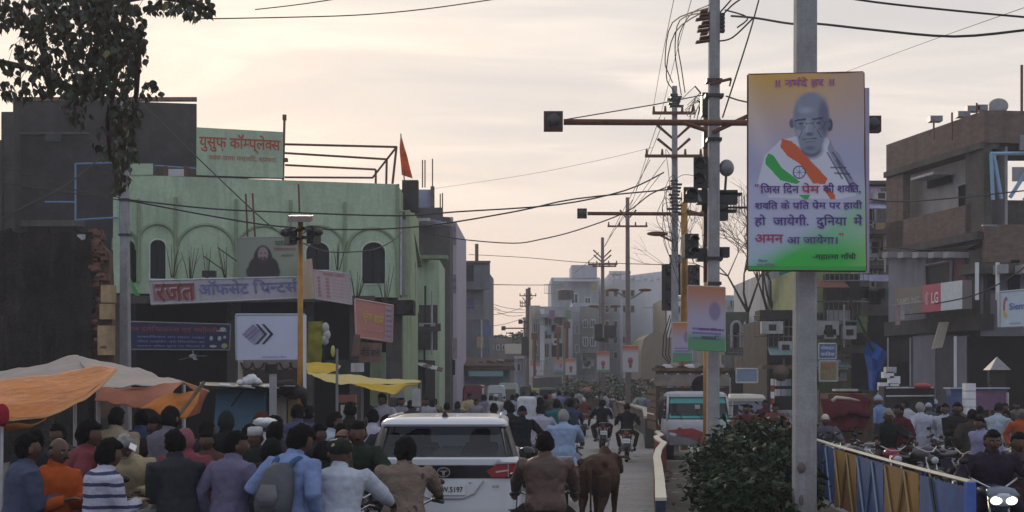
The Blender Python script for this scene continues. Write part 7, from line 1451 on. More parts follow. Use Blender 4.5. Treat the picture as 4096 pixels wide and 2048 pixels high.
# right side stalls
maroon = cloth((.075, .016, .02))
st1 = thing('maroon_stall', 'maroon cloth covered stall heap beside the large concrete pole', 'stall', XZ(3390, 31)); o = Vector(st1.location)
tarp([[(3285, 1590, 31), (3350, 1575, 31), (3440, 1582, 31), (3480, 1600, 31)], [(3290, 1640, 30.5), (3350, 1640, 30.4), (3430, 1640, 30.4), (3478, 1650, 30.8)], [(3295, 1720, 30.3), (3350, 1725, 30.2), (3420, 1725, 30.2), (3470, 1715, 30.5)]], maroon, st1, 'cloth_cover', fold=.08, seed=30)
MB().box(P(3385, 1690, 31.5), (1.0, .8, 1.3)).build('counter', M['wood'], st1); MB().tube([P(3330, 1605, 30), P(3345, 1590, 30), P(3400, 1595, 30), P(3440, 1603, 30)], [.05, .04, .03, .01], 6).build('torn_cloth_highlight', cloth((.5, .45, .38)), st1, True, True)  # highlight along the torn cloth put in as a pale strip
for i in range(4): MB().box(P(3380+i % 2*15, 1560+i*10, 32), (.5, .4, .05)).build('tray', [M['dirtyw'], maroon][i % 2], st1)
st2 = thing('glass_counter', 'long shop counter with rails in front of the right shops', 'counter', XZ(3620, 40)); MB().box(P(3625, 1650, 40), (200/KP(40), .6, 1.5)).build('counter', charc, st2)
for y in (1552, 1585): MB().tube([P(3545, y, 39.6), P(3735, y-2, 39.6)], .025, 5).build('rail', M['dirtyw'], st2)
for px in (3270, 3400): MB().tube([P(px, 1560, 39), XZ(px, 39)], .03, 5).build('post', M['grey'], st2)
MB().ball(P(3690, 1545, 39.6), (.26, .2, .10), 12, 6).build('red_basin', paint((.30, .03, .03), .5), st2, True, True)
for x, y, z in ((3560, 1480, 41), (3550, 1500, 41), (3575, 1520, 41), (3535, 1545, 41), (3570, 1548, 41)): tag(MB().box(P(x, y, z), (.30, .3, .18 if y < 1510 else .22)).build('white_carton', M['white'] if y > 1490 else M['dirtyw']), {1480: 'topmost small white carton of the stepped pile by the blue tarpaulin', 1500: 'second carton from the top of the stepped pile by the blue tarpaulin', 1520: 'large upper right carton of the stepped pile by the blue tarpaulin', 1545: 'lowest left carton of the stepped pile by the blue tarpaulin', 1548: 'lowest right carton of the stepped pile by the blue tarpaulin'}[y], 'carton', 'white cartons by the tarpaulin')
for i, n_ in enumerate(('topmost', 'second from top', 'third from top', 'lowest')): tag(MB().box(P(3876, 1548+i*32, 38), (.27, .3, .20)).build('white_carton', M['white']), n_+' white carton of the straight stack beside the blue counter', 'carton', 'stacked white cartons')
bc = thing('blue_counter', 'blue framed counter with pink printed front beside the carton stack', 'counter', XZ(3940, 39)); MB().box(P(3830, 1600, 39), (.5, .4, .7)).build('blue_cabinet', mat('dull_blue', (.06, .10, .24), .6, .2, 3, .1), bc); MB().slab(Q(3905, 1560, 4030, 1640, 38.8), .3).build('printed_front', mat('pink_print', (.17, .09, .16), .7, .3, 5, .05), bc); MB().tube([P(4030, 1570, 38.7), P(4030, 1640, 38.7)], .04, 5).build('side_bar', M['dirtyw'], bc); MB().slab(Q(3800, 1550, 4040, 1556, 38.7), .6).build('counter_top', mat('pale_blue_top', (.3, .38, .5), .6, .1, 3, 0), bc)
pk = thing('peaked_kiosk', 'small dark kiosk with a pale pyramid roof at the right edge', 'kiosk', XZ(3988, 40)); o = P(3988, 1480, 40); hw = 42/KP(40)
MB().add([o+Vector((-hw, -hw, 0)), o+Vector((hw, -hw, 0)), o+Vector((hw, hw, 0)), o+Vector((-hw, hw, 0)), o+Vector((0, 0, .38))], [(3, 2, 1, 0), (0, 1, 4), (1, 2, 4), (2, 3, 4), (3, 0, 4)]).build('roof', M['grey'], pk); MB().box(o+Vector((0, 0, -.28)), (.38, .38, .52)).build('cabinet', charc, pk); MB().box(o+Vector((-.22, -.1, -.2)), (.12, .2, .4)).build('side_shelf', charc, pk)
for s_ in (-1, 1): MB().box(Vector((o.x+s_*.2, o.y, (o.z-.5)/2)), (.05, .05, o.z-.5)).build('leg', M['wood'], pk)
ss = thing('striped_kiosk', 'cluttered kiosk with loudspeaker and red white post left of the thick pole', 'kiosk', XZ(3120, 42)); MB().slab(Q(3050, 1460, 3185, 1475, 41), .8).build('roof_shelf', M['wood'], ss); MB().lathe([(.03, .3), (.06, .1), (.18, -.02), (.24, -.05)], P(3122, 1492, 40.6), 16, 'y').build('loudspeaker', mat('horn_brown', (.12, .09, .07), .6, .2, 3, 0), ss, True, True)
for i in range(5): MB().tube([P(3090, 1515+i*26, 40.8), P(3090, 1541+i*26, 40.8)], .055, 8).build('post_section', [M['white'], paint((.25, .03, .03), .6)][i % 2], ss)
MB().slab(Q(3100, 1480, 3180, 1640, 42), .1).build('dark_back', gf, ss)
for i in range(6): MB().box(P(3110+(i % 3)*22, 1530+(i//3)*40, 41), (.12, .2, .2)).build('goods', [M['dirtyw'], bpp, teal][i % 3], ss)
for x0, y0, x1, y1, m_, l_ in ((3275, 1375, 3345, 1435, mat('blue_print', (.08, .14, .30), .6, .3, 5, 0), 'blue and white shop signboard behind the thick pole'), (3278, 1445, 3350, 1525, mat('green_print', (.22, .26, .12), .6, .3, 5, 0), 'green and red product board under the blue shop signboard'), (2945, 1475, 3030, 1530, mat('pale_blue_sheet', (.16, .24, .34), .6, .2, 3, .1), 'pale blue tent roof behind the white truck')): board('shop_board', l_, 'signboard', Q(x0, y0, x1, y1, 50), m_, .1, (M['dirtyw'], .03))
# ---------------------------------------------------------------- cow
def cow(label, loc, face, sc):
    b = MB(); t = lambda pts, r, n=14, ref=(1, 0, 0): b.tube(pts, r, n, True, ref)
    t([(0, -.66, .98), (0, -.60, 1.0), (0, -.42, 1.02), (0, -.15, .97), (0, .2, .95), (0, .5, .97), (0, .68, 1.0)], [(.10, .12), (.19, .20), (.26, .27), (.30, .33), (.31, .34), (.24, .30), (.12, .18)], 20)
    t([(0, -.62, 1.18), (0, -.3, 1.24), (0, .2, 1.22), (0, .48, 1.32), (0, .62, 1.22)], [(.05, .05), (.07, .06), (.07, .06), (.09, .09), (.05, .06)], 10)      # spine and hump
    for s_ in (-1, 1):
        b.ball((s_*.19, -.45, 1.17), (.07, .12, .07), 10, 8); b.ball((s_*.13, -.64, 1.06), (.06, .06, .08), 10, 8)
        t([(s_*.17, -.50, 1.0), (s_*.18, -.46, .76), (s_*.16, -.42, .62), (s_*.15, -.56, .44), (s_*.15, -.52, .22), (s_*.15, -.50, .08)], [(.13, .20), (.115, .16), (.085, .10), (.05, .065), (.036, .042), (.045, .05)], 12)
        t([(s_*.16, .50, .92), (s_*.16, .50, .66), (s_*.15, .52, .42), (s_*.15, .50, .22), (s_*.15, .50, .08)], [(.10, .14), (.07, .09), (.05, .055), (.038, .04), (.045, .05)], 12)
    t([(0, .58, 1.05), (0, .80, 1.10), (.05, .98, 1.14)], [(.15, .24), (.11, .18), (.09, .12)], 14); t([(.05, .95, 1.18), (.08, 1.10, 1.12), (.10, 1.28, .98), (.11, 1.36, .92)], [(.08, .10), (.10, .11), (.07, .07), (.05, .055)], 12)
    for s_ in (-1, 1): t([(.06+s_*.08, 1.0, 1.20), (.07+s_*.2, .98, 1.19), (.07+s_*.27, .97, 1.15)], [(.03, .02), (.055, .02), (.015, .01)], 8)
    hide = mat('tan_hide', (.065, .034, .021), .85, .35, 2.2, .25, 22, fine=.2); o = b.build('cow', hide, None, False, True); remesh_later(o, .022, .012, 3); tag(o, label, 'cow'); o.location = loc; o.rotation_euler = (0, 0, R(face)); o.scale = (sc,)*3
    MB().tube([(0, -.68, 1.12), (.01, -.74, 1.0), (.02, -.73, .7), (.02, -.72, .45)], [.035, .03, .018, .014], 8).build('tail', hide, o, False, True); MB().ball((.02, -.72, .36), (.035, .035, .11), 8, 6).build('tail_tuft', M['hair'], o, False, True)
    for s_ in (-1, 1):
        MB().tube([(.07+s_*.06, 1.0, 1.24), (.07+s_*.13, 1.0, 1.34), (.07+s_*.10, 1.02, 1.44)], [.025, .02, .006], 8).build('horn', M['darkconc'], o, False, True)
        for y in (-.50, .50): MB().tube([(s_*.15, y, .09), (s_*.15, y+.01, .0)], [(.05, .055), (.055, .065)], 10, ref=(1, 0, 0)).build('hoof', M['blackm'], o, False, True)
    return o
cow('brown cow walking away on the road right of the brown jacket rider', XZ(2395, 20.6), -15, .92)
# ---------------------------------------------------------------- clutter that belongs to the right-hand and far facades
rg = random.Random(77)
def clutter(root, x0, x1, y0, y1, Y, n_, mats_):
    for i in range(n_):
        px, py = rg.uniform(x0, x1), rg.uniform(y0, y1); k = rg.randrange(5); m_ = rg.choice(mats_); c_ = P(px, py, Y-.25)
        if k == 0: o = MB().box(c_, (rg.uniform(.5, .9), .35, rg.uniform(.35, .6))).build('air_cooler', M['dirtyw'], root); MB().box(c_-Vector((0, .18, 0)), (.3, .02, .25)).build('grille', M['blackm'], o)
        elif k == 1: MB().slab([c_+Vector((-.7, .2, 0)), c_+Vector((.7, .2, 0)), c_+Vector((.75, -.7, -.35)), c_+Vector((-.75, -.7, -.35))][::-1], .03).build('awning_sheet', m_, root)
        elif k == 2: MB().tube([c_, c_-Vector((0, 0, rg.uniform(1.5, 3)))], .05, 5).build('drain_pipe', m_, root)
        elif k == 3:
            mb = MB(); [mb.tube([c_+Vector((-.9+.2*q, 0, 0)), c_+Vector((-.9+.2*q, 0, .8))], .015, 4) for q in range(10)]; mb.tube([c_+Vector((-.95, 0, .82)), c_+Vector((.95, 0, .82))], .025, 4); mb.tube([c_+Vector((-.95, 0, 0)), c_+Vector((.95, 0, 0))], .025, 4); mb.build('balcony_rail', M['grey'], root)
        else: MB().slab([c_+Vector((0, 0, 0)), c_+Vector((rg.uniform(.3, .6), 0, .02)), c_+Vector((.45, 0, .7)), c_+Vector((.02, 0, .7))], .02).build('hung_cloth', cloth((rg.uniform(.1, .45), rg.uniform(.08, .35), rg.uniform(.08, .4))), root)
clutter(m1, 3450, 3540, 780, 1180, 61.3, 12, [charc, M['dirtyw'], bpp]); clutter(m2, 3290, 3430, 1100, 1500, 58.6, 16, [charc, teal, M['dirtyw'], M['rust']]); clutter(m4, 3075, 3190, 1290, 1440, 57.3, 8, [charc, teal, M['dirtyw']])
clutter(m5, 2905, 3070, 1400, 1540, 69.5, 10, [charc, teal, M['dirtyw']]); clutter(gr2, 1680, 1740, 1100, 1400, 64.3, 5, [M['dirtyw'], charc]); clutter(gh, 1835, 1940, 1150, 1450, 89.2, 6, [M['dirtyw'], charc]); None
clutter(A, 2135, 2280, 1270, 1500, 114.8, 12, [M['dirtyw'], charc, wA]); clutter(Cc, 2325, 2390, 1240, 1480, 119.8, 8, [M['dirtyw'], charc]); clutter(B, 2215, 2380, 1130, 1280, 131, 7, [M['dirtyw'], wC])
for t_, x0, x1, y0, y1, dx, dy, Y in ((T, 2420, 2560, 1160, 1440, 34, 62, 131.5), (m6, 2850, 3070, 1200, 1460, 40, 55, 99.8), (m7, 2705, 2870, 1225, 1460, 40, 60, 111.8), (m1, 3446, 3550, 800, 1150, 46, 90, 61.7)):
    y = y0
    while y < y1-20:
        x = x0
        while x < x1-18:
            if rg.random() < .75: win(t_, x, y, x+16, y+28, Y, bars=0, fm=wA)
            x += dx
        y += dy
for nm_, lab, a, b, Y, tp_, m_, dp in (('ochre_side_house', 'narrow hazy ochre house rising behind the tan arched house', 2660, 2760, 118, 1190, wD, 10), ('slate_block', 'slate grey flats stepping up behind the white gateway', 2440, 2520, 150, 1090, wB, 8), ('cream_stair_tower', 'cream stair tower at the left of the hazy cream flats', 2095, 2135, 124, 1275, wA, 8), ('blue_grey_shop_row', 'low blue grey shop row between the far pole and the tarpaulin shed', 2060, 2260, 126, 1430, bpp, 6), ('brown_back_house', 'dark brown house filling the gap right of the banner', 3405, 3470, 78, 900, M['brick'], 8), ('mottled_block', 'mottled grey block behind the lime house', 3190, 3460, 74, 1010, M['concrete'], 8)):
    h_ = hz(nm_, lab, a, b, Y, tp_, m_, dp)
    for i in range(int((b-a)/28)):
        for y in range(int(tp_+25), 1470, 70): win(h_, a+8+i*28, y, a+22+i*28, y+30, Y-.05, bars=0)
    MB().slab(Q(a-3, tp_-6, b+3, tp_+5, Y-.2), .5).build('parapet', M['dirtyw'], h_)
for q_, s_, m_ in ((Q(3275, 1375, 3345, 1435, 49.85), ('मोबाइल', 'स(र)िवस'), paint((.5, .55, .6), .5)), (Q(3278, 1445, 3350, 1525, 49.85), ('[प]ताप', 'बीज भंडार'), paint((.35, .06, .04), .5))):
    for k, t_ in enumerate(s_): letters(q_, t_, (.1, .58-k*.4, .9, .88-k*.4), m_, [o for o in S.objects if o.name.startswith('shop_board')][0 if 'मो' in s_[0] else 1], .016, .02)
for i, (x, c_) in enumerate(((3583, (.4, .28, .26)), (3600, (.45, .47, .5)), (3630, (.34, .33, .42)))): tag(MB().slab(Q(x, 1215, x+18, 1300-i*22, 50.5), .02).build('laundry', cloth(c_)), ['pink', 'white', 'lilac'][i]+' cloth drying on the line left of the brown signboard', 'laundry', 'laundry on the line')
tag(MB().tube([P(3570, 1222, 50.6), P(3690, 1206, 50)], .02, 5).build('clothes_line', M['dirtyw']), 'pale rail carrying laundry left of the brown signboard', 'clothes line')
# brick courses and damp patches on the dark block, litter on the left pavement and the road
for i in range(0):
    px, py = rg.uniform(90, 760), rg.uniform(420, 640); MB().box(P(px, py, 63.6), (rg.uniform(.3, 1.6), .5, rg.uniform(.05, .12))).build('brick_course', M['brick'] if i % 3 else M['darkconc'], tb)
lt_ = MB()
for i in range(160): lt_.box((rg.uniform(-9, 4), rg.uniform(18, 60), .14), (rg.uniform(.03, .16), rg.uniform(.03, .12), .015), rg.uniform(0, 3))
tag(lt_.build('litter', M['dirtyw']), 'scraps of paper and plastic scattered over road and pavement', 'litter', kind='stuff')
tkw = mat('grey_timber', (.24, .21, .18), .85, .3, 4, .3)
MB().box(TL0+Vector((0, 1.45, 2.28)), (2.2, .05, .34)).build('grey_head_board', tkw, tk)
for i in range(9): MB().ball(TL0+Vector((-.9+i*.22, 1.9+.1*(i % 3), 2.62)), (.2, .25, .10+.04*(i % 3)), 8, 6, lambda d, p: p*(1+.3*noise.noise(d*3+Vector((i, 0, 0))))).build('load_bundle', [charc, M['dirtyw'], tkw][i % 3], tk, True, True)

tq = MB()
for x0, y1, n_ in ((760, 1120, 7), (690, 1110, 8), (905, 1115, 5), (1350, 1080, 5), (1425, 1200, 7), (1540, 1210, 6), (830, 1118, 4)):
    for k in range(n_): dx = rg.uniform(-28, 28); tq.tube([P(x0+dx*.3, y1, 48.6), P(x0+dx*.8, y1-rg.uniform(40, 70), 48.7), P(x0+dx*1.5, y1-rg.uniform(80, 150), 48.8)], [.016, .012, .006], 4)
for x, y in ((955, 1050), (900, 1085)): tq.tube([P(x, y, 48.6), P(x-85, y-60, 48.7)], .02, 4)
o = tq.build('dry_twigs', M['bark'], g); o['kind'] = 'stuff'
MB().box(P(837, 1096, 49.2), (.45, .3, .22)).build('black_box', M['blackm'], g)
MB().slab(Q4((537, 1180), (560, 1185), (520, 1110), (515, 1120), 49.2), .05).build('green_strip', paint((.05, .30, .06), .6), g)
# ---------------------------------------------------------------- people and two-wheelers
STAND, RIDE = 1.765, 1.70
def at(label, px, topy, Y, pose='stand', face=0, near=True, z0=0, **k):
    if near and Y < 17.3 and px < 2300: Y *= .97
    base = {'stand': STAND, 'walk': 1.78, 'fold': STAND, 'bend': 1.72, 'ride': RIDE, 'sit': 1.33}[pose]
    if 'seatz' in k and pose in ('ride', 'sit'): base = k['seatz']+.875
    sc = (ZP(topy, Y)-z0)/base; sc = max(.80, min(1.16, sc))
    loc = XZ(px, Y, z0)
    if near: return mkperson(label, loc, face, sc, pose, **k)
    return crowd(label, loc, face, sc, pose, **{a: b for a, b in k.items() if a in ('shirt', 'pants', 'hair', 'skin', 'kurta', 'group', 'hairmat', 'seatz')})
DS, SK = M['skind'], M['skin']
G1 = 'people crowding the market side on the left'
camo = mat('camouflage_print', (.16, .125, .10), .9, .5, 5, .4, streak=0)
def stripes(name, a, b, period, wd, col3=None):
    m = mat(name, a, .9, .15, 6, .4); t = m.node_tree; bs_ = t.nodes['Principled BSDF']; src = bs_.inputs['Base Color'].links[0].from_socket
    tcn = t.nodes.new('ShaderNodeTexCoord'); nz = t.nodes.new('ShaderNodeTexNoise'); nz.inputs['Scale'].default_value = 3; t.links.new(tcn.outputs['Object'], nz.inputs[0])
    spn = t.nodes.new('ShaderNodeSeparateXYZ'); t.links.new(tcn.outputs['Object'], spn.inputs[0])
    ad = t.nodes.new('ShaderNodeMath'); ad.operation = 'MULTIPLY_ADD'; t.links.new(nz.outputs[0], ad.inputs[0]); ad.inputs[1].default_value = .06; t.links.new(spn.outputs[2], ad.inputs[2])
    md = t.nodes.new('ShaderNodeMath'); md.operation = 'MODULO'; t.links.new(ad.outputs[0], md.inputs[0]); md.inputs[1].default_value = period
    lt_ = t.nodes.new('ShaderNodeMath'); lt_.operation = 'LESS_THAN'; t.links.new(md.outputs[0], lt_.inputs[0]); lt_.inputs[1].default_value = wd
    mxn = t.nodes.new('ShaderNodeMix'); mxn.data_type = 'RGBA'; t.links.new(lt_.outputs[0], mxn.inputs[0]); t.links.new(src, mxn.inputs[6]); mxn.inputs[7].default_value = (*b, 1); t.links.new(mxn.outputs[2], bs_.inputs['Base Color']); return m
def spots(name, a, b, sc_, th):
    m = mat(name, a, .9, .3, 5, .4); t = m.node_tree; bs_ = t.nodes['Principled BSDF']; src = bs_.inputs['Base Color'].links[0].from_socket
    tcn = t.nodes.new('ShaderNodeTexCoord'); v = t.nodes.new('ShaderNodeTexNoise'); v.inputs['Scale'].default_value = sc_; v.inputs['Detail'].default_value = 2; t.links.new(tcn.outputs['Object'], v.inputs[0])
    gt = t.nodes.new('ShaderNodeMath'); gt.operation = 'GREATER_THAN'; t.links.new(v.outputs[0], gt.inputs[0]); gt.inputs[1].default_value = th
    mxn = t.nodes.new('ShaderNodeMix'); mxn.data_type = 'RGBA'; t.links.new(gt.outputs[0], mxn.inputs[0]); t.links.new(src, mxn.inputs[6]); mxn.inputs[7].default_value = (*b, 1); t.links.new(mxn.outputs[2], bs_.inputs['Base Color']); return m
camo = spots('camouflage_print', (.20, .155, .125), (.085, .055, .05), 8, .60); stripe = stripes('striped_knit', (.42, .43, .52), (.05, .055, .12), .095, .030)
# left crowd, nearest first
at('man in slate blue coat with pale scarf and long blue shawl at the left edge', 72, 1706, 13.2, 'fold', -55, shirt=(.075, .085, .14), pants=(.02, .02, .03), kurta=.35, group=G1, skin=DS, hpitch=-10)
o = at('man in bright orange kurta in profile beside the slate blue coat', 205, 1716, 13.4, 'fold', -125, shirt=(.42, .085, .02), pants=(.25, .08, .02), kurta=.45, hair='bald', group=G1, skin=DS, extras=('face', 'moustache'))[0]
at('tall dark man in dusty red jacket behind the orange kurta', 312, 1655, 14.8, 'stand', -60, shirt=(.17, .045, .055), pants=(.03, .015, .02), group=G1, skin=DS, hair='big', hyaw=-20)
at('man in white prayer cap half hidden behind the dusty red jacket', 342, 1680, 17.5, 'stand', 200, shirt=(.35, .37, .45), hair='topi', hairmat=cloth((.6, .6, .62)), group=G1, skin=DS)
at('youth in white and navy striped pullover at the lower left', 392, 1728, 12.8, 'fold', -48, shirtmat=stripe, pants=(.015, .015, .02), hair='big', group=G1, skin=DS, kurta=.12)
at('stout man in cream kurta turned away under the salmon cloth', 448, 1606, 18.2, 'stand', -15, shirt=(.30, .25, .18), pants=(.28, .24, .18), kurta=.5, group=G1, skin=DS, build_=1.25)
at('old grey haired man in beige shirt bent over reading under the tent', 508, 1668, 16, 'sit', 190, seatz=.80, shirt=(.34, .29, .18), pants=(.08, .07, .05), hair='grey', group=G1, skin=DS, lean=16, hpitch=28, extras=('face', 'moustache'), hands=((-.14, .34, .16), (.16, .34, .12)), build_=1.15)
tag(MB().slab([P(515, 1790, 15.0), P(540, 1804, 14.9), P(547, 1782, 15.0), P(523, 1770, 15.1)], .01).build('folded_paper', M['white']), 'small folded paper in the hands of the old man in beige', 'paper')
at('man in blue and navy jacket with white scarf under the tent edge', 562, 1622, 20.5, 'stand', 10, shirt=(.10, .16, .34), group=G1, skin=DS)
at('tall man with black headwrap and grey sleeves near the bamboo pole', 655, 1596, 17.2, 'fold', -30, shirt=(.13, .12, .15), pants=(.02, .02, .02), hair='wrap', hairmat=cloth((.012, .010, .010)), group=G1, skin=DS)
at('man in charcoal jacket with black hair right of the watermarkless shop step'.replace('watermarkless shop step', 'headwrapped man'), 712, 1688, 13.8, 'fold', 30, shirt=(.035, .038, .045), pants=(.012, .012, .014), group=G1, skin=DS)
at('person in pink headscarf directly behind the charcoal jacket', 742, 1684, 15, 'stand', 15, shirt=(.20, .05, .07), hair='wrap', hairmat=cloth((.24, .09, .11)), group=G1, skin=DS)
at('man in plain lilac shirt with black hair leaning right', 915, 1696, 13.8, 'stand', -34, shirt=(.155, .14, .225), pants=(.06, .045, .035), group=G1, skin=DS, kurta=.08, hyaw=-35, lean=6, hands=((-.30, .04, -.02), (.20, .26, .34)))
at('person in black coat and tied dark cap left of the blue cabin', 898, 1618, 17.6, 'stand', 0, shirt=(.012, .014, .016), hair='wrap', hairmat=cloth((.02, .026, .028)), group=G1, skin=DS)
at('man in rust pointed woollen cap and white sleeves before the blue cabin', 1012, 1630, 18.5, 'fold', -75, shirt=(.38, .38, .42), pants=(.03, .03, .04), hair='beanie', hairmat=cloth((.07, .03, .02)), group=G1, skin=DS)
tag(MB().ball(P(1062, 1690, 17.8), (.16, .1, .06), 12, 8, lambda d, p: p*(1+.5*noise.noise(d*3))).build('paper_wrapping', M['white'], None, True, True), 'crumpled white paper wrapping held before the blue cabin', 'paper')
at('short dark haired man facing the stall left of the backpack wearer', 1088, 1662, 16.4, 'stand', -10, shirt=(.03, .022, .03), group=G1, skin=DS)
at('bowed person in black between the lilac shirt and the backpack', 1065, 1712, 14.6, 'bend', 0, shirt=(.018, .018, .022), group=G1, skin=DS, lean=30, hair='big')
bpm, J = at('man in light blue shirt wearing a grey backpack and leaning right', 1150, 1664, 13.4, 'stand', -24, shirt=(.20, .27, .48), pants=(.015, .015, .02), group=G1, skin=DS, hair='big', lean=13, hyaw=-30, hpitch=12, twist=0, hands=((-.34, .20, .22), (.22, .12, .02)), vox=.012)
# backpack: hangs on the man
tor = J['tor']; bpk = MB(); rs = []
for z, a, b_, y in ((-.08, .10, .05, -.20), (-.06, .15, .09, -.225), (.05, .165, .11, -.235), (.20, .16, .10, -.225), (.34, .13, .075, -.20), (.41, .08, .04, -.175)): rs.append([tor(a*math.copysign(abs(math.cos(t))**.7, math.cos(t)), y+b_*math.copysign(abs(math.sin(t))**.7, math.sin(t)), z) for t in [math.tau*i/20 for i in range(20)]])
bp0 = bpk.rings(rs).build('backpack', mat('grey_green_nylon', (.055, .062, .075), .7, .4, 6, .3), None, False, True); tag(bp0, 'grey green backpack with blue straps on the light blue shirt', 'backpack')
MB().rings([[tor(a*w_*math.cos(t), -.335-.02*abs(math.sin(t)) if False else -.34+.02*math.sin(t), z+h_*0) for a, t in [(1, math.tau*i/12) for i in range(12)]] for z, w_, h_ in ((.02, .07, 0), (.10, .11, 0), (.20, .07, 0))]).build('front_pocket', mat('pale_grey_nylon', (.11, .11, .12), .7, .2, 6, .2), bp0, False, True)
for s_ in (-1, 1): MB().tube([tor(s_*.07, -.20, .36), tor(s_*.09, -.145, .44), tor(s_*.105, -.09, .482), tor(s_*.11, 0, .490), tor(s_*.12, .10, .44), tor(s_*.13, .135, .30)], [(.032, .010)]*6, 8, ref=(1, 0, 0)).build('shoulder_strap', cloth((.045, .10, .20)), bp0, False, True)
bp0.location = bpm.location; bp0.rotation_euler = bpm.rotation_euler; bp0.scale = bpm.scale
at('man in pale blue shirt in profile right of the backpack wearer', 1305, 1626, 19.4, 'fold', -70, shirt=(.34, .40, .48), group=G1, skin=DS)
at('balding man with brown shawl behind the turbaned rider', 1338, 1690, 16.6, 'stand', -60, shirt=(.11, .085, .07), hair='bald', group=G1, skin=SK)
at('man with black scarf thrown over the shoulder beside the blue shirt', 1262, 1742, 14.9, 'bend', -50, shirt=(.015, .014, .014), group=G1, skin=DS, hair='wrap', hairmat=cloth((.010, .009, .009)))
at('bearded man in dark green jacket facing the camera left of the car', 1432, 1652, 16.8, 'ride', 185, shirt=(.022, .034, .024), group=G1, skin=DS, extras=('moustache',), hair='short')
motorcycle('dark motorcycle ridden towards the camera by the green jacket man', XZ(1432, 16.11), 185, (.02, .02, .03))
at('man in torn white shirt turned away left of the car roof', 1485, 1616, 22, 'stand', -5, shirt=(.42, .40, .50), pants=(.03, .03, .04), group=G1, skin=DS)
tag(MB().ball(P(1464, 1688, 21.82), (.03, .02, .08), 8, 6).build('torn_patch', M['blackm'], None, True, True), 'dark torn hole on the back of the white shirt', 'tear')
at('tall dark figure under the yellow awning', 1398, 1588, 23, 'stand', 0, shirt=(.02, .02, .02), group=G1, skin=DS)
at('man in navy shirt at the cloth bundle by the cabin', 1188, 1598, 22, 'stand', 5, shirt=(.07, .08, .14), group=G1, skin=DS)
at('second man in dark blue jacket at the cloth bundle', 1222, 1604, 23, 'stand', -15, shirt=(.04, .045, .07), group=G1, skin=DS)
at('shopkeeper in white vest inside the shop behind the yellow awning', 1540, 1560, 33, 'stand', 150, near=False, shirt=(.40, .40, .46), group=G1, skin=DS); at('small figure in grey standing at the green corner column', 1600, 1575, 38, 'stand', 200, near=False, shirt=(.2, .2, .24), group=G1, skin=DS)
at('figure in dark clothes walking by the white stand', 1650, 1588, 36, 'walk', 30, near=False, shirt=(.04, .04, .05), group=G1, skin=DS); at('man in pale shirt near the tin roofed shed', 1705, 1578, 40, 'stand', 180, near=False, shirt=(.3, .3, .34), group=G1, skin=DS)
for px, ty, Y, fc_, c_, hr, lab in ((150, 1690, 15.5, 30, (.02,.02,.025), 'short', 'black jacket between the slate coat and the orange kurta'), (258, 1672, 17.5, 150, (.05,.05,.06), 'short', 'charcoal shirt facing the camera behind the orange kurta'), (612, 1640, 19, 200, (.04,.03,.03), 'short', 'dark brown shirt facing out under the tent corner'), (800, 1660, 18.6, -60, (.03,.03,.04), 'wrap', 'dark shawl in profile left of the blue cabin'), (842, 1690, 16.6, 170, (.10,.05,.04), 'short', 'rust brown shirt facing the camera left of the lilac shirt'), (965, 1668, 17, -80, (.22,.11,.10), 'short', 'dusty pink shirt in profile behind the lilac shirt'), (1030, 1676, 15.9, 25, (.02,.02,.02), 'topi', 'black coat and pale cap near the crumpled wrapping'), (1130, 1640, 19.5, 120, (.06,.07,.10), 'short', 'steel blue shirt behind the backpack wearer'), (1240, 1668, 17.6, -100, (.03,.03,.035), 'short', 'black sweater in profile right of the backpack wearer'), (1385, 1668, 18.4, 40, (.09,.07,.06), 'short', 'brown sweater behind the cream banded cap'), (1530, 1640, 20.5, -30, (.03,.035,.05), 'short', 'midnight shirt just left of the car'), (690, 1650, 18.8, 60, (.14,.12,.16), 'short', 'mauve shirt right of the bamboo pole')):
    at('person in '+lab, px, ty, Y, 'walk' if fc_ % 3 else 'stand', fc_, near=False, shirt=c_, hair=hr, group=G1, skin=DS, **({'hairmat': cloth((.5, .5, .5))} if hr == 'topi' else {}))
# riders in the lane
RG = 'riders on the road'; MG = 'motorcycles in the traffic'
at('rider in long white shirt and cream banded dark woollen cap', 1350, 1722, 13.6, 'ride', -4, shirt=(.44, .48, .56), pants=(.20, .20, .22), hair='turban', hairmat=spots('banded_wool', (.025, .025, .022), (.40, .36, .28), 5, .56), kurta=.2, group=RG, skin=DS, hands=((-.30, .56, .16), (.40, .50, .16)), build_=1.18, vox=.012)
m0 = motorcycle('blue and white motorcycle under the rider in long white shirt', XZ(1350, 13.34), -4, (.05, .10, .35), MG)
at('rider in brown camouflage print shirt with bushy black hair', 1612, 1720, 14.4, 'ride', -5, shirtmat=camo, pants=(.03, .03, .035), hair='big', group=RG, skin=DS, build_=1.12, vox=.012, hands=((-.34, .56, .18), (.27, .58, .18)))
motorcycle('dark motorcycle under the rider in camouflage shirt', XZ(1612, 14.06), -5, (.02, .02, .025), MG, old=m0)
at('rider in plain brown leather jacket right of the white car', 2182, 1695, 15.4, 'ride', 2, shirtmat=mat('brown_leather', (.066, .033, .023), .5, .3, 5, .35, 14), pants=(.02, .018, .016), hair='short', group=RG, skin=DS, build_=1.12, vox=.012, hands=((-.29, .54, .12), (.34, .52, .10)), elbow=(.7, -.5, -.6))
mb_ = motorcycle('black motorcycle with glowing red tail lamp under the brown jacket rider', XZ(2182, 15.04), 2, (.05, .01, .01), MG, lit='rear')
for c in mb_.children:
    if c.name.split('.')[0] in ('tail_light', 'tail_cowl', 'number_plate', 'plate_bracket', 'indicator', 'rear_fender', 'grab_rail'): c.location.z += .0
old = m0
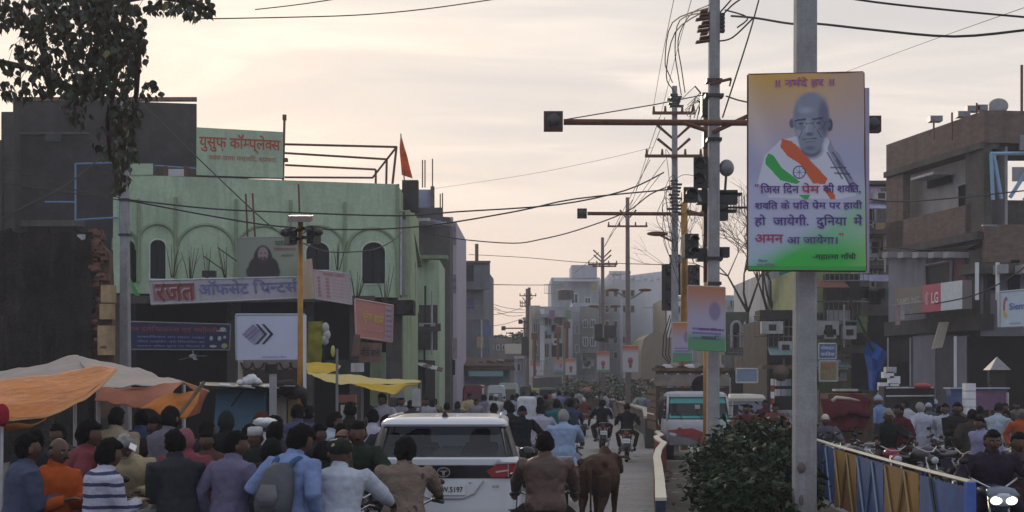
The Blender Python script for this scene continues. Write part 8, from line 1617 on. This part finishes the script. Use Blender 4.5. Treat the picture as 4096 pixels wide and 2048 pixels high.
at('grey haired rider in pale blue shirt ahead of the brown jacket', 2255, 1619, 25.5, 'ride', 0, shirt=(.27, .36, .52), pants=(.3, .32, .38), hair='grey', kurta=.25, group=RG, skin=DS, build_=1.12); motorcycle('maroon motorcycle under the grey haired rider', XZ(2255, 25.6), 0, (.10, .02, .02), MG, old=old)
at('rider in black jacket and cap between the car and the handcart', 2085, 1606, 29, 'ride', -8, shirt=(.012, .014, .018), pants=(.09, .10, .13), hair='cap', hairmat=cloth((.01, .01, .012)), group=RG, skin=DS); motorcycle('black motorcycle between the car and the handcart', XZ(2085, 29.1), -8, (.02, .02, .02), MG, old=old)
at('rider wrapped in pale lilac hooded shawl right of the handcart', 2163, 1600, 30.5, 'ride', 0, shirt=(.36, .35, .43), pants=(.2, .2, .24), hair='short', kurta=.2, group=RG, skin=DS); motorcycle('dark red motorcycle right of the handcart', XZ(2163, 30.6), 0, (.12, .02, .02), MG, old=old)
at('rider in teal sweater ahead of the grey haired rider', 2228, 1584, 36, 'ride', 0, near=False, shirt=(.03, .12, .13), group=RG, skin=DS); motorcycle('dark motorcycle under the teal sweater rider', XZ(2228, 36), 0, (.02, .03, .03), MG, old=old)
at('rider in navy jacket with a pale chest band right of the teal sweater', 2285, 1582, 37, 'ride', 5, near=False, shirt=(.045, .055, .10), group=RG, skin=DS); motorcycle('navy motorcycle right of the teal sweater rider', XZ(2285, 37), 5, (.02, .03, .08), MG, old=old)
at('rider in maroon vest with white sleeves farther up the lane', 2335, 1582, 58, 'ride', 0, near=False, shirt=(.14, .035, .03), group=RG, skin=DS, hair='wrap', hairmat=cloth((.45, .45, .45))); motorcycle('maroon scooter like motorcycle under the maroon vest rider', XZ(2335, 58), 0, (.14, .02, .02), MG, old=old)
at('rider in black with a pillion passenger on the open lane', 2408, 1590, 45.5, 'ride', 0, near=False, shirt=(.012, .013, .016), pants=(.02, .02, .025), group=RG, skin=DS); at('pillion passenger in pale blue behind the black rider', 2414, 1589, 46.2, 'ride', 0, near=False, shirt=(.35, .40, .50), group=RG, skin=DS); motorcycle('black motorcycle with chrome frame on the open lane', XZ(2408, 46), 0, (.015, .015, .015), MG, old=old)
at('rider in black hooded jacket nearest the dark parapet wall', 2508, 1604, 39.6, 'ride', -6, near=False, shirt=(.012, .012, .014), pants=(.015, .015, .02), hair='beanie', hairmat=cloth((.01, .01, .01)), group=RG, skin=DS); motorcycle('black motorcycle with pale plate nearest the dark parapet wall', XZ(2508, 39.8), -6, (.02, .02, .02), MG, old=old)
at('man in white shirt standing behind the parapet wall', 2425, 1562, 74, 'stand', 90, near=False, shirt=(.42, .40, .46), group=RG, skin=DS)
# far crowd: every figure its own colours and neighbour
far = [(1600, 1590, 44, (.05,.05,.06), 'short', 'walk', 20, 'dark shirt just left of the car roof'), (1625, 1600, 40, (.30,.30,.36), 'topi', 'stand', 0, 'pale shirt and white cap just above the car roof corner'), (1690, 1582, 46, (.10,.04,.04), 'short', 'stand', 190, 'maroon shirt before the lilac house shopfront'), (1722, 1590, 42, (.03,.03,.04), 'short', 'walk', -30, 'black coat before the lilac house shopfront'), (1742, 1586, 50, (.22,.20,.12), 'wrap', 'stand', 170, 'khaki shawl before the tin roofed shops'), (1790, 1600, 38, (.14,.05,.05), 'short', 'stand', 10, 'brown red shirt behind the middle of the car roof'), (1825, 1596, 40, (.04,.05,.08), 'short', 'stand', -20, 'navy sweater behind the middle of the car roof'),
 (1878, 1560, 52, (.44,.36,.20), 'short', 'sit', 185, 'straw yellow shirt sitting high by the maroon van'), (1905, 1588, 50, (.25,.22,.26), 'short', 'stand', 175, 'mauve shirt beside the maroon van'), (1940, 1572, 54, (.20,.17,.22), 'big', 'stand', 30, 'dull purple shirt before the white van'), (1962, 1574, 58, (.40,.42,.46), 'short', 'walk', -10, 'white shirt before the white van'), (1984, 1569, 52, (.50,.50,.50), 'topi', 'stand', 180, 'white kurta and white cap before the white van'), (1976, 1598, 34, (.08,.03,.04), 'short', 'ride', 0, 'dark maroon shirt riding right behind the car'), (2030, 1590, 36, (.36,.42,.55), 'big', 'ride', -5, 'light blue shirt riding beside the handcart'), (2012, 1572, 60, (.28,.16,.12), 'short', 'walk', 0, 'rust shirt behind the light blue rider'), (2052, 1570, 55, (.30,.30,.38), 'short', 'walk', 15, 'lilac grey shirt left of the white covered load'), (2040, 1600, 31, (.02,.02,.02), 'short', 'stand', -10, 'black shirt at the right corner of the car roof'),
 (2068, 1566, 62, (.05,.05,.05), 'short', 'walk', 0, 'black jacket above the white covered load'), (2095, 1560, 75, (.12,.14,.10), 'cap', 'stand', 0, 'olive coat and cap above the white covered load'), (2128, 1564, 66, (.06,.05,.07), 'short', 'ride', 0, 'dark plum jacket riding above the covered load'), (2150, 1560, 80, (.32,.33,.30), 'topi', 'stand', 180, 'cream shirt and cap near the tarpaulin shed'), (2160, 1580, 40, (.03,.025,.03), 'big', 'stand', 0, 'blackish sweater and thick hair right of the load'), (2185, 1568, 60, (.04,.05,.06), 'short', 'ride', 0, 'slate jacket riding beyond the lilac shawl'), (2200, 1556, 84, (.30,.10,.08), 'short', 'walk', 10, 'brick red shirt far up the lane'), (2238, 1558, 70, (.20,.22,.42), 'short', 'ride', 0, 'cornflower shirt riding far up the lane'), (2215, 1566, 58, (.09,.08,.07), 'wrap', 'ride', 0, 'brown shawl riding beyond the teal sweater'), (2262, 1560, 74, (.10,.10,.12), 'short', 'walk', 0, 'grey sweater walking far up the lane'), (2290, 1562, 68, (.04,.04,.05), 'helmet', 'ride', 0, 'black jacket and helmet far up the lane'), (2315, 1556, 90, (.34,.34,.36), 'short', 'stand', 0, 'pale shirt by the parapet wall end'), (2345, 1556, 96, (.22,.05,.05), 'short', 'stand', 200, 'red shirt beneath the pink umbrella'), (2480, 1560, 86, (.26,.28,.36), 'short', 'stand', 160, 'grey blue shirt behind the parapet on the far median'), (2560, 1562, 72, (.30,.40,.36), 'short', 'ride', 180, 'pale green shirt riding behind the parapet wall'), (2600, 1565, 66, (.20,.22,.40), 'short', 'stand', 180, 'blue shirt behind the near end of the parapet wall'), (2632, 1560, 60, (.12,.08,.08), 'short', 'walk', 170, 'brown coat beside the truck flank')]
for px, ty, Y, c_, hr, ps, fc_, lab in far:
    at('small figure in '+lab, px, ty, Y, ps, fc_, near=False, shirt=c_, hair=hr, group='people and riders far down the street', skin=DS, **({'hairmat': cloth((.5, .5, .5))} if hr == 'topi' else {}), **({'seatz': 1.0} if ps == 'sit' else {}))
    if ps == 'ride': motorcycle('small motorcycle under the figure in '+' '.join(lab.split()[:3]), XZ(px, Y+.1), fc_, (.03, .03, .03), 'motorcycles far down the street', old=old)
# ---------------------------------------------------------------- right side crowd
RC = 'people on the right carriageway'
at('rider facing the camera in dark plum jacket above a lit twin headlamp', 3958, 1688, 16.35, 'ride', 176, shirt=(.030, .020, .034), pants=(.03, .03, .05), group=RC, skin=DS, extras=('face', 'moustache'), build_=1.3, vox=.012, hands=((-.40, .50, .16), (.40, .50, .16)))
mr = motorcycle('dark blue motorcycle with a glowing twin headlamp at the lower right', XZ(3938, 16.4), 178, (.03, .04, .07), 'motorcycles on the right', scale=1.10)
for c in list(mr.children):
    if c.name.split('.')[0] == 'headlight': bpy.data.objects.remove(c)
hl = MB().tube([(0, .62, .84), (0, .66, .83)], [(.155, .075), (.12, .055)], 16, ref=(1, 0, 0)).build('headlight', M['lens'], mr, False, True)
for s_ in (-1, 1): MB().tube([(s_*.075, .655, .835), (s_*.075, .675, .832)], [(.062, .045), (.045, .032)], 12, ref=(1, 0, 0)).build('bulb', LIT, hl, False, True)
MB().tube([(0, .44, .96), (0, .56, .94), (0, .64, .88)], [(.06, .02), (.15, .03), (.17, .02)], 14, ref=(1, 0, 0)).build('fly_screen', mat('smoke_blue', (.14, .17, .22), .25, .1, 3, 0), mr, False, True)
at('pillion in brown shawl close behind the plum jacket rider', 4060, 1700, 17.2, 'ride', 178, shirt=(.09, .05, .05), hair='short', group=RC, skin=DS)
at('man in charcoal jumper and pale pink trousers standing with folded arms', 3822, 1594, 29.5, 'fold', 178, shirt=(.022, .022, .024), pants=(.36, .30, .36), group=RC, skin=DS, build_=1.1, extras=('moustache',))
at('man with white sleeve just left of the charcoal jumper', 3785, 1600, 31, 'stand', 150, shirt=(.42, .46, .54), pants=(.05, .05, .07), group=RC, skin=DS)
at('rider facing camera in black waistcoat and grey cap on the red motorcycle', 3545, 1617, 27, 'ride', 182, shirt=(.02, .022, .02), pants=(.05, .05, .05), hair='cap', hairmat=cloth((.22, .20, .15)), group=RC, skin=DS)
motorcycle('red motorcycle with clear headlamp facing the camera', XZ(3552, 26.7), 182, (.26, .02, .05), 'motorcycles on the right')
at('man in maroon jumper walking past the red motorcycle', 3612, 1600, 28.8, 'walk', 110, shirt=(.075, .014, .02), pants=(.04, .02, .025), group=RC, skin=DS)
at('man in sky blue shirt behind the black waistcoat rider', 3525, 1566, 33, 'stand', 20, shirt=(.16, .24, .42), group=RC, skin=DS, hair='cap', hairmat=cloth((.3, .35, .5)))
at('grey haired man in long white kurta turned away', 3688, 1597, 31.5, 'stand', 5, shirt=(.44, .45, .54), pants=(.4, .4, .46), kurta=.5, hair='grey', group=RC, skin=DS)
at('man in pale blue shirt and black woollen cap bending at the counter', 3980, 1600, 30.5, 'bend', -40, shirt=(.34, .42, .50), hair='beanie', hairmat=cloth((.012, .012, .012)), group=RC, skin=DS, lean=18)
at('man in dark brown shirt between the jumper and the counter', 3888, 1622, 27.5, 'stand', -20, shirt=(.05, .04, .035), group=RC, skin=DS)
at('man with lilac cloth over the shoulder left of the plum jacket rider', 3935, 1650, 24.5, 'stand', 120, shirt=(.26, .26, .42), group=RC, skin=DS)
at('man in orange shirt and grey scarf at the right edge', 4078, 1622, 30, 'stand', 190, shirt=(.40, .08, .03), hair='wrap', hairmat=cloth((.14, .13, .12)), group=RC, skin=DS)
at('man with white sleeves reaching at the right edge counter', 4040, 1628, 31, 'stand', 100, shirt=(.40, .44, .42), group=RC, skin=DS)
at('boy head of a man standing high behind the rails by the cartons'.replace('boy head of a man', 'shopman'), 3545, 1518, 42, 'stand', 180, z0=.55, near=False, shirt=(.45, .45, .45), group=RC, skin=DS)
at('man in grey with white sleeve on a parked motorcycle by the thick pole', 3300, 1640, 29, 'ride', 170, shirt=(.10, .10, .13), pants=(.08, .09, .10), group=RC, skin=DS, hair='cap', hairmat=cloth((.5, .45, .42)))
at('rider in maroon shirt beside the truck behind the bush', 2985, 1602, 36, 'ride', 175, near=False, shirt=(.14, .03, .05), group=RC, skin=DS); motorcycle('dark motorcycle beside the truck behind the bush', XZ(2985, 35.8), 175, (.03, .02, .02), 'motorcycles on the right', old=old)
far2 = [(3060, 1590, 42, (.10,.03,.04), 'short', 'stand', 170, 'maroon jacket left of the thick pole'), (3100, 1600, 38, (.16,.05,.06), 'short', 'ride', 170, 'wine shirt left of the thick pole'), (3140, 1588, 44, (.30,.32,.36), 'short', 'stand', 180, 'pale shirt under the loudspeaker'), (3350, 1588, 40, (.30,.18,.20), 'short', 'stand', 20, 'dusty pink shirt behind the maroon stall'), (3455, 1598, 36, (.34,.30,.34), 'wrap', 'stand', 190, 'patched pale shawl right of the maroon stall'), (3485, 1590, 38, (.03,.03,.05), 'short', 'stand', 160, 'midnight shirt right of the maroon stall'), (3580, 1580, 44, (.14,.04,.04), 'short', 'stand', 0, 'oxblood jacket before the long counter'), (3640, 1588, 38, (.38,.40,.42), 'short', 'walk', 60, 'white tee shirt between maroon jumper and kurta'), (3655, 1580, 44, (.30,.03,.03), 'short', 'stand', -20, 'scarlet jacket before the long counter'), (3722, 1600, 37, (.06,.09,.10), 'cap', 'stand', 10, 'petrol sweater and pale cap right of the kurta'), (3735, 1590, 42, (.08,.12,.22), 'beanie', 'stand', 180, 'blue beanie and sweater right of the kurta'), (3755, 1610, 34, (.05,.05,.06), 'short', 'stand', -30, 'dark grey hoodie left of the charcoal jumper'), (3850, 1605, 36, (.10,.08,.08), 'short', 'stand', 30, 'umber coat before the carton stack'), (3925, 1612, 34, (.03,.03,.03), 'short', 'stand', 0, 'black shirt before the printed counter'), (4018, 1600, 38, (.06,.05,.05), 'wrap', 'stand', 170, 'dark shawl before the kiosk'), (4060, 1598, 42, (.12,.12,.10), 'short', 'stand', 190, 'drab olive shirt beside the kiosk'), (3420, 1580, 44, (.12,.04,.05), 'short', 'stand', 0, 'cherry sweater under the blue shop board'), (3310, 1582, 46, (.08,.07,.08), 'short', 'stand', 0, 'smoke grey coat under the blue shop board')]
for px, ty, Y, c_, hr, ps, fc_, lab in far2:
    at('figure in '+lab, px, ty, Y, ps, fc_, near=False, shirt=c_, hair=hr, group='people before the right shops', skin=DS, **({'hairmat': cloth((.3, .36, .5))} if hr in ('beanie', 'cap') else {}))
    if ps == 'ride': motorcycle('small motorcycle under the '+lab.split()[0]+' shirted figure left of the thick pole', XZ(px, Y+.1), fc_, (.03, .03, .03), 'motorcycles on the right', old=old)
pk_ = [(3290, 28.5, 165, (.02,.02,.02), 'leftmost black motorcycle parked by the thick pole'), (3345, 27.5, 172, (.015,.02,.02), 'black motorcycle with pale mirrors second in the parked row'), (3400, 28.5, 150, (.03,.03,.05), 'dark blue motorcycle third in the parked row'), (3445, 27.5, 110, (.02,.02,.02), 'black motorcycle parked side on before the maroon stall'), (3480, 29.5, 160, (.05,.05,.06), 'grey motorcycle behind the side on black one'), (3660, 26.3, 200, (.03,.03,.03), 'motorcycle with upright silver fork facing the fence'), (3740, 27.5, 115, (.03,.02,.05), 'purple black motorcycle with spoked wheel beside the pink trousers'), (3780, 31, 160, (.04,.03,.03), 'dark motorcycle behind the spoked wheel'), (3900, 25.5, 140, (.04,.02,.02), 'dull red motorcycle left of the plum jacket rider'), (4060, 24, 120, (.10,.03,.02), 'motorcycle with orange marks at the right edge'), (4010, 27, 160, (.03,.04,.08), 'blue tanked motorcycle behind the plum jacket rider'), (3600, 33, 170, (.04,.04,.04), 'motorcycle parked before the long counter')]
for px, Y, fc_, c_, lab in pk_: motorcycle(lab, XZ(px, Y), fc_, c_, 'motorcycles on the right', old=old)
lm = [(560, 14.2, -40, (.03,.03,.03), 'black motorcycle with steel carrier ring at the lower left'), (480, 15.2, 160, (.05,.03,.05), 'motorcycle under the reading old man'), (1010, 16.8, 60, (.03,.03,.04), 'motorcycle between the stall customers'), (120, 12.3, 60, (.03,.05,.2), 'blue motorcycle at the bottom left corner')]
for px, Y, fc_, c_, lab in lm: motorcycle(lab, XZ(px, Y), fc_, c_, 'motorcycles on the left', old=old)
bake_all()
# ---------------------------------------------------------------- haze over the whole place
hzm = bpy.data.materials.new('haze_air'); hzm.use_nodes = True; t = hzm.node_tree; t.nodes.clear(); om = t.nodes.new('ShaderNodeOutputMaterial'); pv_ = t.nodes.new('ShaderNodeVolumePrincipled')
pv_.inputs['Color'].default_value = (.86, .90, 1, 1); pv_.inputs['Density'].default_value = .0010; pv_.inputs['Anisotropy'].default_value = .3; t.links.new(pv_.outputs[0], om.inputs['Volume'])
o = MB().box((0, 90, 9.5), (320, 320, 21)).build('haze', hzm); tag(o, kind='stuff', label='thin dusty evening haze filling the whole street', cat='haze')
